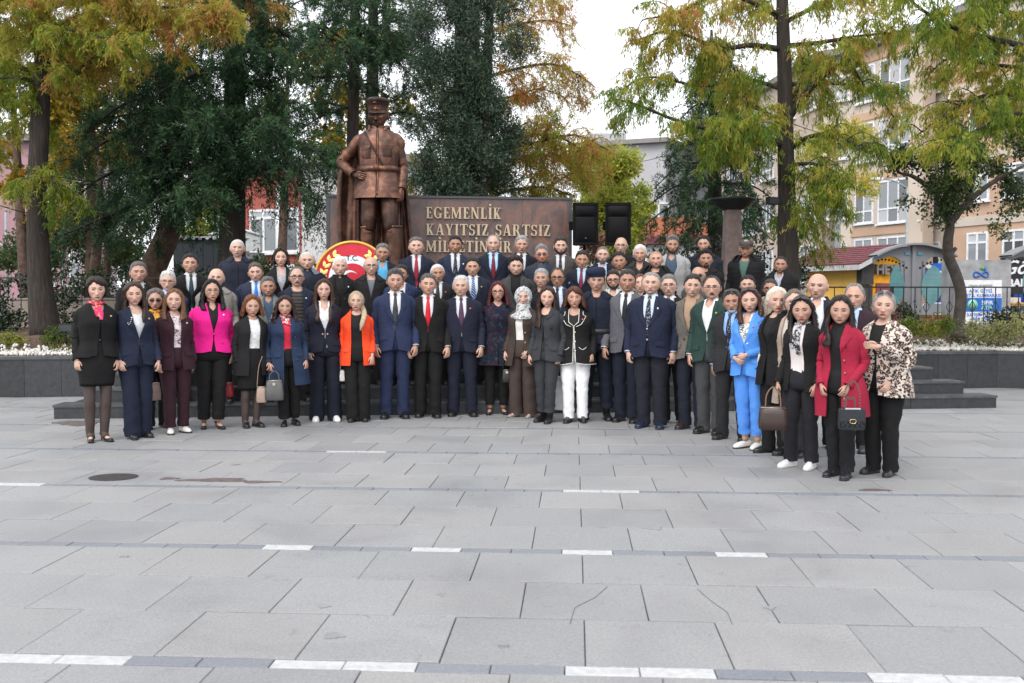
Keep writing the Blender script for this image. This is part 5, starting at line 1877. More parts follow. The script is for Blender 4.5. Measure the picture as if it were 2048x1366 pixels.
P_(1152, 574, 846, row='F', rel=-4, **G_('f', "woman in black jacket edged with white piping and white trousers", ('suit', (0.013, 0.013, 0.014)), ('scoop', (0.02, 0.02, 0.022)), None, ('trousers', (0.78, 0.78, 0.80)),
 hair=('bob', (0.075, 0.028, 0.016)), hlen=-0.10, vol=1.18, fringe=True, shoes=('low', (0.012, 0.012, 0.013)), piping=True, hem_j=0.76, g=1.12, belly=0.015, skin=SKIN_M, cut=0.015, hem=0.06, button=1.26, pockets=False,
 buttons=((0.72, 0.70, 0.65), [(0.012, 1.18), (0.012, 1.06), (0.012, 0.94)]), pin=(0.7, 0.1, 0.1), flare=0.03, smile=0.9))
P_(1193, 534, 842, row='F', rel=-2, **G_('m', "man in dark blue gendarme uniform with beret and laced black boots", ('uniform', (0.011, 0.017, 0.042)), ('round', (0.01, 0.01, 0.012)), None, ('trousers', (0.010, 0.014, 0.034)),
 hair=('crop', H_DBROWN), hat='beret', hatcol=(0.012, 0.022, 0.065), shoes=('boot', BLACK), belt=(0.012, 0.012, 0.014), hem_j=0.90, hem=0.15, skin=SKIN_M, g=1.06, zipz=1.38, zw=0.045, pockets=False, stance=0.13))
P_(1256, 538, 845, row='F', rel=-14, **G_('m', "man in grey checked double breasted blazer with dark tie and navy trousers", ('suit', (0.115, 0.115, 0.130), ('check', (0.05, 0.05, 0.06), None, 1.6)), wsh, ((0.018, 0.018, 0.024),), ('trousers', (0.013, 0.018, 0.040)),
 hair=('short', (0.035, 0.033, 0.034)), skin=SKIN_D, smile=0.8, hem=0.05))
P_(1304, 541, 858, row='F', rel=-14, **G_('m', "broad man in navy blazer with dotted tie and light blue shirt", ('suit', (0.011, 0.019, 0.058)), ('collar', (0.50, 0.58, 0.70)), ((0.013, 0.018, 0.05), 'dots', (0.5, 0.5, 0.55)), ('trousers', (0.020, 0.020, 0.036)),
 hair=('crop', (0.22, 0.20, 0.18)), skin=SKIN_L, g=1.16, belly=0.03, wide=1.10, jaw=1.4, buttons=((0.35, 0.35, 0.38), [(0, 1.12), (0, 1.0)]), hem=0.04, pin=(0.7, 0.7, 0.7), shoes=('low', (0.012, 0.020, 0.045))))
P_(1347, 547, 848, row='M', rel=-8, **G_('m', "man with glasses in black suit between the navy blazer and the tan turtleneck", ('suit', BLACK), wsh, None, ('trousers', BLACK), hair=('short', (0.16, 0.155, 0.15)), glasses='thin', skin=SKIN_L, wide=1.05))
P_(1386, 547, 860, row='F', rel=-20, **G_('m', "man in beige grey tweed blazer over a tan turtleneck", ('suit', (0.155, 0.140, 0.120), ('tweed', (0.09, 0.08, 0.07))), ('high', (0.38, 0.25, 0.17)), None, ('trousers', (0.016, 0.020, 0.040)),
 hair=('short', (0.030, 0.026, 0.024)), skin=SKIN_L, shoes=('low', (0.03, 0.02, 0.016)), g=1.04, hem=0.04, hyaw=R(10)))
P_(1424, 550, 869, row='F', rel=-24, **G_('m', "man in green blazer with moustache and glasses and open white shirt", ('suit', (0.022, 0.062, 0.052), ('check', (0.016, 0.045, 0.038), None, 1.3)), ('open', (0.74, 0.75, 0.77)), None, ('trousers', (0.070, 0.072, 0.080)),
 hair=('receding', (0.045, 0.042, 0.042)), glasses='thin', moustache=(0.04, 0.037, 0.036), hanky=(0.30, 0.03, 0.05), skin=SKIN_M, hem=0.04, g=1.06, pin=(0.6, 0.5, 0.1)))
P_(1466, 577, 882, row='F', rel=-22, **G_('m', "man with grey goatee in charcoal suit with spectacles pushed up on his head", ('suit', (0.030, 0.029, 0.032)), ('collar', (0.25, 0.42, 0.80)), ((0.014, 0.015, 0.040), 'dots', (0.3, 0.3, 0.4)), ('trousers', (0.026, 0.026, 0.029)),
 hair=('short', (0.055, 0.052, 0.052)), beard=((0.42, 0.41, 0.40), -0.010), moustache=(0.25, 0.24, 0.235), onhead=True, skin=SKIN_D, hem=0.035, buttons=((0.02, 0.02, 0.02), [(0, 1.12)])))
P_(1503, 574, 900, row='F', rel=-30, **G_('f', "woman in bright sky blue trouser suit with hands folded and white loafers", ('suit', (0.085, 0.27, 0.72)), ('v', (0.68, 0.66, 0.62), ('print', (0.1, 0.1, 0.13))), None, ('trousers', (0.085, 0.26, 0.70)),
 hair=('long', (0.060, 0.026, 0.018)), hlen=-0.20, onhead=True, shoes=('loafer', (0.72, 0.70, 0.66)), arms=('clasp', 'clasp'), hem=0.16, skin=SKIN_L, button=1.15, hem_j=0.80, lapw=0.085,
 buttons=((0.70, 0.70, 0.72), [(0.045, 1.16), (0.05, 1.04), (-0.06, 1.04)]), pin=(0.7, 0.1, 0.1), slen=0.96))
P_(1556, 572, 910, row='M', rel=-48, hyaw=R(24), **G_('f', "woman with white blonde hair tied back in black blazer and black skirt", ('suit', (0.012, 0.012, 0.014)), ('round', (0.02, 0.02, 0.02)), None, ('trousers', BLACK),
 hair=('updo', (0.66, 0.60, 0.50)), bunz=0.06, browcol=(0.10, 0.06, 0.04), shoes=('low', BLACK), skin=SKIN_L, hem_j=0.72, g=1.08, lip=(0.5, 0.04, 0.05), smile=0.9))
P_(1590, 577, 915, row='M', rel=-30, hyaw=R(16), **G_('f', "woman in glasses and beige trench peering between the blonde and dark haired women", ('open', (0.34, 0.27, 0.22)), ('round', (0.5, 0.45, 0.4)), None, ('trousers', (0.05, 0.045, 0.05)),
 hair=('updo', (0.15, 0.12, 0.095)), glasses='thin', skin=SKIN_L, hem_j=0.56, shoes=('low', BLACK), bunz=0.02))
P_(1610, 593, 940, row='F', rel=-30, **G_('f', "woman in black cardigan over pale blouse with black and white scarf and white sneakers", ('open', (0.012, 0.012, 0.013)), ('collar', (0.60, 0.55, 0.54)), None, ('trousers', (0.022, 0.022, 0.030)),
 hair=('long', (0.016, 0.012, 0.013)), hlen=-0.26, hopen=0.3, onhead=True, shoes=('sneaker', (0.78, 0.77, 0.76)), og=0.082, lapel=False, hem_j=0.80, hem=0.07, skin=SKIN_M, pockets=False, shirtz=0.90, scarflen=0.30,
 neckscarf=((0.022, 0.022, 0.026), (0.5, 0.5, 0.52)), lip=(0.5, 0.08, 0.10), step={-1: (-0.06, -0.03)}))
P_(1688, 590, 958, row='F', rel=-24, **G_('f', "woman in long crimson coat with straight dark hair and black ankle boots", ('open', (0.29, 0.014, 0.040)), ('high', (0.012, 0.011, 0.012)), None, ('trousers', (0.014, 0.014, 0.016)),
 hair=('long', (0.020, 0.012, 0.011)), hlen=-0.28, shoes=('low', (0.016, 0.016, 0.022)), og=0.06, hem_j=0.60, skin=SKIN_M, hem=0.07, flare=0.035, arms=('front', 'front'), lapw=0.085, button=1.22, pockets=False,
 buttons=((0.40, 0.12, 0.06), [(0.085, 1.14), (0.09, 1.02), (0.09, 0.90), (0.09, 0.78)]), stance=0.09))
P_(1766, 580, 953, row='F', rel=-26, **G_('f', "woman in leopard print jacket with grey hair resting her hand on the crimson coat", ('suit', (0.58, 0.50, 0.44), ('leopard', (0.40, 0.25, 0.19), (0.022, 0.018, 0.018))), ('round', (0.013, 0.013, 0.014)), None, ('trousers', (0.012, 0.012, 0.014)),
 hair=('updo', (0.30, 0.29, 0.28)), bunz=0.0, onhead=True, shoes=('sneaker', (0.014, 0.014, 0.015)), hem_j=0.76, g=1.20, belly=0.015, skin=SKIN_L, vw=1.0, gap=0.012, arms=('reach', 'front'), wristL=(2.96, 8.08, 1.11), elbowL=(3.17, 8.20, 1.02), pockets=False, hem=0.04, flare=0.03, lapel=False, browcol=(0.12, 0.08, 0.05)))
P_(1637, 546, 897, row='M', rel=-8, **G_('m', "tall bald smiling man in open white shirt and navy suit against the yellow kiosk", ('suit', (0.016, 0.024, 0.065)), ('open', (0.76, 0.77, 0.80)), None, ('trousers', (0.014, 0.018, 0.04)),
 hair=('none', (0.3, 0.28, 0.26)), shaved=0.10, skin=SKIN_L, shoes=('sneaker', (0.12, 0.05, 0.03)), wide=1.05, smile=1.0, gap=0.03, browcol=(0.2, 0.15, 0.12), vw=1.3))
P_(1713, 565, 904, row='M', rel=-14, **G_('m', "man in plum blazer and light blue shirt behind the crimson coat", ('suit', (0.045, 0.016, 0.028)), lbs, None, ('trousers', (0.02, 0.02, 0.025)), hair=('receding', (0.20, 0.195, 0.19)), skin=SKIN_M, shoes=('sneaker', (0.06, 0.065, 0.07))))
# ---------------- rows on the steps
P_(275, 522, lvl=0, dv=0.20, row='M', rel=6, **G_('m', "grey haired man in black overcoat behind the woman with star brooch", ('open', (0.014, 0.014, 0.015)), ('collar', (0.5, 0.5, 0.5)), None, hair=('short', (0.11, 0.10, 0.095)), skin=SKIN_M, og=0.03, hem_j=0.6))
P_(334, 540, lvl=0, dv=0.10, row='B', rel=6, **G_('m', "white haired man in glasses and light blue shirt behind the maroon suit", ('suit', (0.03, 0.05, 0.12)), lbs, None, hair=('short', (0.55, 0.54, 0.53)), glasses='thin', skin=SKIN_L, browcol=(0.25, 0.25, 0.25)))
P_(383, 506, lvl=1, row='B', rel=4, **G_('m', "dark haired man in black overcoat with teal tie standing before the grey shed", ('suit', (0.011, 0.011, 0.012)), wsh, ((0.02, 0.06, 0.085),), hair=('short', (0.022, 0.02, 0.02)), skin=SKIN_M, button=1.2))
P_(432, 536, lvl=0, dv=0.14, row='B', rel=4, **G_('m', "balding man in stone grey field jacket behind the pink jacket", ('zip', (0.22, 0.205, 0.185)), ('collar', (0.10, 0.10, 0.10)), None, hair=('bald', (0.35, 0.34, 0.33)), skin=SKIN_L, zipz=1.30))
P_(477, 477, lvl=3, row='B', rel=3, **G_('m', "white moustached man in navy zip jacket at the left end of the top row", ('zip', (0.020, 0.025, 0.050)), ('round', (0.06, 0.012, 0.022)), None, hair=('crop', (0.55, 0.53, 0.52)), moustache=(0.5, 0.48, 0.47), skin=SKIN_L, g=1.1, browcol=(0.3, 0.28, 0.26)))
P_(509, 524, lvl=1, row='B', rel=3, **G_('m', "man in navy suit with vivid blue tie and white shirt", ('suit', (0.022, 0.034, 0.085)), wsh, ((0.02, 0.20, 0.72),), hair=('short', (0.10, 0.075, 0.06)), skin=SKIN_L, g=1.04))
P_(535, 552, lvl=0, dv=0.12, row='M', rel=3, **G_('m', "man in grey tweed jacket and denim shirt between reddish bob and blue trench", ('suit', (0.20, 0.205, 0.205), ('tweed', (0.10, 0.10, 0.10))), ('open', (0.05, 0.085, 0.14)), None, hair=('short', (0.11, 0.11, 0.11)), skin=SKIN_D, stubble=0.1))
P_(563, 496, lvl=2, dv=0.9, row='B', rel=2, **G_('f', "dark haired woman in black jacket and grey blouse on the top step", ('suit', (0.013, 0.013, 0.014)), ('v', (0.34, 0.34, 0.37), ('print', (0.5, 0.5, 0.5))), None, hair=('shortw', (0.022, 0.015, 0.013)), hlen=-0.08, skin=SKIN_L, g=1.06))
P_(611, 501, lvl=2, row='B', rel=2, **G_('m', "heavy white haired man in navy anorak with grey collar", ('zip', (0.014, 0.020, 0.042)), ('collar', (0.02, 0.028, 0.06)), None, hair=('crop', (0.50, 0.49, 0.48)), skin=SKIN_L, g=1.18, wide=1.08, zipz=1.25, zw=0.07, colcol=(0.13, 0.15, 0.2)))
P_(593, 532, lvl=0, dv=0.20, row='B', rel=2, **G_('m', "man with glasses and moustache in striped jumper under navy blazer", ('open', (0.015, 0.024, 0.060)), ('round', (0.09, 0.075, 0.07), ('hstripe', (0.02, 0.02, 0.022), None, 1.0)), None, hair=('receding', (0.12, 0.12, 0.12)), glasses='thick', moustache=(0.12, 0.11, 0.11), skin=SKIN_L, og=0.08, pin=(0.7, 0.7, 0.7)))
P_(676, 512, lvl=1, dv=0.55, row='B', rel=2, **G_('m', "white haired man in black double breasted coat before the round emblem", ('suit', (0.012, 0.012, 0.012)), ('collar', (0.013, 0.012, 0.013)), None, hair=('short', (0.70, 0.69, 0.68)), browcol=(0.35, 0.33, 0.32), skin=SKIN_L, pin=(0.7, 0.7, 0.68), button=1.22, buttons=((0.02, 0.02, 0.02), [(0.06, 1.18), (-0.06, 1.18)])))
P_(738, 513, lvl=1, dv=0.55, row='B', rel=2, **G_('m', "smiling bald man with glasses in dark zip jacket and grey jumper", ('zip', (0.018, 0.016, 0.018)), ('round', (0.15, 0.16, 0.19)), None, hair=('bald', (0.40, 0.39, 0.38)), glasses='thin', skin=SKIN_L, smile=1.2, zipz=1.20, zw=0.06))
P_(766, 486, lvl=3, dv=1.15, row='B', rel=0, **G_('m', "smiling grey haired man in turquoise open shirt under dark blazer", ('open', (0.014, 0.019, 0.036)), ('open', (0.10, 0.38, 0.62)), None, hair=('short', (0.13, 0.13, 0.13)), skin=SKIN_D, smile=1.1, og=0.085, wide=1.06))
P_(803, 528, lvl=1, dv=0.45, row='B', rel=0, **G_('m', "dark haired man in blue suit and open white shirt looking over the grey tie", ('suit', (0.014, 0.034, 0.12)), ('open', WHITE), None, hair=('short', (0.025, 0.022, 0.02)), skin=SKIN_D, hanky=(0.7, 0.7, 0.7)))
P_(832, 473, lvl=3, dv=1.4, row='B', rel=0, **G_('m', "heavy faced man in navy suit with plain red tie on the top row", ('suit', (0.014, 0.021, 0.050)), wsh, ((0.28, 0.016, 0.035),), hair=('short', (0.13, 0.11, 0.10)), skin=SKIN_L, wide=1.12, jaw=1.3, g=1.08))
P_(877, 526, lvl=1, dv=0.50, row='B', rel=0, **G_('m', "lean white haired man in charcoal suit with black tie behind the red tie", ('suit', (0.022, 0.023, 0.028)), wsh, ((0.03, 0.03, 0.034),), hair=('crop', (0.55, 0.54, 0.53)), skin=SKIN_D, pin=(0.7, 0.1, 0.1)))
P_(911, 470, lvl=3, dv=1.4, row='B', rel=0, **G_('m', "dark haired man in blue pinstripe suit with patterned navy tie on the top row", ('suit', (0.018, 0.030, 0.075)), wsh, ((0.014, 0.018, 0.05), 'dots', (0.3, 0.3, 0.4)), hair=('short', (0.015, 0.013, 0.013)), skin=SKIN_D, pin=(0.75, 0.75, 0.7), stubble=0.2))
P_(953, 513, lvl=1, dv=0.55, row='B', rel=0, **G_('m', "black haired man in navy suit with blue striped tie behind the purple tie", ('suit', (0.013, 0.021, 0.048)), wsh, ((0.02, 0.04, 0.15), 'stripe', (0.25, 0.35, 0.55)), hair=('short', (0.018, 0.017, 0.018)), skin=SKIN_M, g=1.05, pin=(0.6, 0.45, 0.1)))
P_(986, 468, lvl=3, dv=1.4, row='B', rel=0, **G_('m', "balding man in navy suit with maroon tie and light blue shirt on the top row", ('suit', (0.012, 0.018, 0.042)), ('collar', (0.36, 0.58, 0.86)), ((0.16, 0.012, 0.025),), hair=('thin', (0.28, 0.27, 0.26)), skin=SKIN_L, hanky=(0.03, 0.04, 0.08)))
P_(1031, 512, lvl=1, dv=0.55, row='B', rel=-2, **G_('m', "young man in grey blazer and black turtleneck", ('suit', (0.060, 0.060, 0.062)), ('high', (0.010, 0.010, 0.011)), None, hair=('quiff', (0.018, 0.013, 0.011)), skin=SKIN_L, pin=(0.7, 0.7, 0.7), stubble=0.15))
P_(1043, 470, lvl=3, dv=1.5, row='B', rel=-2, **G_('m', "silver haired man in dark suit and navy tie beside the last letter", ('suit', (0.013, 0.016, 0.030)), wsh, ((0.018, 0.022, 0.045),), hair=('short', (0.28, 0.275, 0.27)), skin=SKIN_M))
P_(1080, 490, lvl=3, dv=1.15, row='B', rel=-3, **G_('m', "man in sunglasses with grey curly hair and stubble in slate checked blazer", ('suit', (0.030, 0.040, 0.062), ('check', (0.02, 0.026, 0.045))), ('collar', (0.05, 0.07, 0.12)), None, hair=('quiff', (0.20, 0.20, 0.20)), shades=True, stubble=0.35, skin=(0.52, 0.25, 0.18), g=1.06))
P_(1084, 536, lvl=0, dv=0.2, row='B', rel=-4, **G_('m', "grey haired man in black jacket behind the long haired woman in grey", ('zip', (0.012, 0.014, 0.022)), ('round', (0.02, 0.022, 0.03)), None, hair=('short', (0.30, 0.30, 0.30)), skin=SKIN_M))
P_(1118, 534, lvl=0, dv=0.2, row='B', rel=-4, **G_('m', "man with glasses in light blue shirt and dark tie beside the headscarf", ('suit', (0.03, 0.045, 0.09)), ('collar', (0.55, 0.62, 0.74)), ((0.014, 0.020, 0.045),), hair=('receding', (0.06, 0.045, 0.035)), glasses='thick', skin=SKIN_D, vw=1.3))
P_(1125, 473, lvl=3, dv=1.5, row='B', rel=-4, **G_('m', "bearded man in taupe blazer with flowered tie at the wall's right end", ('suit', (0.085, 0.072, 0.066)), wsh, ((0.025, 0.022, 0.04), 'dots', (0.3, 0.2, 0.2)), hair=('short', (0.03, 0.022, 0.018)), beard=((0.035, 0.022, 0.017), 0.010), skin=SKIN_L))
P_(1159, 500, lvl=2, dv=0.9, row='B', rel=-4, **G_('m', "dark haired man in navy overcoat with red striped tie below the left loudspeaker", ('suit', (0.010, 0.014, 0.034)), ('collar', (0.42, 0.55, 0.66)), ((0.28, 0.016, 0.05), 'stripe', (0.03, 0.03, 0.07)), hair=('short', (0.022, 0.018, 0.016)), skin=SKIN_D, vw=0.9, button=1.2))
P_(1206, 491, lvl=3, dv=1.15, row='B', rel=-5, **G_('m', "man with cropped hair and grey beard in light blue shirt between the loudspeakers", ('suit', (0.013, 0.018, 0.035)), ('open', (0.42, 0.58, 0.86)), None, hair=('crop', (0.12, 0.11, 0.10)), beard=((0.16, 0.145, 0.135), 0.005), skin=SKIN_L, vw=1.3))
P_(1242, 474, lvl=3, dv=1.7, row='B', rel=-5, **G_('m', "bald man with glasses in black jacket in front of the right loudspeaker", ('zip', (0.012, 0.011, 0.013)), ('round', (0.015, 0.015, 0.016)), None, hair=('none', H_BLACK), shaved=0.12, glasses='thin', skin=SKIN_L, browcol=(0.06, 0.05, 0.04)))
P_(1240, 503, lvl=2, dv=0.75, row='B', rel=-6, **G_('m', "stocky dark haired man with stubble in beige jacket behind the bespectacled beard", ('zip', (0.30, 0.27, 0.23)), ('round', (0.24, 0.23, 0.21)), None, hair=('short', (0.012, 0.011, 0.012)), stubble=0.30, skin=SKIN_D, wide=1.06))
P_(1227, 539, lvl=0, dv=0.2, row='B', rel=-6, **G_('m', "smiling man with black glasses and full beard in white shirt", ('open', (0.42, 0.40, 0.37)), ('open', WHITE), None, hair=('short', (0.02, 0.015, 0.013)), glasses='thick', beard=((0.025, 0.016, 0.013), 0.011), skin=SKIN_M, smile=1.2, og=0.09))
P_(1279, 489, lvl=3, dv=1.2, row='B', rel=-6, **G_('m', "smiling white haired man in dark jacket over brown jumper", ('zip', (0.035, 0.034, 0.036)), ('v', (0.06, 0.055, 0.05)), None, hair=('short', (0.66, 0.65, 0.64)), skin=SKIN_M, smile=1.1, zipz=1.22, zw=0.06, browcol=(0.3, 0.3, 0.3)))
P_(1312, 502, lvl=2, dv=0.9, row='B', rel=-8, **G_('m', "shaven headed man in black hooded padded jacket", ('puffer', (0.014, 0.014, 0.016)), ('round', (0.04, 0.04, 0.045)), None, hair=('none', H_BLACK), shaved=0.35, stubble=0.35, skin=SKIN_M, hood=True, zipz=1.30, zw=0.06, wide=1.05))
P_(1284, 547, lvl=0, dv=0.1, row='B', rel=-8, **G_('f', "person in mauve jacket almost hidden behind the broad man in navy", ('zip', (0.06, 0.045, 0.06)), ('round', (0.1, 0.1, 0.1)), None, hair=('updo', (0.12, 0.05, 0.035)), skin=SKIN_L))
P_(1344, 471, lvl=3, dv=1.6, row='B', rel=-8, **G_('m', "bearded man with swept grey hair in pale grey blazer over denim shirt", ('suit', (0.33, 0.33, 0.33)), ('open', (0.06, 0.09, 0.14)), None, hair=('quiff', (0.14, 0.135, 0.13)), beard=((0.04, 0.036, 0.034), 0.009), skin=SKIN_D, vw=1.5, gap=0.02))
P_(1408, 470, lvl=3, dv=1.7, row='B', rel=-10, **G_('m', "bearded dark haired man in navy coat behind the moustached young man", ('zip', (0.013, 0.018, 0.034)), ('round', (0.02, 0.022, 0.03)), None, hair=('short', (0.014, 0.012, 0.012)), beard=((0.02, 0.016, 0.014), 0.006), skin=SKIN_M, g=1.1))
P_(1410, 499, lvl=2, dv=0.9, row='B', rel=-10, **G_('m', "young man with black moustache and goatee in black jacket", ('zip', (0.013, 0.012, 0.013)), ('round', (0.012, 0.011, 0.012)), None, hair=('quiff', (0.012, 0.010, 0.010)), moustache=(0.015, 0.012, 0.012), beard=((0.015, 0.012, 0.012), -0.008), skin=SKIN_D, zipz=1.2))
P_(1397, 533, lvl=1, dv=0.5, row='B', rel=-12, **G_('m', "bald man in sunglasses half hidden above the tan turtleneck", ('zip', (0.10, 0.09, 0.085)), ('round', (0.05, 0.05, 0.05)), None, hair=('none', H_BLACK), shades=True, skin=SKIN_M))
P_(1491, 477, lvl=3, dv=1.9, row='B', rel=-12, **G_('m', "elderly man in flat cap and black padded jacket over a green jumper", ('puffer', (0.013, 0.013, 0.017)), ('round', (0.075, 0.15, 0.13)), None, hair=('short', (0.3, 0.29, 0.28)), hat='flat', hatcol=(0.06, 0.045, 0.04), skin=SKIN_D, zipz=1.10, zw=0.085, hood=True, g=1.08))
P_(1558, 510, lvl=2, dv=0.85, row='B', rel=-14, **G_('m', "cropped dark haired man in black padded jacket and striped shirt at the row's right end", ('puffer', (0.012, 0.012, 0.015)), ('open', (0.50, 0.54, 0.64), ('vstripe', (0.22, 0.26, 0.4), None, 2.0)), None, hair=('crop', (0.02, 0.018, 0.017)), stubble=0.25, skin=SKIN_D, zipz=1.15, zw=0.07))
P_(1498, 549, lvl=0, dv=0.3, row='B', rel=-14, **G_('m', "dark haired man rising behind the woman in sky blue", ('suit', (0.02, 0.026, 0.05)), lbs, None, hair=('short', (0.022, 0.018, 0.017)), skin=SKIN_L, wide=1.06))
P_(1541, 557, lvl=0, dv=-0.05, row='B', rel=-20, **G_('m', "man with black framed glasses and stubble in khaki jacket behind the blonde woman", ('zip', (0.26, 0.21, 0.16)), ('round', (0.05, 0.05, 0.055)), None, hair=('short', (0.05, 0.045, 0.042)), glasses='thick', stubble=0.3, skin=SKIN_D))
PEOPLE = {}
for i, c in enumerate(CROWD):
 c['seed'] = 100 + i * 7
 X, Y, Z = c['loc']
 face = math.atan2(-X, Y)
 yaw = face + R(c.get('rel', 0))
 c['hyaw'] = c.get('hyaw', 0.0) - R(c.get('rel', 0)) * 0.80 + R(np.random.default_rng(i).uniform(-6, 6))
 c['hpitch'] = R(np.random.default_rng(i + 50).uniform(-3, 4))
 c['htilt'] = R(np.random.default_rng(i + 90).uniform(-4, 4))
 if DEBUG_H:
  print("H %-4d lvl %s  H=%.2f  Y=%.2f  %s" % (c['px'], Z, c['H'], Y, c['label'][:50]))
 lo, hi = (1.60, 1.92) if c['sex'] == 'm' else (1.52, 1.80)
 Hc = min(max(c['H'], lo), hi)
 if Hc != c['H'] and DEBUG_H:
  print("   clamped")
 c['H'] = Hc
 for tgt in ('wristL', 'elbowL', 'wristR', 'elbowR'):      # world targets, brought into the figure's own axes
  if tgt in c:
   v = Matrix.Rotation(-yaw, 3, 'Z') @ Vector(np.array(c[tgt]) - np.array([X, Y, Z]))
   c[tgt] = np.array(v) / (c['H'] / 1.75)
 o = person(c)
 o.location = (X, Y, Z)
 lean = np.random.default_rng(i + 7).normal(0, 0.011, 2)
 o.rotation_euler = (lean[0], lean[1], yaw)
 tag(o, c['label'], "person", "people posing for the group photograph")
 PEOPLE[c['px']] = (o, c, yaw)
# ================================================================== THE BRONZE STATUE
m_brz, t_, b_ = nodes_of("bronze")
co_ = objco(t_)
n_ = noise(t_, co_, 5.0, 6.0, 0.65, 0.6)
geo_ = t_.nodes.new("ShaderNodeNewGeometry")
c_ = ramp(t_, n_, [(0.28, (0.026, 0.017, 0.014)), (0.5, (0.092, 0.046, 0.033)), (0.70, (0.22, 0.105, 0.068))])
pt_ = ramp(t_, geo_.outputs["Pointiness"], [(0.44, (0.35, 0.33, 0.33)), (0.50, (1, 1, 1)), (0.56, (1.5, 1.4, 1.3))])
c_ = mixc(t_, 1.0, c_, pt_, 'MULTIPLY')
t_.links.new(c_, b_.inputs["Base Color"])
b_.inputs["Metallic"].default_value = 0.55
t_.links.new(ramp(t_, n_, [(0.3, (0.5,) * 3), (0.7, (0.34,) * 3)]), b_.inputs["Roughness"])
bump(t_, b_, noise(t_, co_, 38, 4.0), 0.35, 0.012)
ST_Y = 15.75
s_top = at(757, 198, ST_Y)
ST_Z = 2.18 - 0.30
ST_H = 2.62 + 0.30
scfg = dict(sex='m', H=(s_top[2] - ST_Z) / 1.79 * 1.75, seed=991, g=0.99, hair=('short', BLACK), hat='peaked', arms=('hip', 'side'), jacket=('uniform', BLACK), hem_j=0.78, bottom=('breeches', BLACK), shoes=('boot', BLACK),
   belt=BLACK, beltz=1.075, flare=0.05, jaw=1.3, hyaw=R(-4), hpitch=R(6), zipz=1.50, zw=0.02, stand=True, hs_abs=1.13, stance=0.12, curl=0.5, hem=0.44, step={1: (0.05, -0.10)}, browcol=BLACK, eye=0.8)
statue = person(scfg, "bronze_statue", m_brz)
ssc = scfg['H'] / 1.75
statue.location = (s_top[0] + 0.0, ST_Y, ST_Z)
statue.rotation_euler = (0, 0, R(-2))
tag(statue, "tall bronze statue of a uniformed man in peaked cap and cape, one hand on hip", "statue")
TS = Torso('m', 0.99)
def sput(mb, name, sm=True):
 for i in range(len(mb.v)):
  mb.v[i] = mb.v[i] * ssc
 return mb.build(name, m_brz, statue, sm)
# tall riding boots
for sx in (-1, 1):
 q = MB()
 hx = sx * 0.12 + (0.05 if sx > 0 else 0)
 dy = -0.10 if sx > 0 else 0
 pts = [[hx * 0.97, 0.0 + dy * 0.62, 0.50], [hx * 0.97, 0.0 + dy * 0.62, 0.47], [hx, 0.015 + dy * 0.7, 0.36], [hx, 0.03 + dy * 0.85, 0.22], [hx, 0.035 + dy, 0.10], [hx, 0.02 + dy, 0.05]]
 q.tube(smoothpath(pts, 4), np.interp(np.linspace(0, 1, 21), [0, 0.15, 0.35, 0.6, 0.85, 1], [0.072, 0.070, 0.074, 0.062, 0.052, 0.055]), 16)
 q.tube([[hx * 0.97, dy * 0.62, 0.485], [hx * 0.97, dy * 0.62, 0.505]], [0.080, 0.078], 16)
 sput(q, "tall_boot")
# chest pockets with pointed flaps, centre seam, cross strap
off_ = 0.026
for sx in (-1, 1):
 u, v = np.meshgrid(np.linspace(0, 1, 9), np.linspace(0, 1, 5), indexing='xy')
 xx = 0.060 + 0.095 * u
 zc = 1.305 - v * (0.034 + 0.016 * np.exp(-((u - 0.5) / 0.18) ** 2))
 p = TS.pt(zc, TS.th_of_x(zc, xx, off_), off_ + 0.016 - 0.012 * (v < 0.1))
 p[..., 0] *= sx
 sput(MB().grid(p, flip=sx < 0), "pocket_flap")
 zc = 1.285 - v * 0.115
 p = TS.pt(zc, TS.th_of_x(zc, xx * 1.0, off_), off_ + 0.009 - 0.010 * ((v > 0.95) | (u < 0.05) | (u > 0.95)))
 p[..., 0] *= sx
 sput(MB().grid(p, flip=sx < 0), "chest_pocket")
q = MB()
zz = np.linspace(1.46, 0.80, 26)
p = TS.pt(zz, np.full(26, 0.035), off_ + 0.007 + 0.05 * np.clip((1.05 - zz) / 0.3, 0, 1.6))
q.tube(p, 0.008, 6)
sput(q, "front_seam")
q = MB()
ts = np.linspace(0, 1, 18)
xx = -0.125 + 0.185 * ts
zz = 1.455 - 0.35 * ts
rows = []
for k, (dw, o) in enumerate(((-0.016, 0.004), (-0.014, 0.016), (0.014, 0.016), (0.016, 0.004))):
 p = TS.pt(zz + dw, TS.th_of_x(zz + dw, np.abs(xx) + 1e-4, off_) * np.sign(xx), off_ + o)
 rows.append(p)
q.grid(np.array(rows), flip=True)
sput(q, "cross_strap")
q = MB()
q.box((0, -0.187, 1.075), (0.05, 0.02, 0.066))
sput(q, "belt_buckle")
for sx in (-1, 1):
 q = MB()
 q.tube(smoothpath([[sx * 0.075, -0.085, 1.455], [sx * 0.085, -0.045, 1.50], [sx * 0.095, 0.02, 1.498], [sx * 0.10, 0.06, 1.46]], 4), 0.020, 8)
 sput(q, "cape_clasp")
q = MB()
thv = np.linspace(0.10, 2 * PI - 0.10, 36)
q.grid(np.array([np.stack([np.sin(thv) * r1, -np.cos(thv) * r2 + yy, np.full(36, z)], 1) for r1, r2, yy, z in ((0.10, 0.088, 0.01, 1.452), (0.086, 0.080, 0.006, 1.475), (0.080, 0.078, 0.0, 1.512), (0.074, 0.072, 0.0, 1.512), (0.074, 0.070, 0.004, 1.47))]))
sput(q, "standing_collar")
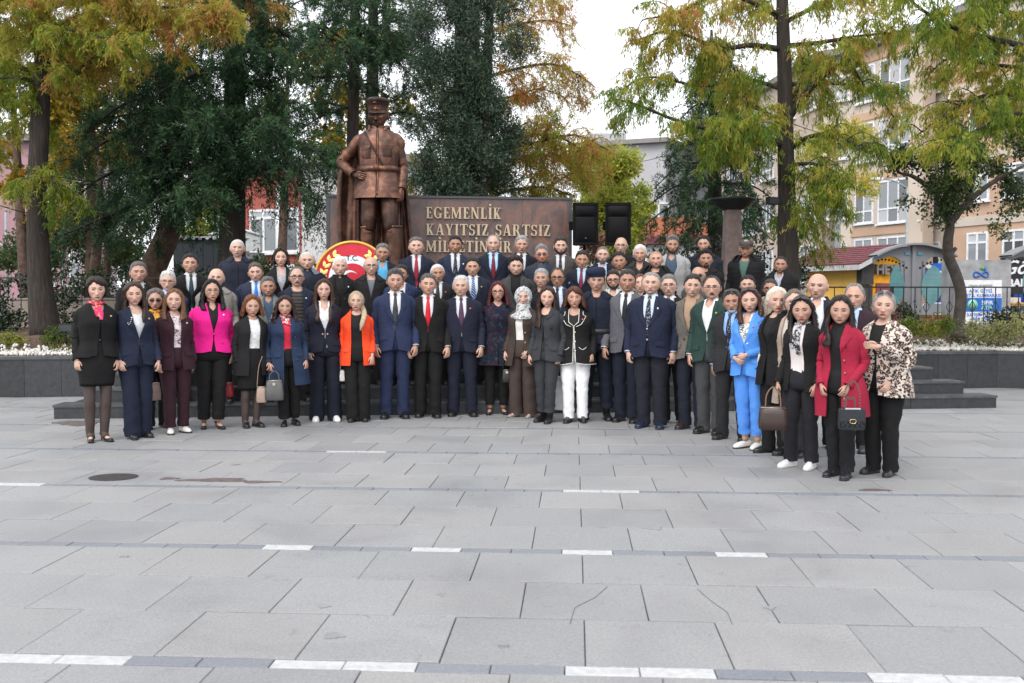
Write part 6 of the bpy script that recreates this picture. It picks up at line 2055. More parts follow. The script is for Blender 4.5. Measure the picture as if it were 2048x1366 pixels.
# the cape: heavy folds hanging from both shoulders to the ground behind the figure
nu, nv = 90, 26
U = np.linspace(-1, 1, nu)
V = np.linspace(0, 1, nv)
rows = []
for v in V:
 z = 1.475 - v * 1.33
 halfw = np.interp(v, [0, 0.06, 0.16, 0.32, 0.55, 1.0], [0.10, 0.20, 0.30, 0.385, 0.40, 0.39])
 x = U * halfw
 x = np.where(U > 0, x * np.interp(v, [0, 0.2, 0.45, 1], [1, 0.78, 0.72, 0.92]), x * 1.12) - 0.015 * v
 y = 0.135 + 0.05 * np.sin(v * 3) - 0.17 * np.abs(U) ** 2.2 * np.interp(v, [0, 0.1, 0.35, 1], [1.0, 0.85, 0.75, 0.35])
 fold = (0.026 * np.sin(U * 17 + 1.2 * np.sin(v * 3)) + 0.014 * np.sin(U * 31 + 2 * v)) * smooth((v - 0.08) / 0.35)
 rows.append(np.stack([x, y + fold, np.full(nu, z) + 0.012 * np.sin(U * 17) * (v > 0.95)], 1))
P = np.array(rows)
P2 = P + np.array([0, 0.035, 0])
q = MB()
q.grid(P)
q.grid(P2)
q.grid(np.stack([P[:, 0], P2[:, 0]], 1))
q.grid(np.stack([P[:, -1], P2[:, -1]], 1))
q.grid(np.stack([P[-1], P2[-1]], 0))
q.grid(np.stack([P[0], P2[0]], 0))
sput(q, "cape")
q = MB()
rows = []
for k, (sx_, sy, z) in enumerate(((0.50, 0.36, -0.16), (0.46, 0.32, -0.03), (0.40, 0.28, 0.012), (0.2, 0.15, 0.016))):
 a = np.linspace(0, 2 * PI, 26, endpoint=False)
 r_ = 1 + 0.05 * np.sin(3 * a + k) + 0.03 * np.sin(8 * a)
 rows.append(np.stack([np.cos(a) * sx_ * r_, np.sin(a) * sy * r_ + 0.03, np.full(26, z) + 0.02 * np.sin(5 * a) * (k == 1)], 1))
q.grid(np.array(rows), True, cap1=True)
sput(q, "rock_base", False)
# granite pedestal under the statue
ped = MB()
pz = ST_Z - 0.16 * ssc
bx = statue.location.x
ped.box((bx, ST_Y + 0.02, (0.64 + pz) / 2), (1.75, 0.95, pz - 0.64), MA)
ped = tag(ped.build("statue_pedestal", m_rust, smooth=False), "polished brown granite pedestal carrying the bronze statue", "pedestal")
mb = MB()
mb.box((bx, ST_Y + 0.02, 0.64 + 0.06), (1.95, 1.15, 0.12), MA)
mb.build("plinth_step", m_black, ped, smooth=False)
# ================================================================== ROUND EMBLEM OF THE WREATH STAND
EM_Y = 14.62
ec = at(705, 558, EM_Y)
er = 73.5 * EM_Y / FPX
emb = empty("round_emblem", (ec[0], EM_Y, ec[2]), R(3))
tag(emb, "round red and gold emblem with crescent and laurel, standing behind the white haired man", "emblem")
m_red = plain("emblem_red", lin(200, 28, 52), 0.35)
m_gold = plain("emblem_gold", lin(222, 160, 70), 0.38, 0.25)
m_leaf = plain("emblem_leaf", lin(250, 226, 130), 0.45)
m_ewh = plain("emblem_white", (0.74, 0.76, 0.80), 0.4)
def disc(r, y, t, n=56, c=(0, 0)):
 a = np.linspace(0, 2 * PI, n, endpoint=False)
 f = np.stack([c[0] + r * np.cos(a), np.full(n, y), c[1] + r * np.sin(a)], 1)
 mb = MB()
 mb.grid(np.array([f + [0, t, 0], f]), True, cap0=True, cap1=True)
 return mb
disc(er * 0.985, 0.0, 0.03).build("board", m_red, emb, smooth=False)
a = np.linspace(0, 2 * PI, 73)
MB().tube(np.stack([er * np.cos(a), np.full(73, 0.004), er * np.sin(a)], 1), er * 0.042, 8, cap=False).build("gold_rim", m_gold, emb)
disc(er * 0.64, -0.012, 0.012).build("white_ring", m_ewh, emb, smooth=False)
disc(er * 0.455, -0.018, 0.006, c=(0, -er * 0.03)).build("red_field", m_red, emb, smooth=False)
# crescent and star
n = 40
ao = np.linspace(R(38), R(322), n)
R1, R2, cx2 = er * 0.265, er * 0.215, er * 0.062
outer = np.stack([-er * 0.08 + R1 * np.cos(ao), np.full(n, -0.024), -er * 0.03 + R1 * np.sin(ao)], 1)
tip = outer[0] - np.array([-er * 0.08 + cx2, -0.024, -er * 0.03])
ai = np.linspace(math.atan2(tip[2], tip[0]), 2 * PI - math.atan2(tip[2], tip[0]), n)
inner = np.stack([-er * 0.08 + cx2 + R2 * np.cos(ai), np.full(n, -0.024), -er * 0.03 + R2 * np.sin(ai)], 1)
mb = MB()
mb.grid(np.array([outer + [0, 0.006, 0], outer, inner, inner + [0, 0.006, 0]]))
mb.build("crescent", m_ewh, emb, smooth=False)
st = []
for k in range(10):
 rr = er * (0.105 if k % 2 == 0 else 0.042)
 st.append([er * 0.23 + rr * math.cos(PI + k * PI / 5), -0.024, -er * 0.03 + rr * math.sin(PI + k * PI / 5)])
mb = MB()
mb.add(np.array(st + [[p[0], -0.018, p[2]] for p in st]), [tuple(range(10))] + [(i, (i + 1) % 10, (i + 1) % 10 + 10, i + 10) for i in range(10)])
mb.build("star", m_ewh, emb, smooth=False)
for sx in (-1, 1):
 for k in range(9):
  ang = R(90) + sx * R(40 + k * 14)
  for side in (-1, 1):
   r0 = er * 0.79
   d = np.array([-math.sin(ang), 0, math.cos(ang)]) * (-sx)      # along the ring towards the top
   d = d * 0.86 + side * 0.5 * np.array([math.cos(ang), 0, math.sin(ang)])
   d /= np.linalg.norm(d)
   nrm_ = np.array([d[2], 0, -d[0]])
   b0 = np.array([r0 * math.cos(ang), -0.016, r0 * math.sin(ang)])
   L, W_ = er * 0.20, er * 0.052
   pts = [b0, b0 + d * L * 0.4 + nrm_ * W_, b0 + d * L * 0.75 + nrm_ * W_ * 0.7, b0 + d * L, b0 + d * L * 0.75 - nrm_ * W_ * 0.7, b0 + d * L * 0.4 - nrm_ * W_]
   c0 = b0 + d * L * 0.5 + np.array([0, -0.010, 0])
   mb = MB()
   mb.add(np.array(pts + [c0]), [(i, (i + 1) % 6, 6) for i in range(6)])
   mb.build("laurel_leaf", m_leaf, emb, smooth=False)
def text_obj(name, body, mat, parent, loc, size, ext=0.003, rot=(R(90), 0, 0), bold=0.0, align='CENTER', shear=0.0, sx=1.0):
 cu = bpy.data.curves.new(name, 'FONT')
 cu.body = body
 cu.size = size
 cu.extrude = ext
 cu.offset = bold
 cu.align_x = align
 cu.shear = shear
 cu.resolution_u = 3
 tmp = bpy.data.objects.new(name + "_tmp", cu)
 COL.objects.link(tmp)
 dg = bpy.context.evaluated_depsgraph_get()
 me = bpy.data.meshes.new_from_object(tmp.evaluated_get(dg))
 bpy.data.objects.remove(tmp)
 me.name = name
 me.materials.clear()
 me.materials.append(mat)
 o = bpy.data.objects.new(name, me)
 COL.objects.link(o)
 o.parent = parent
 o.location = loc
 o.rotation_euler = rot
 o.scale = (sx, 1, 1)
 return o
m_ink = plain("dark_ink", (0.02, 0.025, 0.03), 0.5)
text_obj("lettering", "T.C.", m_ink, emb, (0, -0.0135, er * 0.50), er * 0.19, 0.001, bold=0.002)
# its easel
m_wood = plain("varnished_wood", (0.16, 0.065, 0.03), 0.4)
for sx in (-1, 1):
 MB().tube([[sx * er * 0.5, 0.05, -(ec[2] - 0.665)], [sx * er * 0.15, 0.05, er * 0.5]], 0.02, 8).build("easel_leg", m_wood, emb)
MB().tube([[0, 0.5, -(ec[2] - 0.665)], [0, 0.055, er * 0.5]], 0.02, 8).build("easel_leg", m_wood, emb)
MB().box((0, 0.045, -er * 0.75), (er * 1.3, 0.03, 0.05)).build("easel_bar", m_wood, emb, smooth=False)
# ================================================================== LOUDSPEAKERS ON STANDS
m_cab = plain("black_cabinet", (0.006, 0.006, 0.007), 0.8, spec=0.12)
m_grl, t_, b_ = nodes_of("speaker_grille")
co_ = objco(t_)
vo_ = t_.nodes.new("ShaderNodeTexVoronoi")
vo_.inputs["Scale"].default_value = 160
t_.links.new(co_, vo_.inputs["Vector"])
t_.links.new(ramp(t_, vo_.outputs["Distance"], [(0.2, (0.002, 0.002, 0.002)), (0.4, (0.006, 0.006, 0.007))]), b_.inputs["Base Color"])
b_.inputs["Specular IOR Level"].default_value = 0.1
b_.inputs["Roughness"].default_value = 0.5
for (x0, x1, y0, y1, Yd, yaw, lab) in ((1143.5, 1194, 408, 491, 16.3, 2, "black loudspeaker on a stand nearer the lettered wall"), (1211, 1261.5, 408, 491, 16.4, -6, "black loudspeaker on a stand farther from the lettered wall")):
 c0 = at((x0 + x1) / 2, (y0 + y1) / 2, Yd)
 w_ = (x1 - x0) * Yd / FPX
 h_ = (y1 - y0) * Yd / FPX
 root = empty("loudspeaker", (c0[0], Yd, 0.66), R(yaw))
 tag(root, lab, "loudspeaker", "loudspeakers beside the monument wall")
 zc = c0[2] - 0.66
 mb = MB()
 x, z = w_ / 2, h_ / 2
 for (yy0, yy1, k0, k1) in ((-0.17, 0.18, 1.0, 0.72),):
  f = [(-x, yy0, zc - z), (x, yy0, zc - z), (x * k1, yy1, zc - z * 0.98), (-x * k1, yy1, zc - z * 0.98), (-x, yy0, zc + z), (x, yy0, zc + z), (x * k1, yy1, zc + z * 0.96), (-x * k1, yy1, zc + z * 0.96)]
  mb.hexa(f)
 mb.box((0, -0.172, zc + z - 0.02), (w_, 0.03, 0.04))
 mb.box((0, -0.172, zc - z + 0.025), (w_, 0.03, 0.05))
 for sx in (-1, 1):
  mb.box((sx * (x - 0.017), -0.172, zc), (0.034, 0.028, h_ - 0.10))
 mb.build("cabinet", m_cab, root, smooth=False)
 for (za, zb, nm) in ((zc + z * 0.36, zc + z - 0.045, "horn_grille"), (zc - z + 0.055, zc + z * 0.34, "woofer_grille")):
  P = []
  us = np.linspace(-1, 1, 13)
  for t in (0, 0.06, 0.5, 0.94, 1):
   P.append(np.stack([us * (x - 0.036), -0.174 - 0.022 * np.sqrt(np.clip(1 - us ** 2, 0, 1)) * (1 if 0 < t < 1 else 0.4), np.full(13, za + (zb - za) * t)], 1))
  MB().grid(np.array(P)).build(nm, m_grl, root)
 MB().box((0, -0.199, zc - z + 0.11), (0.03, 0.006, 0.016)).build("badge", plain("dull_badge", (0.08, 0.05, 0.05), 0.4), root, smooth=False)
 MB().box((-x * 0.95, 0.0, zc - 0.02), (0.10, 0.16, 0.13)).build("side_bracket", m_cab, root, smooth=False)
 MB().tube([[0, 0, 0.0], [0, 0, zc - z]], 0.02, 8).build("stand_pole", m_cab, root)
 for k in range(3):
  a = k * 2 * PI / 3 + 0.5
  MB().tube([[0, 0, 0.42], [0.42 * math.cos(a), 0.42 * math.sin(a), 0.012]], 0.012, 6).build("stand_leg", m_cab, root)
# ================================================================== STONE TORCH WITH BRONZE BOWL
TY = 19.0
tb = at(1465, 410, TY)
tor = empty("stone_torch", (tb[0], TY, 0.55))
tag(tor, "stone torch column with wide dark metal bowl beside the right tree trunk", "torch")
hz_ = tb[2] - 0.55
m_grst = plain("grey_rose_stone", (0.20, 0.145, 0.135), 0.6, nscale=12, var=0.25, bmp=0.15)
wb, wt = 38 * TY / FPX / 2, 29 * TY / FPX / 2
mb = MB()
mb.hexa([(-wb * 1.25, -wb * 1.25, 0), (wb * 1.25, -wb * 1.25, 0), (wb * 1.25, wb * 1.25, 0), (-wb * 1.25, wb * 1.25, 0), (-wt, -wt, hz_ - 0.10), (wt, -wt, hz_ - 0.10), (wt, wt, hz_ - 0.10), (-wt, wt, hz_ - 0.10)])
mb.build("tapered_column", m_grst, tor, smooth=False)
rb = 47.5 * TY / FPX
a = np.linspace(0, 2 * PI, 28, endpoint=False)
prof_ = [(0.16, -0.10), (0.24, -0.075), (0.32, -0.02), (rb * 0.8, 0.045), (rb, 0.085), (rb, 0.115), (rb * 0.94, 0.115), (0.25, 0.03), (0.02, 0.02)]
mb = MB()
mb.grid(np.array([np.stack([r * np.cos(a), r * np.sin(a), np.full(28, hz_ + z)], 1) for r, z in prof_]), True, cap0=True, cap1=True)
mb.build("bowl", plain("dark_bronze", (0.03, 0.034, 0.034), 0.45, 0.3), tor)
# ================================================================== BAGS IN HANDS
def handbag(px, py, Y, w_, h_, d_, col, label, handle='loop', yaw=0.0, quilt=False, clasp=None, rough=0.4, top=0.8, mat=None, hh=0.16, name="handbag"):
 c = at(px, py, Y)
 root = empty(name, (c[0], Y, c[2] - h_ / 2), yaw)
 tag(root, label, "handbag" if name == "handbag" else "paper bag")
 m_ = mat or plain("bag_leather", col, rough, nscale=14, var=0.15, bmp=0.2)
 rows = []
 n = 28
 a = np.linspace(0, 2 * PI, n, endpoint=False)
 e = 0.45
 for z, k in ((0.0, 0.86), (0.012, 0.97), (h_ * 0.35, 1.0), (h_ * 0.7, (1 + top) / 2), (h_ * 0.95, top), (h_, top * 0.92)):
  cx, sn = np.cos(a), np.sin(a)
  x = np.sign(cx) * np.abs(cx) ** e * w_ / 2 * k
  y = np.sign(sn) * np.abs(sn) ** e * d_ / 2 * (k if z < h_ * 0.5 else k ** 2)
  rows.append(np.stack([x, y, np.full(n, z)], 1))
 P = np.array(rows)
 MB().grid(P, True, cap0=True, cap1=True).build("bag_body", m_, root)
 if quilt:
  q = MB()
  for s in (-1, 1):
   for k in range(-4, 5):
    x0 = k * w_ * 0.2
    q.tube([[np.clip(x0 - s * h_ * 0.45, -w_ * 0.47, w_ * 0.47), -d_ / 2 - 0.001, 0.02 + max(0, (abs(x0 - s * h_ * 0.45) - w_ * 0.47) if abs(x0 - s * h_ * 0.45) > w_ * 0.47 else 0)],
      [np.clip(x0 + s * h_ * 0.45, -w_ * 0.47, w_ * 0.47), -d_ / 2 * top - 0.001, h_ * 0.93]], 0.0022, 4)
  q.build("quilt_stitching", plain("stitch", (0.004, 0.004, 0.006), 0.6), root)
  MB().grid(np.array([[[x, -d_ / 2 - 0.006 - 0.002 * (z > 0.5), h_ * z] for x in np.linspace(-w_ * 0.46, w_ * 0.46, 7)] for z in (0.42, 0.45, 0.97)])).build("flap", m_, root)
 else:
  MB().tube([[-w_ / 2 * top * 0.95, -d_ / 2 * top ** 2 * 1.0, h_ * 0.97], [w_ / 2 * top * 0.95, -d_ / 2 * top ** 2 * 1.0, h_ * 0.97]], 0.004, 5).build("zip_edge", plain("zip_metal", (0.5, 0.45, 0.35), 0.3, 0.8), root)
 hm_ = plain("strap", tuple(np.array(col) * 0.8), 0.45)
 if handle == 'loop':
  for s in (-1, 1):
   p = smoothpath([[-w_ * 0.26, s * d_ * 0.25, h_ * 0.92], [-w_ * 0.22, s * d_ * 0.12, h_ + hh * 0.6], [0, 0.0, h_ + hh], [w_ * 0.22, s * d_ * 0.12, h_ + hh * 0.6], [w_ * 0.26, s * d_ * 0.25, h_ * 0.92]], 5)
   MB().tube(p, 0.006, 6).build("handle", hm_, root)
 elif handle == 'strap':
  p = smoothpath([[-w_ * 0.42, 0, h_ * 0.95], [-w_ * 0.25, 0.01, h_ + hh], [w_ * 0.1, 0.03, h_ + hh * 1.6]], 5)
  MB().tube(p, 0.005, 6).build("shoulder_strap", hm_, root)
 elif handle == 'chain':
  mt_ = plain("gunmetal_chain", (0.16, 0.13, 0.11), 0.3, 0.8)
  for (xa, xb, zt) in ((-w_ * 0.3, w_ * 0.3, 1.0), (-w_ * 0.25, w_ * 0.1, 0.55)):
   p = smoothpath([[xa, 0, h_ * 0.95], [xa * 0.8, -0.01, h_ + hh * zt * 0.7], [(xa + xb) / 2, -0.02, h_ + hh * (zt if zt == 1 else 0.35)], [xb * 0.8, -0.01, h_ + hh * zt * 0.7], [xb, 0, h_ * 0.95]], 7)
   q = MB()
   for i, c_ in enumerate(p):
    q.box(c_, (0.014, 0.006 + 0.006 * (i % 2), 0.012))
   q.build("chain", mt_, root, smooth=False)
 if clasp == 'interlocked':
  g_ = plain("pale_gold", (0.72, 0.55, 0.28), 0.25, 0.9)
  for s in (-1, 1):
   a = np.linspace(R(48), R(312), 18)
   if s > 0:
    a = a + PI
   p = np.stack([s * 0.0075 + 0.0165 * np.cos(a), np.full(18, -d_ / 2 - 0.012), h_ * 0.42 + 0.0165 * np.sin(a)], 1)
   MB().tube(p, 0.003, 6).build("clasp_emblem", g_, root)
  MB().box((0, -d_ / 2 * top - 0.004, h_ * 0.97), (w_ * 0.55, 0.010, 0.022)).build("metal_bar", plain("silver_bar", (0.75, 0.75, 0.75), 0.25, 0.6), root, smooth=False)
 elif clasp:
  MB().box((0, -d_ / 2 * top - 0.005, h_ * 0.80), (0.03, 0.010, 0.03)).build("clasp", plain("clasp_metal", (0.7, 0.66, 0.55), 0.25, 0.9), root, smooth=False)
 return root
m_lv, t_, b_ = nodes_of("brown_canvas_print")
co_ = objco(t_)
vo_ = t_.nodes.new("ShaderNodeTexVoronoi")
vo_.inputs["Scale"].default_value = 46
vo_.inputs["Randomness"].default_value = 0.15
t_.links.new(co_, vo_.inputs["Vector"])
t_.links.new(ramp(t_, vo_.outputs["Distance"], [(0.22, (0.075, 0.045, 0.032)), (0.30, (0.030, 0.016, 0.013)), (1, (0.034, 0.018, 0.015))]), b_.inputs["Base Color"])
b_.inputs["Roughness"].default_value = 0.4
handbag(308, 783, 11.35, 0.15, 0.20, 0.09, (0.42, 0.30, 0.26), "pale pink handbag hanging between the navy and the maroon trouser suits", 'strap', R(30), rough=0.5)
handbag(453, 779, 11.85, 0.17, 0.17, 0.10, (0.42, 0.015, 0.03), "bright red handbag beside the black trousers of the woman in pink", 'strap', R(10))
handbag(523, 789, 11.62, 0.12, 0.19, 0.10, (0.34, 0.24, 0.19), "beige handbag beside the black skirt, touching the grey metallic bag", 'strap', R(10), hh=0.22)
handbag(549, 780, 11.62, 0.22, 0.24, 0.13, (0.085, 0.083, 0.082), "dark grey metallic leather handbag held by the woman in the blue trench coat", 'loop', R(8), rough=0.25, clasp=True, hh=0.10)
handbag(685, 751, 12.28, 0.07, 0.14, 0.05, (0.60, 0.59, 0.56), "small white handbag behind the orange blazer's hem", 'strap', 0)
handbag(1014, 752, 12.82, 0.13, 0.17, 0.07, (0.016, 0.016, 0.017), "small black handbag with steel clasp at the brown jacket's side", 'strap', 0, clasp=True, rough=0.3)
handbag(1526, 722, 9.72, 0.11, 0.16, 0.07, (0.55, 0.55, 0.55), "silver grey shoulder bag behind the sky blue jacket", 'chain', R(-40), hh=0.5, clasp=True)
handbag(1546, 836, 8.62, 0.25, 0.20, 0.15, (0.20, 0.11, 0.07), "brown patterned handbag with tan handles held beside the white sneakers", 'loop', R(-14), mat=m_lv, hh=0.17, top=0.9)
handbag(1703, 838, 8.00, 0.215, 0.175, 0.08, (0.020, 0.022, 0.030), "black quilted handbag with gold clasp hanging on a chain from the crimson coat", 'chain', R(-6), quilt=True, clasp='interlocked', hh=0.22, top=0.96, rough=0.3)
pb = handbag(1117, 786, 12.42, 0.19, 0.42, 0.10, (0.70, 0.71, 0.73), "white paper carrier bag hanging beside the white trousers", 'loop', R(-20), top=1.0, hh=0.12, rough=0.5, name="paper_bag")
# ================================================================== TREES, HEDGES, PLANTS
def leafmat(name, stops, rough=0.55, transl=0.35):
 m = bpy.data.materials.new(name)
 m.use_nodes = True
 t = m.node_tree
 b = t.nodes["Principled BSDF"]
 out = [n for n in t.nodes if n.type == 'OUTPUT_MATERIAL'][0]
 at_ = t.nodes.new("ShaderNodeAttribute")
 at_.attribute_name = "tint"
 c = ramp(t, at_.outputs["Fac"], stops)
 t.links.new(c, b.inputs["Base Color"])
 b.inputs["Roughness"].default_value = rough
 b.inputs["Specular IOR Level"].default_value = 0.3
 tr_ = t.nodes.new("ShaderNodeBsdfTranslucent")
 t.links.new(c, tr_.inputs["Color"])
 mx = t.nodes.new("ShaderNodeMixShader")
 mx.inputs[0].default_value = transl
 t.links.new(b.outputs[0], mx.inputs[1])
 t.links.new(tr_.outputs[0], mx.inputs[2])
 t.links.new(mx.outputs[0], out.inputs["Surface"])
 return m
def unit(v):
 return v / (np.linalg.norm(v, axis=-1, keepdims=True) + 1e-9)
def leaf_mesh(name, mat, parent, C, D, L, W, tint, kind=None, bend=0.15, nrm=None):
 """one rhombic leaf (or feathery spray) per row of C"""
 n = len(C)
 D = unit(D)
 if nrm is None:
  nrm = rng.normal(size=(n, 3))
 Sd = unit(np.cross(D, nrm))
 Nn = np.cross(Sd, D)
 L = np.broadcast_to(L, (n,))[:, None]
 W = np.broadcast_to(W, (n,))[:, None]
 mid = C + D * L * 0.45 + Nn * L * bend * 0.4
 V = np.stack([C, mid + Sd * W * 0.5, C + D * L - Nn * L * bend * 0.3, mid - Sd * W * 0.5], 1).reshape(-1, 3)
 me = bpy.data.meshes.new(name)
 me.vertices.add(4 * n)
 me.vertices.foreach_set("co", V.astype(np.float32).ravel())
 me.loops.add(4 * n)
 me.loops.foreach_set("vertex_index", np.arange(4 * n, dtype=np.int32))
 me.polygons.add(n)
 me.polygons.foreach_set("loop_start", np.arange(0, 4 * n, 4, dtype=np.int32))
 me.polygons.foreach_set("loop_total", np.full(n, 4, np.int32))
 me.update(calc_edges=True)
 a = me.attributes.new("tint", 'FLOAT', 'FACE')
 a.data.foreach_set("value", np.clip(np.broadcast_to(tint, (n,)), 0, 1).astype(np.float32))
 me.materials.append(mat)
 o = bpy.data.objects.new(name, me)
 COL.objects.link(o)
 if parent is not None:
  o.parent = parent
 if kind:
  o["kind"] = kind
 return o
m_bark, t_, b_ = nodes_of("fissured_bark")
co_ = objco(t_, (9, 9, 0.9))
n_ = noise(t_, co_, 3.0, 6.0, 0.7, 0.3)
t_.links.new(ramp(t_, n_, [(0.3, (0.014, 0.011, 0.009)), (0.55, (0.038, 0.029, 0.024)), (0.75, (0.085, 0.069, 0.058))]), b_.inputs["Base Color"])
b_.inputs["Roughness"].default_value = 0.9
bump(t_, b_, n_, 1.0, 0.03)
m_bark2 = plain("brown_bark", (0.10, 0.062, 0.045), 0.9, nscale=9, var=0.5, bmp=0.5)
m_dbark = plain("dark_bark", (0.028, 0.022, 0.020), 0.9, nscale=9, var=0.5, bmp=0.5)
def pxpath(pts, Y, dy=None):
 """pixel path at a distance Y (per point offsets dy) to world points"""
 return np.array([at(p[0], p[1], Y + (dy[i] if dy is not None else 0)) for i, p in enumerate(pts)])
def limb(mb, P, r0, r1, n=8, k=5, wig=0.0):
 Q = smoothpath(P, k)
 if wig:
  Q = Q + np.stack([wob(Q, wig, 3.0, 11), wob(Q, wig, 3.0, 12), wob(Q, wig, 3.0, 13)], 1) * np.linspace(0, 1, len(Q))[:, None]
 mb.tube(Q, np.linspace(r0, r1, len(Q)) if np.isscalar(r0) else r0, n)
 return Q
def along(P, n, t0=0.0, t1=1.0, power=1.0):
 """n random points on a polyline with tangents and parameters"""
 seg = np.linalg.norm(np.diff(P, axis=0), axis=1)
 cum = np.concatenate([[0], np.cumsum(seg)])
 t = t0 + (t1 - t0) * rng.random(n) ** power
 d = t * cum[-1]
 i = np.clip(np.searchsorted(cum, d) - 1, 0, len(seg) - 1)
 f = ((d - cum[i]) / (seg[i] + 1e-9))[:, None]
 return P[i] * (1 - f) + P[i + 1] * f, unit(P[i + 1] - P[i]), t
def twigs(B, n, ln, droop=0.3, spread=1.0, t0=0.1, fwd=0.5):
 """n twigs on a branch: start points, end points"""
 p, tg, t = along(B, n, t0)
 r = rng.normal(size=(n, 3)) * np.array([1, 1, 0.6])
 r = unit(r - tg * (r * tg).sum(1, keepdims=True))
 d = unit(r * spread + tg * fwd + np.array([0, 0, -droop]))
 L = ln * (0.35 + 0.65 * rng.random(n)) * (1.15 - 0.6 * t)
 return p, p + d * L[:, None], t
def on_twigs(A, Bq, k, jit=0.02, sag=0.12):
 """k points on each twig and the twig's direction there"""
 n = len(A)
 f = rng.random((n, k))
 d = Bq - A
 P = A[:, None] + d[:, None] * f[..., None]
 P[..., 2] -= sag * f ** 2 * np.linalg.norm(d, axis=1)[:, None]
 P = P + rng.normal(0, jit, P.shape)
 D = np.broadcast_to(unit(d)[:, None], P.shape)
 idx = np.repeat(np.arange(n), k)
 return P.reshape(-1, 3), D.reshape(-1, 3).copy(), idx, f.ravel()
def twig_wood(mb, A, Bq, r=0.006, every=3):
 for i in range(0, len(A), every):
  m = (A[i] + Bq[i]) / 2 + np.array([0, 0, 0.02])
  mb.tube([A[i], m, Bq[i]], [r, r * 0.7, r * 0.35], 4, cap=False)
def tree(name, label, loc_px, cat="tree", group=None):
 root = empty(name, (0, 0, 0))
 tag(root, label, cat, group)
 return root
# --------------------------------------------------------------- feathery deciduous conifers (bald cypress)
M_CYP = leafmat("cypress_sprays", [(0.0, (0.135, 0.225, 0.032)), (0.28, (0.360, 0.400, 0.052)), (0.50, (0.510, 0.410, 0.080)), (0.72, (0.530, 0.290, 0.095)), (1.0, (0.490, 0.155, 0.070))], 0.6, 0.58)
def cypress(name, label, Y, trunk_px, tr, branches, tint0, leaves_per, warm=None, L=(0.06, 0.125), Wf=0.17, twl=0.75, hang=0.9, bark=None, spread_y=1.4, group=None, auto=0, nt=34, sub=5):
 root = tree(name, label, trunk_px[0], group=group)
 bark = bark or m_bark
 tb = MB()
 TP = pxpath(trunk_px, Y)
 TQ = smoothpath(TP, 6)
 rr = np.interp(np.linspace(0, 1, len(TQ)), np.linspace(0, 1, len(tr)), tr)
 tb.tube(TQ, rr, 16)
 tb.build("trunk", bark, root)
 bmb, smb = MB(), MB()
 CC, DD, TT = [], [], []
 allb = []
 for br in branches:
  pts, dys, r0 = br[0], br[1], br[2]
  tw = br[3] if len(br) > 3 else 0.0
  allb.append((pxpath(pts, Y, dys), r0, tw))
 for k in range(auto):
  p, _, _ = along(TQ, 1, 0.35, 1.0)
  a = rng.uniform(0, 2 * PI)
  l = rng.uniform(1.2, 2.6)
  d = np.array([math.cos(a), math.sin(a), rng.uniform(0.0, 0.45)])
  allb.append((np.array([p[0], p[0] + d * l * 0.5 + [0, 0, 0.15], p[0] + d * l + [0, 0, -0.1]]), 0.03, 0.0))
 for P, r0, tw in allb:
  near = TQ[np.argmin(np.linalg.norm(TQ - P[0] + [0, 0, 0.15], axis=1))]
  if np.linalg.norm(near - P[0]) > 0.12:      # every bough starts inside the trunk
   P = np.concatenate([[near], P])
  Q = limb(bmb, P, r0, 0.012, 7, 6, 0.05)
  ln = np.linalg.norm(np.diff(Q, axis=0), axis=1).sum()
  # secondary branches, then twigs on both
  subs = [Q]
  A, B_, t = twigs(Q, max(3, int(sub * ln)), 1.1, 0.15, 1.0, 0.15, 0.7)
  for i in range(len(A)):
   S_ = np.array([A[i], (A[i] + B_[i]) / 2 + [0, 0, 0.06], B_[i] - [0, 0, 0.12]])
   smb.tube(smoothpath(S_, 3), np.linspace(0.012, 0.004, 7), 5, cap=False)
   subs.append(smoothpath(S_, 4))
  for S_ in subs:
   l2 = np.linalg.norm(np.diff(S_, axis=0), axis=1).sum()
   n = max(3, int(nt * l2 / 2.0))
   A, B_, t = twigs(S_, n, twl * 0.62, 0.55, 0.9, 0.12, 0.5)
   Pp, Dp, idx, f = on_twigs(A, B_, leaves_per, 0.025, 0.25)
   D2 = unit(Dp * 0.45 + rng.normal(0, 0.45, Dp.shape) + np.array([0, 0, -hang]))
   base = tint0 + tw + rng.normal(0, 0.10)
   tt = base + np.repeat(rng.normal(0, 0.15, n), leaves_per) + rng.normal(0, 0.06, len(Pp))
   if warm is not None:
    tt = tt + warm(Pp)
   CC.append(Pp)
   DD.append(D2)
   TT.append(tt)
 bmb.build("branches", bark, root)["kind"] = "stuff"
 smb.build("fine_branches", m_dbark, root)["kind"] = "stuff"
 C, D, T_ = np.concatenate(CC), np.concatenate(DD), np.concatenate(TT)
 n = len(C)
 Ls = rng.uniform(L[0], L[1], n)
 leaf_mesh("crown", M_CYP, root, C, D, Ls, Ls * Wf * rng.uniform(0.7, 1.4, n), T_, "stuff")
 return n
NL = {}
YL = 18.6
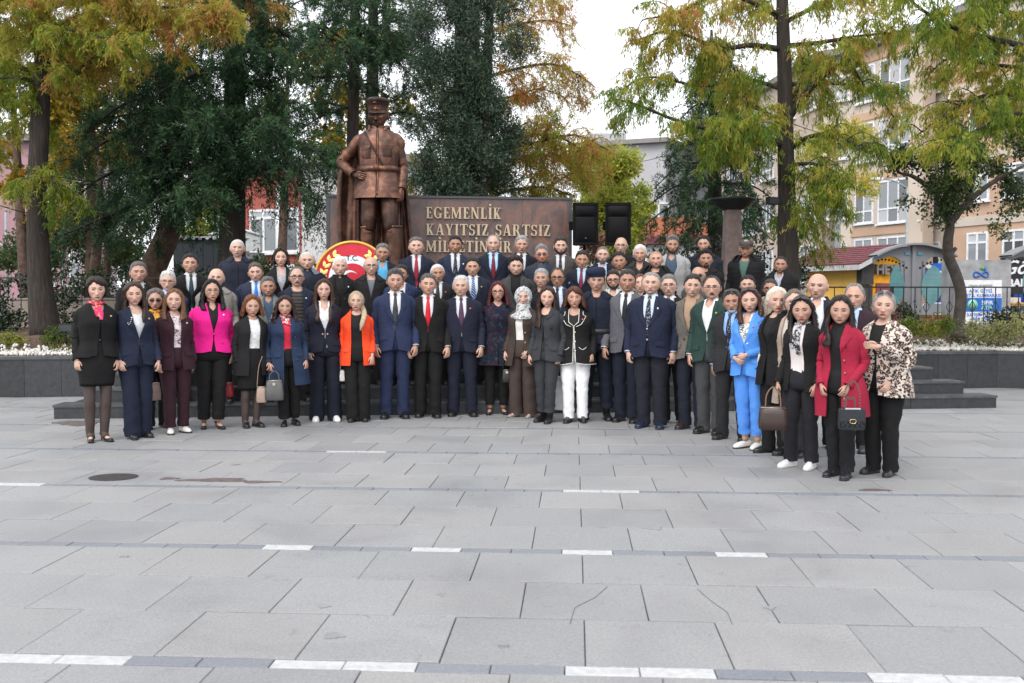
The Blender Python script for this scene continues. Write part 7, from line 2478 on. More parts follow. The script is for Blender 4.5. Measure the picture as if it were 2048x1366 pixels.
NL['left'] = cypress("bald_cypress", "bald cypress with thick bare trunk and orange tinged sprays at the left edge", YL,
  [(92, 672), (80, 560), (74, 400), (80, 250), (84, 150), (90, 20), (96, -140)], [0.29, 0.21, 0.175, 0.165, 0.15, 0.12, 0.09],
  [([(80, 175), (40, 158), (-30, 160)], [0, -0.3, -0.6], 0.07, -0.25), ([(78, 150), (30, 132), (-40, 118)], [0, 0.4, 0.8], 0.07, -0.2),
   ([(95, 180), (160, 140), (235, 85), (330, 40), (430, 25)], [0, -0.3, -0.8, -1.2, -1.6], 0.085, 0.04),
   ([(93, 160), (130, 105), (152, 50), (170, -30)], [0, 0.3, 0.5, 0.7], 0.07, 0.1), ([(78, 130), (62, 60), (58, -40)], [0, -0.3, -0.6], 0.06, 0.0),
   ([(92, 60), (220, 20), (360, 20), (480, 50)], [0, -0.8, -1.4, -1.8], 0.07, 0.14), ([(92, 20), (260, -30), (420, -20), (560, 20)], [0, 0.2, 0.5, 0.9], 0.07, 0.20),
   ([(90, 30), (40, -10), (-40, 0)], [0, -0.8, -1.4], 0.06, 0.1), ([(88, 90), (150, 60), (250, 95)], [0, -1.2, -2.0], 0.05, 0.02),
   ([(90, 10), (180, -40), (330, -60)], [0, -1.2, -2.0], 0.06, 0.08), ([(80, 100), (20, 70), (-40, 75)], [0, 0.8, 1.5], 0.05, 0.0),
   ([(80, 350), (95, 345), (110, 375)], [-0.25, -0.4, -0.5], 0.010, -0.3),
   ([(78, 215), (30, 240), (-20, 280)], [0, 0.5, 0.8], 0.04, -0.15)],
  0.36, 28, hang=0.55, twl=0.9, nt=50)
YR = 17.6
NL['right'] = cypress("bald_cypress", "tall bald cypress with dark trunk and hanging yellow green sprays right of the statue wall", YR,
  [(1578, 640), (1576, 520), (1574, 400), (1571, 280), (1570, 180), (1566, 60), (1562, -120)], [0.23, 0.185, 0.155, 0.14, 0.13, 0.115, 0.08],
  [([(1562, 246), (1500, 205), (1470, 150), (1440, 95)], [0, -0.3, -0.6, -0.8], 0.065, -0.05), ([(1560, 285), (1470, 270), (1380, 250), (1290, 215), (1222, 200)], [0, -0.5, -0.9, -1.3, -1.5], 0.06, -0.15),
   ([(1578, 235), (1614, 184), (1660, 140), (1700, 125), (1735, 170)], [0, -0.3, -0.5, -0.7, -0.9], 0.075, -0.05), ([(1576, 220), (1600, 165), (1612, 120)], [0, 0.3, 0.6], 0.06, 0.05),
   ([(1560, 98), (1500, 90), (1432, 95), (1350, 62), (1275, 85)], [0, -0.4, -0.6, -0.8, -1.0], 0.06, 0.05), ([(1574, 92), (1640, 84), (1720, 72), (1815, 66)], [0, -0.6, -1.0, -1.3], 0.06, 0.1),
   ([(1560, 40), (1530, 10), (1500, -40)], [0, 0.3, 0.5], 0.06, 0.0), ([(1572, 45), (1640, 10), (1730, -20), (1800, -10)], [0, -0.5, -1, -1.4], 0.06, 0.05),
   ([(1565, 290), (1515, 275), (1480, 262), (1440, 280)], [0, -0.8, -1.4, -1.8], 0.05, -0.1), ([(1580, 300), (1625, 270), (1680, 270), (1740, 310)], [0, -0.4, -0.8, -1.2], 0.06, -0.12),
   ([(1562, 30), (1450, -10), (1360, 20), (1290, 40)], [0, -0.6, -1.0, -1.2], 0.05, 0.1), ([(1565, 180), (1490, 160), (1400, 170), (1300, 150), (1240, 180)], [0, 0.5, 0.9, 1.2, 1.4], 0.05, -0.05),
   ([(1572, 170), (1650, 165), (1740, 180), (1790, 240)], [0, 0.6, 1.0, 1.3], 0.05, 0.05), ([(1572, 330), (1640, 330), (1710, 370)], [0, -0.8, -1.4], 0.04, -0.1),
   ([(1578, 350), (1610, 350), (1632, 385)], [0, -0.6, -1.0], 0.03, -0.15), 
   ([(1570, 440), (1590, 435), (1605, 460)], [0, 0.5, 0.9], 0.03, -0.15)],
  0.26, 26, hang=1.0, twl=0.85, nt=36, L=(0.06, 0.12))
NL['corner'] = cypress("bald_cypress", "bald cypress leaning in from the upper right corner with green and rusty sprays", 15.5,
  [(2190, 700), (2180, 400), (2170, 100), (2160, -200)], [0.26, 0.22, 0.18, 0.14],
  [([(2170, 200), (2080, 195), (1990, 185), (1900, 220), (1830, 275)], [0, -0.2, -0.3, -0.4, -0.5], 0.06, 0.05), ([(2168, 130), (2040, 90), (1930, 60), (1850, 20), (1800, -20)], [0, -0.5, -0.8, -1, -1.2], 0.07, -0.05),
   ([(2168, 60), (2050, 30), (1960, 25), (1880, 70)], [0, 0.3, 0.6, 0.9], 0.06, 0.0), ([(2170, 230), (2090, 240), (2010, 230), (1950, 260), (1900, 300)], [0, -0.6, -1.0, -1.3, -1.5], 0.05, -0.05),
   ([(2168, 30), (2060, -30), (1950, -40), (1860, -20)], [0, -0.5, -1, -1.3], 0.06, -0.1), ([(2170, 150), (2090, 140), (2000, 130), (1900, 120), (1850, 150)], [0, 0.5, 0.9, 1.2, 1.3], 0.05, 0.12)],
  0.22, 26, hang=1.0, twl=0.75, nt=34)
NL['orange'] = cypress("bald_cypress", "rust orange bald cypress with sparse level branches behind the lettered wall", 23.5,
  [(950, 560), (952, 380), (950, 200), (948, 20), (946, -120)], [0.2, 0.17, 0.14, 0.11, 0.08],
  [([(990, 150), (1060, 132), (1110, 130), (1150, 150), (1185, 180)], [0, -0.3, -0.5, -0.6, -0.7], 0.05, 0.05), ([(990, 60), (1050, 45), (1100, 40), (1145, 50)], [0, -0.3, -0.5, -0.7], 0.05, 0.05),
   ([(988, 10), (1040, -10), (1095, 0), (1120, 15)], [0, 0.3, 0.5, 0.7], 0.05, 0.0), ([(998, 290), (1050, 272), (1110, 272), (1160, 300), (1205, 330)], [0, -0.3, -0.6, -0.8, -0.9], 0.06, -0.05),
   ([(1000, 385), (1040, 380), (1090, 378), (1150, 392)], [0, -0.3, -0.6, -0.9], 0.06, -0.1), ([(998, 330), (1060, 310), (1130, 320), (1180, 370)], [0, 0.4, 0.8, 1.0], 0.05, 0.0),
   ([(1000, 300), (1070, 285), (1150, 270), (1215, 300)], [0, -0.8, -1.3, -1.6], 0.05, -0.12), ([(1000, 400), (1070, 395), (1140, 350), (1200, 345)], [0, 0.5, 0.8, 1.0], 0.05, -0.1), ([(992, 200), (1040, 190), (1080, 180), (1130, 195)], [0, 0.3, 0.6, 0.8], 0.04, 0.0), ([(1000, 360), (940, 345), (890, 350)], [0, 0.3, 0.5], 0.04, -0.1), ([(998, 340), (930, 320), (840, 350), (800, 390)], [0, 0.8, 1.2, 1.4], 0.04, -0.1)],
  0.58, 18, hang=0.5, twl=0.85, nt=44, sub=6)
# --------------------------------------------------------------- cedars with drooping tiers
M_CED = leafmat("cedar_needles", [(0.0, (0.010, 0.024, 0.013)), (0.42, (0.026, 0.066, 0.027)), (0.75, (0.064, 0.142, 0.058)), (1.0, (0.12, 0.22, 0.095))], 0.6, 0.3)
def cedar(name, label, Y, trunk_px, tr, tiers, auto=0, a0=0.35, al=(1.0, 2.2), nb=10, per=10, bark=None, hang=0.55, tint0=0.42, den=1.0, tierlen=1.3, W=0.19, group=None):
 root = tree(name, label, trunk_px[0], group=group)
 bark = bark or m_bark
 TQ = smoothpath(pxpath(trunk_px, Y), 6)
 MB().tube(TQ, np.interp(np.linspace(0, 1, len(TQ)), np.linspace(0, 1, len(tr)), tr), 16).build("trunk", bark, root)
 bmb = MB()
 CC, DD, TT = [], [], []
 tiers = [(pxpath(q[0], Y, q[1]),) + tuple(q[2:]) for q in tiers]
 for k in range(auto):
  p, _, _ = along(TQ, 1, a0, 0.92)
  a = -PI / 2 + rng.normal(0, 1.0)
  d = np.array([math.cos(a), math.sin(a), 0.0]) * rng.uniform(*al)
  tiers.append((np.array([p[0], p[0] + d * 0.5 + [0, 0, 0.12], p[0] + d + [0, 0, -0.25]]), 0.035))
 for tier in tiers:
  hg = tier[2] if len(tier) > 2 else hang
  Q = limb(bmb, tier[0], tier[1], 0.012, 7, 6, 0.04)
  ln = np.linalg.norm(np.diff(Q, axis=0), axis=1).sum()
  # flat side shoots, each carrying hanging branchlets
  A, B_, t = twigs(Q, max(6, int(nb * ln * den)), tierlen, 0.12, 1.0, 0.12, 0.55)
  for i in range(len(A)):
   bmb.tube([A[i], (A[i] + B_[i]) / 2 + [0, 0, 0.04], B_[i] - [0, 0, 0.1]], [0.012, 0.008, 0.004], 4, cap=False)
   S_ = smoothpath(np.array([A[i], (A[i] + B_[i]) / 2 + [0, 0, 0.04], B_[i] - [0, 0, 0.1]]), 3)
   n = max(4, int(9 * np.linalg.norm(B_[i] - A[i])))
   p, tg, tt = along(S_, n, 0.05)
   d = unit(tg * 0.35 + rng.normal(0, 0.35, (n, 3)) + np.array([0, 0, -1.0]))
   L = hg * (0.2 + 0.8 * rng.random(n))
   Pp, Dp, idx, f = on_twigs(p, p + d * L[:, None], per, 0.022, 0.0)
   # needle tufts also along the shoot itself, on the upper side: the pale tier tops
   CC.append(Pp)
   DD.append(unit(Dp * 0.6 + rng.normal(0, 0.55, Dp.shape)))
   sh_t = rng.normal(0, 0.07)
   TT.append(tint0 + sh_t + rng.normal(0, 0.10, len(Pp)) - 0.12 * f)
   Pp, tg, tt = along(S_, per * 3, 0.0)
   CC.append(Pp + rng.normal(0, 0.02, Pp.shape) + [0, 0, 0.01])
   DD.append(unit(tg * 0.7 + rng.normal(0, 0.5, tg.shape) + [0, 0, 0.25]))
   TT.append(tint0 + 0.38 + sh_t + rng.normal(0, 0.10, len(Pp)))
 bmb.build("branches", m_dbark, root)["kind"] = "stuff"
 C, D, T_ = np.concatenate(CC), np.concatenate(DD), np.concatenate(TT)
 n = len(C)
 Ls = rng.uniform(0.055, 0.115, n)
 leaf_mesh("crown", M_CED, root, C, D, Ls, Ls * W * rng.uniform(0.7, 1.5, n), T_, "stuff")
 return n
NL['cedarA'] = cedar("cedar_tree", "leaning dark cedar with drooping tiers left of the grey shed", 21.5,
  [(292, 600), (305, 540), (335, 470), (350, 400), (345, 300), (338, 180), (335, 90)], [0.32, 0.28, 0.25, 0.22, 0.18, 0.13, 0.08],
  [([(340, 200), (290, 195), (235, 215), (190, 250)], [0, -0.5, -0.8, -1.0], 0.05), ([(345, 270), (280, 262), (210, 285), (150, 330)], [0, -0.6, -1.1, -1.5], 0.06),
   ([(348, 330), (270, 330), (200, 360), (140, 410)], [0, -0.4, -0.7, -1.0], 0.06), ([(350, 400), (280, 405), (190, 440), (105, 478)], [0, -0.8, -1.4, -1.9], 0.06, 0.40),
   ([(338, 150), (300, 150), (255, 175), (230, 200)], [0, 0.5, 0.8, 1.0], 0.05), ([(340, 220), (390, 215), (440, 240)], [0, -0.8, -1.4], 0.05),
   ([(348, 320), (400, 320), (450, 350)], [0, -1.0, -1.7], 0.05), ([(350, 390), (390, 392), (400, 420)], [0, -1.0, -1.7], 0.04, 0.4), ([(347, 300), (330, 310), (300, 350)], [0, -1.4, -2.4], 0.05),
   ([(345, 240), (310, 245), (270, 290)], [0, -1.4, -2.4], 0.05), ([(350, 380), (320, 385), (280, 420)], [0, -1.5, -2.5], 0.05, 0.40), ([(337, 110), (370, 120), (410, 150)], [0, -0.5, -0.9], 0.04)],
  nb=8, per=20, hang=0.55, auto=13, bark=m_bark2)
NL['cedarB'] = cedar("cedar_tree", "great dark cedar with thick trunk whose boughs sweep down beside the statue", 20.3,
  [(462, 600), (464, 500), (466, 400), (468, 280), (470, 150), (470, 40), (470, -120)], [0.34, 0.27, 0.25, 0.23, 0.20, 0.17, 0.12],
  [([(470, 60), (420, 70), (370, 100), (330, 130)], [0, -0.5, -0.8, -1.0], 0.05), ([(472, 90), (520, 105), (555, 140), (575, 180)], [0, -0.4, -0.7, -0.9], 0.05),
   ([(470, 140), (410, 140), (350, 165), (300, 200)], [0, -0.7, -1.2, -1.5], 0.06), ([(472, 165), (520, 170), (560, 195), (580, 235)], [0, -0.5, -0.9, -1.2], 0.05),
   ([(469, 200), (420, 210), (360, 240)], [0, -1.0, -1.8], 0.05), ([(470, 275), (530, 265), (590, 280), (640, 310), (655, 350)], [0, -0.6, -1.0, -1.3, -1.4], 0.06, 0.9),
   ([(468, 320), (420, 330), (370, 365), (340, 400)], [0, -0.9, -1.5, -1.9], 0.06, 0.6), ([(470, 330), (520, 325), (570, 345), (610, 390)], [0, -1.1, -1.9, -2.4], 0.06, 0.9),
   ([(468, 300), (540, 285), (600, 300), (650, 345)], [0, 0.8, 1.4, 1.8], 0.06, 1.2), ([(468, 360), (530, 350), (600, 375), (640, 430)], [0, 0.3, 0.6, 0.8], 0.05, 1.1),
   ([(470, 20), (420, 10), (370, 30)], [0, 0.4, 0.8], 0.05), ([(470, -20), (520, -10), (560, 20)], [0, -0.5, -1.0], 0.05), ([(470, 0), (430, -30), (390, -20)], [0, -1, -1.6], 0.05),
   ([(467, 370), (430, 375), (400, 400)], [0, -1.2, -2.0], 0.05, 0.5), ([(469, 240), (510, 235), (550, 260)], [0, -1.5, -2.4], 0.05, 0.6), ([(469, 220), (440, 230), (400, 270)], [0, -1.6, -2.6], 0.05, 0.6)],
  nb=8, per=20, hang=0.6, auto=14)
NL['pineA'] = cedar("cedar_tree", "slender dark cedar behind the statue's left shoulder, open branches against the sky", 25.0,
  [(703, 560), (704, 400), (706, 250), (709, 100), (711, -120)], [0.17, 0.16, 0.15, 0.13, 0.09],
  [([(708, 100), (660, 60), (620, 50), (580, 70)], [0, -0.6, -1, -1.4], 0.04, 0.35), ([(707, 150), (650, 155), (590, 150), (540, 170)], [0, -0.5, -0.9, -1.2], 0.045, 0.35), ([(709, 60), (660, 20), (610, 0), (570, 20)], [0, 0.4, 0.7, 1.0], 0.04, 0.35),
   ([(706, 220), (650, 205), (600, 215), (560, 240)], [0, 0.3, 0.5, 0.7], 0.04, 0.22), ([(706, 210), (640, 235), (590, 270)], [0, -0.3, -0.6], 0.035, 0.2), ([(709, 70), (745, 55), (790, 80)], [0, -0.6, -1.0], 0.04, 0.35),
   ([(708, 10), (670, -20), (620, -30)], [0, -0.8, -1.4], 0.04, 0.4), ([(706, 180), (740, 175), (790, 200)], [0, 0.4, 0.8], 0.03, 0.2), ([(710, 10), (760, -10), (800, 10)], [0, -0.8, -1.2], 0.04, 0.35),
   ([(708, 120), (690, 100), (640, 90)], [0, -1.8, -2.8], 0.04, 0.5)],
  nb=8, per=15, hang=0.32, tint0=0.42, auto=12, a0=0.55, al=(0.7, 1.8))
NL['pineB'] = cedar("cedar_tree", "second slender dark cedar directly above the statue's cap", 26.5,
  [(742, 560), (743, 350), (745, 150), (748, -120)], [0.2, 0.18, 0.16, 0.10],
  [([(745, 130), (790, 110), (830, 120), (860, 150)], [0, -0.4, -0.8, -1.1], 0.04, 0.3), ([(746, 60), (800, 40), (840, 55)], [0, -0.5, -0.9], 0.04, 0.3), ([(745, 200), (790, 200), (840, 170)], [0, 0.3, 0.6], 0.03, 0.2),
   ([(745, 240), (800, 225), (850, 235), (880, 250)], [0, -0.3, -0.6, -0.9], 0.035, 0.2), ([(747, 20), (700, -10), (650, 0)], [0, 0.4, 0.8], 0.04, 0.3), ([(747, 10), (790, -20), (840, -10)], [0, -0.6, -1], 0.04, 0.3),
   ([(745, 160), (700, 165), (660, 190)], [0, 0.6, 1.0], 0.03, 0.2)],
  nb=8, per=15, hang=0.3, tint0=0.40, auto=10, a0=0.5, al=(0.7, 1.8))
NL['spruce'] = cedar("spruce_tree", "dark spruce with pointed top between the loudspeakers and the right trunk", 24.0,
  [(1432, 560), (1430, 400), (1426, 250), (1424, 130), (1423, 60)], [0.2, 0.17, 0.12, 0.08, 0.03],
  [([(1430 + 0, y), (1430 + s * w_ * 0.55, y + 6), (1430 + s * w_, y + 26 + w_ * 0.16)], [0, dy * 0.6, dy], 0.03, 0.28)
   for y, w_ in ((90, 28), (125, 40), (165, 55), (205, 70), (245, 85), (285, 100), (325, 118), (365, 135), (405, 145), (440, 120)) for s, dy in ((-1, -0.3), (1, -0.4), (-0.5, -1.5), (0.5, -1.5), (-0.6, 1.2), (0.7, 1.0))],
  nb=6, per=12, hang=0.3, tint0=0.36, tierlen=0.7)
NL['low'] = cedar("cedar_tree", "small cedar with thin brown trunk between the bald cypress and the leaning cedar", 23.5,
  [(186, 600), (190, 540), (196, 470), (200, 400), (198, 330)], [0.14, 0.12, 0.11, 0.09, 0.05],
  [([(197, 455), (160, 460), (110, 478)], [0, -0.5, -0.8], 0.03, 0.25), ([(198, 420), (150, 425), (120, 445)], [0, 0.3, 0.5], 0.03, 0.3), ([(199, 400), (235, 410), (270, 440)], [0, -0.5, -0.8], 0.03, 0.4),
   ([(199, 370), (165, 370), (140, 395)], [0, -0.6, -1.0], 0.03, 0.4), ([(198, 350), (230, 350), (260, 380)], [0, -0.6, -1.0], 0.03, 0.4)],
  nb=8, per=13, hang=0.4, bark=m_bark2, tint0=0.40)
# --------------------------------------------------------------- dense scale-leaved conifer behind the wall
M_THU = leafmat("arborvitae_sprays", [(0.0, (0.015, 0.032, 0.022)), (0.45, (0.048, 0.084, 0.050)), (0.8, (0.095, 0.142, 0.080)), (1.0, (0.15, 0.17, 0.085))], 0.6, 0.15)
def clump_tree(name, label, Y, trunks, blobs, mat, per, L, Wf, tint0, bark, depth=1.2, hang=0.2, group=None, up=0.0, tv=0.1, thin=1.0, sigma=0.42, parts=True):
 """blobs: (px, py, radius px, tint shift); leaves gather in small clumps through each blob's volume"""
 root = tree(name, label, trunks[0][0][0] if trunks else None, group=group)
 tb = MB()
 for pts, rr in trunks:
  Q = smoothpath(pxpath(pts, Y), 5)
  tb.tube(Q, np.interp(np.linspace(0, 1, len(Q)), np.linspace(0, 1, len(rr)), rr), 12)
 if trunks:
  tb.build("trunk", bark, root)
 CC, DD, TT = [], [], []
 tw = MB()
 for b in blobs:
  px, py, rp = b[:3]
  ts = b[3] if len(b) > 3 else 0.0
  dy = b[4] if len(b) > 4 else rng.uniform(-depth, depth)
  c = at(px, py, Y + dy)
  r = rp * Y / FPX
  nc = max(6, int(per * (r / 0.5) ** 2))
  d = unit(rng.normal(size=(nc, 3)))
  cc = c + d * (r * rng.random((nc, 1)) ** 0.45)
  k = 16
  for i in range(0, nc, 4):
   tw.tube([c + (cc[i] - c) * 0.15, (c + cc[i]) / 2 + [0, 0, 0.05], cc[i]], [0.010, 0.007, 0.003], 4, cap=False)
  P = (cc[:, None] + rng.normal(0, sigma * 0.16, (nc, k, 3))).reshape(-1, 3)
  dd = np.repeat(d, k, 0)
  CC.append(P)
  DD.append(unit(dd * 0.5 + rng.normal(0, 0.7, P.shape) + [0, 0, up - hang]))
  TT.append(tint0 + ts + np.repeat(rng.normal(0, tv, nc), k) + rng.normal(0, tv * 0.7, len(P)))
 C, D, T_ = np.concatenate(CC), np.concatenate(DD), np.concatenate(TT)
 if thin < 1:
  kp = rng.random(len(C)) < thin
  C, D, T_ = C[kp], D[kp], T_[kp]
 tw.build("twigs", m_dbark, root)["kind"] = "stuff"
 n = len(C)
 Ls = rng.uniform(L[0], L[1], n)
 leaf_mesh("crown", mat, root, C, D, Ls, Ls * Wf * rng.uniform(0.7, 1.3, n), T_, "stuff")
 return n
def scatter_blobs(poly, n, r0, r1, ts=0.0, tsv=0.05):
 """blob centres inside a pixel polygon"""
 poly = np.array(poly, float)
 out = []
 lo, hi = poly.min(0), poly.max(0)
 while len(out) < n:
  p = lo + (hi - lo) * rng.random(2)
  ins = False
  j = len(poly) - 1
  for i in range(len(poly)):
   if (poly[i, 1] > p[1]) != (poly[j, 1] > p[1]) and p[0] < (poly[j, 0] - poly[i, 0]) * (p[1] - poly[i, 1]) / (poly[j, 1] - poly[i, 1]) + poly[i, 0]:
    ins = not ins
   j = i
  if ins:
   out.append((p[0], p[1], rng.uniform(r0, r1), ts + rng.normal(0, tsv)))
 return out
NL['thuja'] = clump_tree("arborvitae_tree", "dense grey green conifer rising behind the lettered wall", 20.0, [([(930, 620), (928, 350), (925, 100), (922, -120)], [0.22, 0.2, 0.16, 0.1]), ([(962, 620), (962, 350), (975, 120), (985, -60)], [0.17, 0.15, 0.1, 0.05])],
  scatter_blobs([(862, -60), (1000, -60), (1030, 40), (1052, 90), (1000, 130), (1015, 170), (985, 230), (1035, 250), (1035, 330), (990, 385), (880, 395), (845, 360), (850, 300), (812, 260), (850, 220), (840, 120), (820, 60)], 105, 24, 42) + [(905 + 26 * (k % 4), -10 + 30 * k, 30, 0.05, -0.9) for k in range(14)], M_THU, 98, (0.05, 0.11), 0.24, 0.44, m_dbark, 1.0, 0.1, up=0.35)
# --------------------------------------------------------------- light leafy trees farther back
M_LIME = leafmat("lime_leaves", [(0.0, (0.16, 0.23, 0.03)), (0.4, (0.34, 0.40, 0.06)), (0.7, (0.50, 0.50, 0.09)), (1.0, (0.60, 0.46, 0.07))], 0.5, 0.55)
M_DRK2 = leafmat("dark_leaves", [(0.0, (0.012, 0.022, 0.010)), (0.5, (0.035, 0.062, 0.022)), (0.8, (0.10, 0.14, 0.035)), (1.0, (0.22, 0.20, 0.05))], 0.4, 0.3)
M_YEL = leafmat("yellow_leaves", [(0.0, (0.055, 0.085, 0.018)), (0.3, (0.13, 0.15, 0.022)), (0.6, (0.30, 0.24, 0.03)), (0.85, (0.42, 0.27, 0.025)), (1.0, (0.42, 0.20, 0.04))], 0.5, 0.5)
M_GRN = leafmat("dull_green_leaves", [(0.0, (0.025, 0.045, 0.018)), (0.5, (0.075, 0.115, 0.042)), (1.0, (0.16, 0.19, 0.07))], 0.5, 0.4)
M_DRK = leafmat("dark_glossy_leaves", [(0.0, (0.008, 0.016, 0.009)), (0.5, (0.022, 0.042, 0.020)), (0.85, (0.055, 0.085, 0.035)), (1.0, (0.13, 0.16, 0.06))], 0.32, 0.12)
NL['lime'] = clump_tree("lime_tree", "pale yellow green tree behind the loudspeakers", 30.0, [([(1205, 620), (1205, 480), (1200, 380)], [0.16, 0.12, 0.06]), ([(1262, 620), (1258, 470), (1262, 400)], [0.12, 0.1, 0.05])],
  scatter_blobs([(1160, 300), (1200, 262), (1225, 300), (1275, 310), (1300, 350), (1310, 480), (1260, 520), (1160, 520), (1140, 400)], 30, 18, 34), M_LIME, 90, (0.07, 0.12), 0.7, 0.45, m_bark2, 1.4, 0.35, tv=0.13)
NL['yel1'] = clump_tree("plane_tree", "yellowing tree with sparse leaves behind the left bald cypress", 29.0, [([(52, 620), (40, 420), (30, 250), (10, 100)], [0.16, 0.13, 0.09, 0.05]), ([(40, 420), (90, 330), (150, 260)], [0.07, 0.05, 0.03])],
  scatter_blobs([(-20, 120), (140, 100), (150, 420), (90, 470), (-20, 480)], 26, 22, 44), M_YEL, 40, (0.09, 0.15), 0.75, 0.62, m_bark2, 1.5, 0.3, tv=0.13)
NL['yel2'] = clump_tree("plane_tree", "thin yellow leaved tree between the bald cypress and the cedars", 30.0, [([(180, 620), (184, 420), (180, 200), (170, 60)], [0.2, 0.16, 0.12, 0.06]), ([(184, 300), (150, 220), (120, 160)], [0.07, 0.05, 0.03]), ([(184, 260), (230, 180), (270, 110)], [0.07, 0.05, 0.03])],
  scatter_blobs([(100, 110), (330, 90), (330, 250), (220, 330), (120, 470), (100, 300)], 26, 20, 40), M_YEL, 40, (0.08, 0.14), 0.75, 0.55, m_bark2, 1.5, 0.3, tv=0.13)
NL['yel3'] = clump_tree("plane_tree", "yellow leaved tree glimpsed between the cedar and the statue", 32.0, [([(560, 620), (570, 350), (575, 150)], [0.18, 0.12, 0.05])],
  scatter_blobs([(500, 60), (860, 40), (860, 220), (700, 330), (520, 300)], 26, 16, 34), M_YEL, 60, (0.08, 0.14), 0.75, 0.52, m_bark2, 1.5, 0.3, tv=0.13)
NL['yel4'] = clump_tree("plane_tree", "yellow green tree with pale twin stems in front of the apartment block", 34.5, [([(1668, 640), (1652, 480), (1640, 400), (1632, 350)], [0.14, 0.13, 0.09, 0.05]), ([(1660, 560), (1664, 440), (1672, 380)], [0.12, 0.1, 0.05])],
  scatter_blobs([(1610, 260), (1690, 230), (1760, 280), (1760, 360), (1700, 400), (1630, 395), (1600, 340)], 22, 16, 30), M_LIME, 36, (0.07, 0.12), 0.5, 0.75, plain("pale_bark", (0.22, 0.19, 0.16), 0.9, nscale=8, var=0.3), 1.2, 0.5, tv=0.13)
NL['grn'] = clump_tree("leafy_tree", "blurred green tree low behind the left hedge", 33.0, [([(205, 640), (215, 500), (200, 420)], [0.14, 0.1, 0.05])],
  scatter_blobs([(110, 430), (170, 410), (280, 440), (320, 470), (320, 560), (-20, 560), (-20, 470)], 34, 22, 38), M_GRN, 30, (0.09, 0.15), 0.6, 0.5, m_bark2, 1.5, 0.2, tv=0.13)
NL['grn2'] = clump_tree("leafy_tree", "yellow green tree seen through the gap between the two cedar trunks", 34.0, [([(405, 640), (405, 500), (400, 420)], [0.14, 0.1, 0.05])],
  scatter_blobs([(360, 420), (400, 390), (450, 410), (455, 500), (360, 500)], 12, 20, 34), M_LIME, 24, (0.09, 0.15), 0.6, 0.25, m_bark2, 1.2, 0.2, tv=0.13)
NL['small'] = clump_tree("broadleaf_tree", "small dark leaved tree with crooked grey trunk in the right planting bed", 18.4, [([(1916, 676), (1918, 640), (1922, 590), (1912, 550), (1897, 512), (1896, 480), (1900, 448), (1892, 400), (1893, 330), (1888, 250)], [0.15, 0.105, 0.10, 0.10, 0.095, 0.09, 0.08, 0.06, 0.045, 0.025]),
  ([(1900, 448), (1935, 405), (1985, 365), (2050, 330)], [0.07, 0.06, 0.045, 0.02]), ([(1896, 440), (1872, 390), (1830, 355), (1795, 345)], [0.08, 0.06, 0.04, 0.02]), ([(1935, 405), (1950, 340), (1975, 270)], [0.06, 0.04, 0.02]), ([(1897, 512), (1912, 496)], [0.05, 0.035])],
  scatter_blobs([(1790, 320), (1850, 290), (1880, 200), (1960, 210), (2060, 230), (2060, 420), (1985, 380), (1940, 420), (1870, 420), (1810, 370)], 36, 14, 26) + [(2010, 430, 12, 0.2), (1990, 455, 10, 0.3), (2030, 420, 12, 0.1), (1880, 440, 14, 0.2), (1850, 415, 12, 0.25), (2008, 470, 8, 0.3), (1812, 400, 10, 0.2)],
  M_DRK2, 150, (0.045, 0.08), 0.62, 0.52, plain("grey_bark", (0.075, 0.062, 0.054), 0.9, nscale=10, var=0.35, bmp=0.5), 0.9, 0.25, tv=0.16)
# --------------------------------------------------------------- hedges and shrubs
def hedge(name, label, cat, poly, Y, n, r, mat, tint0, L=(0.05, 0.09), per=60, depth=0.5, Wf=0.6, stem=None, tv=0.15, group=None):
 bl = scatter_blobs(poly, n, r * 0.8, r * 1.2)
 return clump_tree(name, label, Y, [([(stem[0], stem[1]), (stem[0], stem[2])], [0.03, 0.015])] if stem else [], bl, mat, per, L, Wf, tint0, m_dbark, depth, 0.0, up=0.2, tv=tv, group=group)
def retag(name, cat):
 for o in COL.objects:
  if o.name.split('.')[0] == name and 'label' in o:
   o['category'] = cat
hedge("hedge", "glossy dark hedge behind the railing at the left edge", "hedge", [(-30, 540), (75, 536), (150, 545), (170, 600), (170, 640), (-30, 640)], 22.5, 22, 20, M_DRK, 0.55)
hedge("hedge", "glossy dark hedge behind the railing between the thin trunk and the overcoat", "hedge", [(145, 545), (200, 538), (430, 535), (430, 600), (145, 605)], 22.5, 26, 18, M_DRK, 0.55)
hedge("shrub", "dark shrub growing at the left of the thick trunk", "shrub", [(-20, 600), (50, 595), (60, 665), (-20, 670)], 19.6, 9, 20, M_DRK, 0.42)
hedge("shrub", "dark shrub between the thick trunk and the woman in black", "shrub", [(108, 590), (160, 595), (165, 660), (112, 665)], 19.8, 9, 18, M_DRK, 0.45)
hedge("shrub", "variegated shrub behind the man with the blue tie", "shrub", [(490, 508), (540, 503), (556, 530), (552, 560), (480, 560)], 20.5, 11, 14, M_GRN, 0.7)
hedge("shrub", "bright leaved shrub beside the round emblem", "shrub", [(600, 515), (640, 505), (640, 560), (600, 560)], 19.5, 7, 14, M_GRN, 0.6)
hedge("hedge", "dark hedge behind the top row, right of the loudspeakers", "hedge", [(1160, 500), (1300, 500), (1400, 480), (1400, 560), (1160, 560)], 19.8, 24, 16, M_DRK, 0.5)
hedge("hedge", "dark ivy hedge behind the flat cap, left of the yellow kiosk", "hedge", [(1400, 482), (1480, 470), (1560, 478), (1620, 500), (1620, 580), (1400, 580)], 20.0, 26, 18, M_DRK, 0.42)
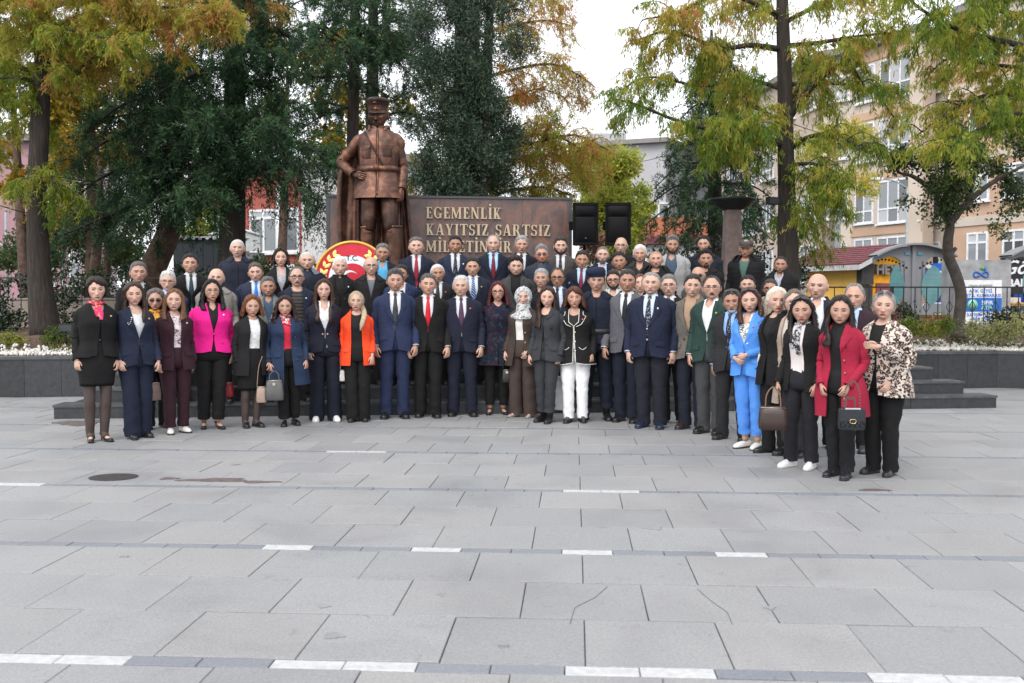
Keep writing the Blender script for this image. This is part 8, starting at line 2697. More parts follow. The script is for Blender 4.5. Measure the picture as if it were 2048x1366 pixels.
hedge("shrub", "rosy leaved shrub under the left loudspeaker", "shrub", [(1175, 478), (1225, 470), (1235, 520), (1175, 520)], 18.8, 6, 13, leafmat("wine_leaves", [(0, (0.06, 0.02, 0.02)), (0.5, (0.16, 0.06, 0.045)), (1, (0.28, 0.12, 0.08))], 0.5, 0.3), 0.5)
hedge("shrub", "low dark shrub behind the railing left of the signboard", "shrub", [(1790, 625), (1830, 612), (1850, 640), (1840, 665), (1790, 665)], 20.4, 8, 12, M_DRK, 0.5)
hedge("shrub", "low dark shrub behind the railing right of the signboard", "shrub", [(1985, 632), (2020, 625), (2040, 655), (1985, 660)], 20.4, 6, 11, M_DRK, 0.5)
m_box = leafmat("box_leaves", [(0, (0.05, 0.09, 0.015)), (0.5, (0.16, 0.21, 0.03)), (1, (0.36, 0.33, 0.06))], 0.5, 0.4)
m_var = leafmat("variegated_leaves", [(0, (0.06, 0.09, 0.03)), (0.5, (0.30, 0.33, 0.12)), (1, (0.55, 0.52, 0.26))], 0.5, 0.4)
for (px, py, r, nb_, mt, t0, lb) in ((1823, 651, 13, 6, m_box, 0.35, "small green box bush beside the leopard jacket"), (1856, 653, 15, 7, m_box, 0.75, "yellowish round box bush left of the crooked trunk"), (1893, 652, 11, 5, m_box, 0.4, "smallest green bush next to the crooked trunk"),
         (1957, 661, 16, 7, m_var, 0.6, "cream edged bush just right of the crooked trunk"), (2008, 664, 18, 9, m_var, 0.55, "large cream edged bush in the right planting bed"), (2044, 652, 17, 7, m_var, 0.65, "cream edged bush at the right edge"),
         (110, 676, 13, 6, m_box, 0.15, "feathery green plant in front of the thick trunk"), (8, 678, 11, 4, m_box, 0.6, "pale green plant at the left edge of the bed"), (35, 685, 8, 4, m_box, 0.8, "dry straw coloured plant among the white pebbles")):
 Yb = 17.4 if px > 1000 else 17.0
 hedge("bush", lb, "bush", [(px - r, py - r * 0.6), (px + r, py - r * 0.7), (px + r * 1.1, py + r * 0.6), (px - r * 1.1, py + r * 0.6)], Yb, nb_, r * 0.55, mt, t0, (0.035, 0.07), 110, 0.12, 0.4)
for nm, ct in (("hedge", "hedge"), ("shrub", "shrub"), ("bush", "bush")):
 retag(nm, ct)
# white pebbles, litter and low grass on the beds
m_peb = plain("white_pebble", (0.56, 0.54, 0.50), 0.6, nscale=7, var=0.35)
ico = np.array([[0, 0, 1], [0.89, 0, 0.45], [0.28, 0.85, 0.45], [-0.72, 0.53, 0.45], [-0.72, -0.53, 0.45], [0.28, -0.85, 0.45], [0.72, 0.53, -0.45], [-0.28, 0.85, -0.45], [-0.89, 0, -0.45], [-0.28, -0.85, -0.45], [0.72, -0.53, -0.45], [0, 0, -1]])
icf = [(0, 1, 2), (0, 2, 3), (0, 3, 4), (0, 4, 5), (0, 5, 1), (1, 6, 2), (2, 7, 3), (3, 8, 4), (4, 9, 5), (5, 10, 1), (6, 7, 2), (7, 8, 3), (8, 9, 4), (9, 10, 5), (10, 6, 1), (11, 7, 6), (11, 8, 7), (11, 9, 8), (11, 10, 9), (11, 6, 10)]
def bedz(v, u):
 return float(soil_z(v, u))
peb = MB()
for (ua, ub, nn) in ((-10.5, -5.2, 1500), (5.2, 10.5, 1500)):
 for i in range(nn):
  u = rng.uniform(ua, ub)
  dv = abs(rng.normal(0, 0.28)) if rng.random() < 0.8 else rng.uniform(0, 1.3)
  v0 = 3.32 if abs(u) < 8.2 else (3.32 - 0.42 * (u - 8.2) if u > 0 else 3.32 - 0.37 * (-u - 9.4) * (u < -9.4))
  p = M(u, v0 + dv)
  s = rng.uniform(0.018, 0.042)
  rot = np.array(Euler(rng.uniform(0, 6, 3)).to_matrix())
  peb.add((ico * np.array([1, 0.8, 0.65]) * s * rng.uniform(0.8, 1.2, (12, 1))) @ rot.T + [p[0], p[1], bedz(v0 + dv, u) + s * 0.45 + 0.02], icf)
tag(peb.build("white_pebbles", m_peb, smooth=True), "white pebbles scattered along the planting beds", "pebbles", kind="stuff")
C, D, T_ = [], [], []
for (ua, ub, nn) in ((-10.5, -5.2, 5200), (5.2, 10.5, 5200)):
 u = rng.uniform(ua, ub, nn)
 v = 3.5 + 2.6 * rng.random(nn) ** 1.0
 keep = (np.sin(u * 2.3) + np.sin(v * 3.1 + u) + np.sin(u * 5.1 + v * 2)) > 0.1
 u, v = u[keep], v[keep]
 P = np.array([M(a, b) for a, b in zip(u, v)])
 P[:, 2] = soil_z(v, u) + 0.01
 C.append(P)
 D.append(rng.normal(0, 0.45, P.shape) + [0, 0, 1])
 T_.append(rng.normal(0.5, 0.25, len(P)))
C, D, T_ = np.concatenate(C), np.concatenate(D), np.concatenate(T_)
g_ = leaf_mesh("low_grass", leafmat("low_grass", [(0, (0.03, 0.055, 0.015)), (0.5, (0.09, 0.115, 0.03)), (1, (0.25, 0.20, 0.07))], 0.6, 0.3), None, C, D, rng.uniform(0.05, 0.13, len(C)), 0.018, T_, "stuff")
tag(g_, "low grass and weeds in the planting beds", "grass")
if DEBUG_H:
 print("H leaves", NL, sum(NL.values()))
# ================================================================== BUILDINGS AND STREET BEHIND
m_upvc = plain("white_window_frame", (0.74, 0.75, 0.77), 0.4)
m_glass, t_, b_ = nodes_of("window_glass")
oi_ = t_.nodes.new("ShaderNodeObjectInfo")
t_.links.new(ramp(t_, oi_.outputs["Random"], [(0.0, (0.06, 0.07, 0.08)), (0.4, (0.16, 0.18, 0.20)), (0.7, (0.34, 0.36, 0.38)), (1.0, (0.55, 0.56, 0.57))]), b_.inputs["Base Color"])
b_.inputs["Roughness"].default_value = 0.08
b_.inputs["Specular IOR Level"].default_value = 0.8
def plaster(name, c):
 return plain(name, c, 0.85, nscale=0.7, var=0.10)
m_peach, m_cream, m_oran = plaster("peach_plaster", (0.50, 0.405, 0.335)), plaster("cream_plaster", (0.53, 0.46, 0.39)), plaster("orange_plaster", (0.50, 0.335, 0.235))
class Face:
 """a vertical facade from A to B (plan points); s along it, z up, o outward"""
 def __init__(s, A, B):
  s.A, s.B = np.array([A[0], A[1], 0.0]), np.array([B[0], B[1], 0.0])
  s.d = (s.B - s.A) / np.linalg.norm(s.B - s.A)
  s.n = np.array([s.d[1], -s.d[0], 0])
  s.L = float(np.linalg.norm(s.B - s.A))
 def p(s, a, z, o=0.0):
  q = s.A + s.d * a + s.n * o
  return np.array([q[0], q[1], z])
 def slab(s, mb, a0, a1, z0, z1, o0, o1):
  return mb.hexa([s.p(a0, z0, o1), s.p(a1, z0, o1), s.p(a1, z0, o0), s.p(a0, z0, o0), s.p(a0, z1, o1), s.p(a1, z1, o1), s.p(a1, z1, o0), s.p(a0, z1, o0)])
def window(root, F, a0, a1, z0, z1, nv=3, tr=None, off=0.0, bar=0.07):
 """white frame with mullions, a pane in every light"""
 mb = MB()
 xs = np.linspace(a0, a1, nv + 1)
 zs = [z0, z1] if tr is None else [z0, z0 + (z1 - z0) * tr, z1]
 for x in xs:
  xx = min(max(x, a0 + bar / 2), a1 - bar / 2)
  F.slab(mb, xx - bar / 2, xx + bar / 2, z0, z1, off, off + 0.06)
 for z in zs:
  zz = min(max(z, z0 + bar / 2), z1 - bar / 2)
  F.slab(mb, a0, a1, zz - bar / 2, zz + bar / 2, off + 0.002, off + 0.058)
 F.slab(mb, a0 - 0.08, a1 + 0.08, z0 - 0.07, z0 - 0.002, off, off + 0.14)
 wnd = mb.build("window", m_upvc, root, smooth=False)
 for i in range(nv):
  for k in range(len(zs) - 1):
   q = MB()
   F.slab(q, xs[i] + bar * 0.4, xs[i + 1] - bar * 0.4, zs[k] + bar * 0.4, zs[k + 1] - bar * 0.4, off + 0.012, off + 0.03)
   q.build("pane", m_glass, wnd, smooth=False)
def plan(px, Y):
 return ((px - 1024) / FPX * Y, Y)
def block(name, label, segs, z1, depth_pt, roof_mat=None, eave=0.5):
 """segs: [(A, B, material)] front faces; closed at the back through depth_pt"""
 root = empty(name, (0, 0, 0))
 tag(root, label, "building")
 Fs = []
 for A, B, m_ in segs:
  F = Face(A, B)
  mb = MB()
  F.slab(mb, 0, F.L, -0.1, z1, -0.6, 0)
  mb.build("wall", m_, root, smooth=False)
  Fs.append(F)
 pts = [segs[0][0]] + [s_[1] for s_ in segs]
 rp = [np.array([p[0], p[1]]) for p in pts] + [np.array(q) for q in depth_pt]
 mb = MB()
 n = len(rp)
 c = sum(rp) / n
 ex = [c + (p - c) * (1 + eave / np.linalg.norm(p - c)) for p in rp]
 mb.add([[p[0], p[1], z1 + 0.01] for p in ex] + [[p[0], p[1], z1 + 0.30] for p in ex], [tuple(range(n))[::-1], tuple(range(n, 2 * n))] + [(i, (i + 1) % n, (i + 1) % n + n, i + n) for i in range(n)])
 mb.build("roof", roof_mat or plain("grey_eave", (0.22, 0.21, 0.21), 0.8), root, smooth=False)
 return root, Fs
# the long apartment block on the right
A0, B0, B1, C1, D1, E1, E2, G2 = plan(1440, 62), plan(1640, 47.5), plan(1700, 46.6), plan(1842, 42.5), plan(1850, 43.6), plan(1884, 42.6), plan(1890, 40.6), plan(2170, 35.0)
apt, FS = block("apartment_block", "long peach and cream apartment block with white bay windows behind the right trees",
    [(A0, B0, m_peach), (B0, B1, m_cream), (B1, C1, m_cream), (C1, D1, m_cream), (D1, E1, m_cream), (E1, E2, m_oran), (E2, G2, m_oran)], 12.9, [(34, 44), (34, 75), (13, 75)])
ZF = [(2.1, 4.35), (4.95, 6.85), (7.75, 9.6), (10.45, 12.2)]
for fi, (z0, z1) in enumerate(ZF):
 F = FS[0]
 for k in range(5):
  a = F.L * (0.08 + 0.19 * k)
  window(apt, F, a, a + F.L * 0.13, z0 + 0.3, z1 - 0.1, 4, 0.35)
 F = FS[1]
 window(apt, F, F.L * 0.12, F.L * 0.9, z0 + 0.4, z1 - 0.2, 2, None)
 F = FS[2]
 window(apt, F, F.L * 0.06, F.L * 0.33, z0 + (0.1 if fi else 0.2), z1, 2, 0.3)
 window(apt, F, F.L * 0.40, F.L * 0.97, z0, z1, 4, 0.34)
 F = FS[4]
 window(apt, F, F.L * 0.15, F.L * 0.85, z0, z1 - 0.3, 1, 0.7)
 F = FS[6]
 for k in range(3):
  a = F.L * (0.17 + 0.27 * k)
  window(apt, F, a, a + 1.0, z0 + 0.45, z1 - 0.15, 2, 0.75, bar=0.08)
 for F, m_ in ((FS[2], m_oran), (FS[6], m_cream)):
  mb = MB()
  F.slab(mb, 0.02, F.L - 0.02, z1 + 0.12, z1 + 0.48, 0.0, 0.05)
  mb.build("spandrel_band", m_, apt, smooth=False)
for k, (a, F) in enumerate(((0.1, FS[6]), (FS[4].L * 0.05, FS[4]))):
 MB().tube([F.p(a, 0.1, 0.08), F.p(a, 12.8, 0.08)], 0.05, 6).build("drain_pipe", plain("pipe", (0.55, 0.50, 0.46), 0.5), apt)
# shops at its foot: blue and black fascias with their lettering
m_sblue, m_sblk = plain("blue_fascia", lin(18, 92, 190), 0.4), plain("black_fascia", (0.02, 0.02, 0.022), 0.4)
F6 = Face(plan(1856, 40.3), plan(1930, 38.8))
shop = empty("shop_front", (0, 0, 0))
tag(shop, "blue shop front with white letters partly hidden by the crooked trunk", "shop")
mb = MB()
F6.slab(mb, 0, F6.L, 1.9, 3.0, 0.05, 0.25)
mb.build("fascia", m_sblue, shop, smooth=False)
mb = MB()
F6.slab(mb, 0, F6.L, -0.05, 1.9, 0.02, 0.1)
mb.build("shop_window", plain("dark_shop_interior", (0.035, 0.03, 0.035), 0.2), shop, smooth=False)
for a in (0.15, 0.62):
 mb = MB()
 F6.slab(mb, a, a + 0.30, -0.05, 1.9, 0.11, 0.28)
 mb.build("pillar", plain("blue_pillar", (0.015, 0.05, 0.25), 0.4), shop, smooth=False)
ang6 = math.atan2(F6.d[1], F6.d[0])
text_obj("lettering", "BİL", m_upvc, shop, F6.p(0.62, 2.18, 0.27), 0.72, 0.02, (R(90), 0, ang6), 0.02, 'LEFT')
text_obj("small_lettering", "BİLGİSAYAR", m_upvc, shop, F6.p(0.62, 1.98, 0.27), 0.14, 0.01, (R(90), 0, ang6), 0.002, 'LEFT')
F7 = Face(plan(2006, 37.0), plan(2120, 35.2))
sh2 = empty("shop_front", (0, 0, 0))
tag(sh2, "black shop front with white script lettering at the right edge", "shop")
mb = MB()
F7.slab(mb, 0, F7.L, 1.75, 3.2, 0.05, 0.25)
mb.build("fascia", m_sblk, sh2, smooth=False)
mb = MB()
F7.slab(mb, 0, F7.L, -0.05, 1.75, 0.02, 0.1)
mb.build("shop_window", plain("dark_shop_interior", (0.035, 0.03, 0.035), 0.2), sh2, smooth=False)
mb = MB()
F7.slab(mb, 0.55, 0.9, -0.05, 1.75, 0.11, 0.26)
mb.build("pillar", plain("blue_pillar", (0.015, 0.05, 0.25), 0.4), sh2, smooth=False)
ang7 = math.atan2(F7.d[1], F7.d[0])
text_obj("script_lettering", "Göç", m_upvc, sh2, F7.p(0.10, 2.48, 0.27), 0.72, 0.02, (R(90), 0, ang7), 0.008, 'LEFT', 0.35)
text_obj("lettering", "BAKL", m_upvc, sh2, F7.p(0.32, 2.02, 0.27), 0.40, 0.02, (R(90), 0, ang7), 0.012, 'LEFT')
# the yellow kiosk
m_ykio, m_tile = plain("yellow_panel", lin(245, 196, 92), 0.6, nscale=0.9, var=0.06), plain("maroon_shingle", (0.15, 0.045, 0.055), 0.8, nscale=9, var=0.4, bmp=0.3)
kio = empty("yellow_kiosk", (0, 0, 0))
tag(kio, "yellow kiosk with maroon shingled gable roof and dark raised letters", "kiosk")
KA, KB, KC = plan(1612, 31.5), plan(1722, 29.5), plan(1826, 30.1)
f1, f2 = Face(KA, KB), Face(KB, KC)
zE = at(1660, 528, 30.5)[2]
zR = at(1800, 488, 30.3)[2] - 0.1
for j in range(3):
 mb = MB()
 f1.slab(mb, f1.L * j / 3 + 0.006, f1.L * (j + 1) / 3 - 0.006, 0.0, zE, -0.15, 0.0)
 mb.build("wall_panel", m_ykio, kio, smooth=False)
mb = MB()
f2.slab(mb, 0.0, f2.L, 0.0, zE, -0.15, 0.0)
q = [f2.p(0, zE, 0), f2.p(f2.L, zE, 0), f2.p(f2.L * 0.5, zR, 0)]
mb.add(q + [x - f2.n * 0.15 for x in q], [(0, 1, 2), (5, 4, 3)])
mb.build("gable_wall", plain("deep_yellow_wall", lin(240, 170, 15), 0.6), kio, smooth=False)
for j in range(4):
 mb = MB()
 f2.slab(mb, -0.10, 0.32, zE * j / 4 + 0.01, zE * (j + 1) / 4 - 0.01, -0.1, 0.10 + 0.04 * (j % 2))
 mb.build("stone_block", plain("dark_stone_pillar", (0.05, 0.048, 0.048), 0.8, nscale=6, var=0.3, bmp=0.3), kio, smooth=False)
back = f1.d * 0 - f2.d * 0
for sgn, nm in ((0, "roof"), (1, "roof")):
 e0 = f2.p(-0.35, zE - 0.06, 0.35) if sgn == 0 else f2.p(f2.L + 0.35, zE - 0.06, 0.35)
 r0 = f2.p(f2.L * 0.5, zR + 0.05, 0.35)
 dv = (f1.A - f1.B) / f1.L * (f1.L + 0.9)
 mb = MB()
 nrow = 9
 for k in range(nrow):
  a, b = k / nrow, (k + 1) / nrow
  P0, P1 = e0 + (r0 - e0) * a, e0 + (r0 - e0) * b
  l = np.array([0, 0, 0.035])
  mb.add([P0 + l, P0 + dv + l, P1 + dv + l * 0.2, P1 + l * 0.2, P0, P0 + dv], [(0, 1, 2, 3), (4, 5, 1, 0)])
 mb.build(nm, m_tile, kio, smooth=False)
 mb = MB()
 for (P0, P1) in ((e0, r0), (e0, e0 + dv)):
  mb.hexa([P0 + [0, 0, -0.16], P1 + [0, 0, -0.16], P1 + [0, 0.05, -0.16], P0 + [0, 0.05, -0.16], P0 + [0, 0, -0.01], P1 + [0, 0, -0.01], P1 + [0, 0.05, -0.01], P0 + [0, 0.05, -0.01]])
 mb.build("gutter", plain("pale_gutter", (0.52, 0.52, 0.52), 0.5), kio, smooth=False)
P0 = f1.p(0.05, zE - 0.15, 0.1)
MB().tube([P0 + [-0.3, 0, 0], P0 + [0.0, 0, -0.25], [P0[0], P0[1], 0]], 0.05, 8).build("down_pipe", plain("pale_gutter", (0.52, 0.52, 0.52), 0.5), kio)
angk = math.atan2(f2.d[1], f2.d[0])
zs_ = at(1770, 550, 30)[2]
text_obj("lettering", "HEYKEL", plain("grey_sign_letter", (0.20, 0.20, 0.20), 0.5), kio, f2.p(0.40, zs_ + 0.02, 0.10), 0.40, 0.06, (R(90), 0, angk), 0.012, 'LEFT')
mb = MB()
f2.slab(mb, 0.5, f2.L - 0.1, 0.2, zs_ - 0.25, 0.005, 0.05)
mb.build("kiosk_window", plain("red_display", (0.22, 0.05, 0.05), 0.3, nscale=3, var=0.5), kio, smooth=False)
# perforated steel canopies with teal leaf shaped glass
m_stl = plain("grey_painted_steel", (0.21, 0.215, 0.23), 0.5, nscale=2, var=0.1)
m_teal, t_, b_ = nodes_of("printed_teal_glass")
wv_ = t_.nodes.new("ShaderNodeTexWave")
wv_.bands_direction = 'Z'
wv_.inputs["Scale"].default_value = 9
t_.links.new(objco(t_), wv_.inputs[0])
t_.links.new(mixc(t_, ramp(t_, wv_.outputs["Fac"], [(0.45, (0, 0, 0)), (0.6, (0.6, 0.6, 0.6))]), ramp(t_, noise(t_, objco(t_), 3.0, 3.0), [(0.35, (0.03, 0.16, 0.19)), (0.65, (0.08, 0.26, 0.27))]), (0.22, 0.30, 0.30)), b_.inputs["Base Color"])
b_.inputs["Roughness"].default_value = 0.15
m_hole = plain("dark_hole", (0.01, 0.01, 0.01), 0.9)
def canopy(px, Y, k, label, teal=True):
 c = at(px, 620, Y)
 s = Y / FPX * k
 root = empty("steel_canopy", (c[0], Y, 0.0), R(4))
 tag(root, label, "canopy", "steel canopies along the street")
 zt, zb = at(px, 492, Y)[2], 0.15
 arch = lambda x: zt - 0.00355 * x * x * s            # px offsets from the stem
 xs = np.linspace(-82, 82, 33)
 # the web between the stem and the arch, with two leaf-shaped cut-outs
 up = np.array([[x * s, 0, arch(x)] for x in xs])
 inner = np.array([[x * s, 0, max(arch(x) - s * (11 + 55 * max(0, 1 - abs(x) / 58) ** 2.0), zb) if abs(x) > 16 else zb] for x in xs])
 mb = MB()
 o = np.array([0, 0.06, 0])
 mb.grid(np.array([inner, up, up + o, inner + o, inner]))
 mb.build("arched_web", m_stl, root, smooth=False)
 for sx in (-1, 1):
  mb = MB()
  a = np.linspace(0, 1, 14)
  z = zb + 0.15 + (zt - s * 42 - zb) * a
  xi = 18 + 12 * np.abs(2 * a - 1.1) ** 1.6
  P = [[sx * 17 * s * np.ones(14), 0 * z, z], [sx * xi * s, 0 * z, z]]
  P = np.array(P).transpose(0, 2, 1)
  mb.grid(np.array([P[0], P[1], P[1] + o, P[0] + o]))
  mb.build("side_plate", m_stl, root, smooth=False)
  if teal:
   mb = MB()
   hw = (15 if sx < 0 else 23) * np.sin(np.clip(a * 1.02, 0, 1) * PI) ** 0.7
   zc = zt - s * 38 - a * s * 82
   lx = sx * ((36 if sx < 0 else 42) - 5 * a)
   Q = np.array([np.stack([(lx - hw) * s, 0 * a - 0.03, zc], 1), np.stack([(lx + hw) * s, 0 * a - 0.03, zc], 1)])
   o2 = np.array([0, 0.02, 0])
   mb.grid(np.array([Q[0], Q[1], Q[1] + o2, Q[0] + o2]))
   mb.build("leaf_glass", m_teal, root, smooth=False)
  for j in range(9):
   x = sx * (14 + 7.2 * j)
   zz = arch(x) - s * (11 + 42 * max(0, 1 - abs(x) / 70) ** 1.3)
   MB().tube([[x * s, -0.012, zz], [x * s, -0.002, zz]], s * 2.2, 10).build("round_hole", m_hole, root)
  mb = MB()
  mb.box((sx * 13 * s, -0.02, zt - s * 15), (10 * s, 0.02, 6 * s))
  mb.build("small_plate", plain("blue_plate", (0.10, 0.30, 0.42), 0.4), root, smooth=False)
 mb = MB()
 mb.box((0, 0.02, (zt + 0.05) / 2), (8 * s, 0.16, zt + 0.05))
 mb.build("stem", m_stl, root, smooth=False)
 mb = MB()
 P = np.array([[x * s, 0, arch(x) + 0.02] for x in xs])
 mb.grid(np.array([P + [0, -0.25, 0], P + [0, 0.35, 0], P + [0, 0.35, 0.05], P + [0, -0.25, 0.05], P + [0, -0.25, 0]]))
 mb.build("curved_roof", m_stl, root, smooth=False)
canopy(1825, 26.5, 1.0, "grey steel canopy with two teal leaf shaped panes beside the kiosk")
canopy(2090, 26.0, 1.0, "grey steel canopy cut off by the right edge")
# recycling bank with its printed front
ry = 23.6
rc = at(1962, 520, ry)
bank = empty("textile_bank", (rc[0], ry, 0.0), R(-3))
tag(bank, "grey textile collection bank with blue and white printed front behind the crooked trunk", "collection bank")
bw, bz = 0.56, rc[2]
m_bank = plain("stained_grey_steel", (0.30, 0.30, 0.31), 0.6, nscale=3, var=0.3)
MB().box((0.06, 0.45, bz / 2), (bw * 2 + 0.16, 0.9, bz)).build("box", m_bank, bank, smooth=False)
zl = lambda y: at(1962, y, ry)[2]
for (ya, yb, m_, o) in ((560, 611, m_upvc, 0.004), (595.5, 623, plain("print_blue", lin(20, 100, 180), 0.4), 0.008), (623.5, 652, m_upvc, 0.004)):
 MB().box((-0.02, -0.003 - o / 2, (zl(ya) + zl(yb)) / 2), (bw * 2 - 0.10, o, zl(ya) - zl(yb) - 0.004)).build("print_panel", m_, bank, smooth=False)
m_pb = plain("print_blue_ink", lin(30, 100, 190), 0.4)
for tx, yb, sz, m_, x in (("ATIK GİYSİ", 585, 0.105, m_pb, 0.0), ("TEKSTİL KUMBARASI", 594, 0.105, m_pb, -0.02), ("SIFIR", 609, 0.13, m_upvc, 0.16), ("ATIK", 619, 0.13, plain("print_green", (0.35, 0.62, 0.30), 0.4), 0.16), ("İLETİŞİM HATTI", 632, 0.085, m_pb, 0.0), ("444 99 59", 641, 0.12, m_pb, 0.06), ("0533 020 59 54", 650.5, 0.09, m_pb, 0.04), ("ORMAN BELEDİYESİ", 573, 0.06, m_bank, 0.0)):
 text_obj("print", tx, m_, bank, (x, -0.013, zl(yb)), sz, 0.001, bold=0.002)
a = np.linspace(0, 2 * PI, 40)
MB().tube(np.stack([0.17 * np.sin(a), np.full(40, -0.012), zl(549) + 0.085 * np.sin(2 * a) * 0.75], 1), 0.018, 6, cap=False).build("loop_logo", m_pb, bank)
MB().tube([[0.10, -0.012, zl(549) + 0.05], [0.10, -0.012, zl(549) + 0.19]], 0.018, 6).build("loop_logo", m_pb, bank)
for dx, dz, rz in ((-0.01, 0.15, 0.5), (0.06, 0.14, -0.5)):
 MB().tube([[dx, -0.012, zl(549) + dz - 0.05], [dx + 0.02 * rz, -0.014, zl(549) + dz], [dx + 0.05 * rz, -0.012, zl(549) + dz + 0.06]], [0.006, 0.026, 0.004], 6).build("leaf_logo", plain("print_green2", (0.10, 0.38, 0.10), 0.4), bank)
MB().tube([[-0.18, -0.014, zl(609)], [-0.18, -0.010, zl(609)]], 0.12, 20).build("round_logo", plain("print_green3", (0.22, 0.55, 0.40), 0.4), bank)
# parked cars seen behind the railing
def car(px, Y, yaw, col, label, taxi=False):
 c = plan(px, Y)
 root = empty("parked_car", (c[0], c[1], 0.0), yaw)
 tag(root, label, "car", "cars parked along the street")
 m_ = plain("car_paint", col, 0.25)
 prof = [(-2.1, 0.30), (-2.12, 0.62), (-1.95, 0.86), (-1.15, 0.96), (-0.55, 1.40), (0.85, 1.45), (1.55, 1.05), (2.05, 0.98), (2.12, 0.45), (2.05, 0.28)]
 rows = []
 for y, k in ((-0.84, 0.96), (-0.86, 1.0), (0.86, 1.0), (0.84, 0.96)):
  rows.append([[x * k, y * (0.84 if z > 1.2 else 1.0), z] for x, z in prof])
 mb = MB()
 mb.grid(np.array(rows), cap0=True, cap1=True)
 mb.build("body", m_, root, smooth=False)
 gm = plain("car_glass", (0.02, 0.025, 0.03), 0.05)
 for y in (-0.80, 0.80):
  mb = MB()
  s = 1.03
  mb.add([[-0.95, y * 1.06, 0.98], [1.35, y * 1.06, 1.06], [0.80, y * 0.92, 1.38], [-0.50, y * 0.92, 1.36]], [(0, 1, 2, 3)])
  mb.build("side_window", gm, root, smooth=False)
 mb = MB()
 mb.add([[-1.10, -0.74, 1.0], [-1.10, 0.74, 1.0], [-0.58, 0.62, 1.395], [-0.58, -0.62, 1.395]], [(0, 1, 2, 3)])
 mb.v[0] += np.array([-0.02, 0, 0.012])
 mb.build("windscreen", gm, root, smooth=False)
 for x in (-1.35, 1.3):
  for y in (-0.80, 0.80):
   w_ = MB().tube([[x, y - 0.1, 0.31], [x, y + 0.1, 0.31]], 0.31, 16).build("wheel", plain("tyre", (0.015, 0.015, 0.015), 0.8), root)
   MB().tube([[x, y - 0.11, 0.31], [x, y + 0.11, 0.31]], 0.19, 12).build("rim", plain("rim_metal", (0.4, 0.4, 0.41), 0.3, 0.7), w_)
 for y in (-0.6, 0.6):
  MB().box((-2.06, y, 0.68), (0.12, 0.36, 0.14)).build("headlight", plain("lamp_glass", (0.6, 0.6, 0.6), 0.15), root, smooth=False)
 if taxi:
  MB().box((0.1, 0, 1.52), (0.2, 0.5, 0.14)).build("roof_sign", m_upvc, root, smooth=False)
car(1905, 33.5, R(12), (0.62, 0.63, 0.64), "white parked car left of the collection bank")
car(1893, 37.0, R(60), (0.60, 0.60, 0.62), "white van like car with dark windows behind the teal pane")
car(2035, 30.0, R(10), (0.62, 0.62, 0.63), "white parked car at the right edge behind the railing")
car(2016, 27.8, R(8), (0.70, 0.32, 0.02), "orange yellow taxi at the right edge", True)
# low brick walls behind the railing
m_brk, t_, b_ = nodes_of("red_brick")
oi_ = t_.nodes.new("ShaderNodeNewGeometry")
t_.links.new(ramp(t_, oi_.outputs["Random Per Island"], [(0, (0.17, 0.05, 0.032)), (0.5, (0.25, 0.085, 0.05)), (1, (0.32, 0.13, 0.08))]), b_.inputs["Base Color"])
b_.inputs["Roughness"].default_value = 0.85
for (p0, p1, lb) in ((1838, 1904, "low red brick wall left of the collection bank"), (2012, 2120, "low red brick wall right of the collection bank")):
 Yw = 20.9
 za, zb2 = at(1900, 629, Yw)[2], at(1900, 660, Yw)[2]
 A = at(p0, 640, Yw)
 B = at(p1, 640, Yw)
 root = MB()
 root.box(((A[0] + B[0]) / 2, Yw + 0.13, (za + zb2) / 2), (B[0] - A[0], 0.2, za - zb2 - 0.012))
 root = tag(root.build("brick_wall", plain("mortar", (0.28, 0.26, 0.24), 0.9), smooth=False), lb, "wall")
 nr = 5
 h = (za - zb2) / nr
 for r in range(nr):
  n = int((B[0] - A[0]) / 0.22)
  for j in range(n):
   x0 = A[0] + (j + (0.5 if r % 2 else 0)) * (B[0] - A[0]) / n
   x1 = min(x0 + (B[0] - A[0]) / n - 0.012, B[0])
   if x1 - x0 > 0.04:
    MB().box(((x0 + x1) / 2, Yw + 0.05, zb2 + h * (r + 0.5)), (x1 - x0, 0.10, h - 0.012)).build("brick", m_brk, root, smooth=False)
# ================================================================== IRON RAILINGS
m_iron = plain("black_iron", (0.014, 0.014, 0.015), 0.45)
def railing(name, label, x0, x1, Y, ytop, ybot, step, fancy):
 A, B = at(x0, ytop, Y), at(x1, ytop, Y)
 zt, zb = A[2], at(x0, ybot, Y)[2]
 root = empty(name, (A[0], Y, zb - 0.1))
 tag(root, label, "railing", "iron railings around the planting beds")
 L = B[0] - A[0]
 h = zt - zb
 MB().box((L / 2, 0, h + 0.1), (L, 0.05, 0.028)).build("top_rail", m_iron, root, smooth=False)
 MB().box((L / 2, 0, 0.22), (L, 0.03, 0.022)).build("bottom_rail", m_iron, root, smooth=False)
 n = int(L / step)
 for i in range(n + 1):
  x = i * step
  post = i % 12 == 8
  b = MB().box((x, 0, (h + 0.1) / 2), (0.055 if post else 0.016, 0.05 if post else 0.016, h + 0.09)).build("post" if post else "bar", m_iron, root, smooth=False)
  if fancy and i % 2 == 1:
   zc = h * 0.66
   MB().tube([[x, 0, zc + 0.12], [x + 0.065, 0, zc], [x, 0, zc - 0.12], [x - 0.065, 0, zc], [x, 0, zc + 0.12]], 0.008, 5).build("diamond", m_iron, b)
  if fancy and i % 2 == 0 and i % 4 == 0:
   for sx in (-1, 1):
    for sz in (-1, 1):
     a = np.linspace(0, 4.4, 10)
     r = 0.055 - 0.008 * a
     MB().tube(np.stack([x + sx * (0.058 - r * np.cos(a)), 0 * a, h * 0.42 + sz * (0.03 + r * np.sin(a) + 0.02)], 1), 0.006, 4).build("scroll", m_iron, b)
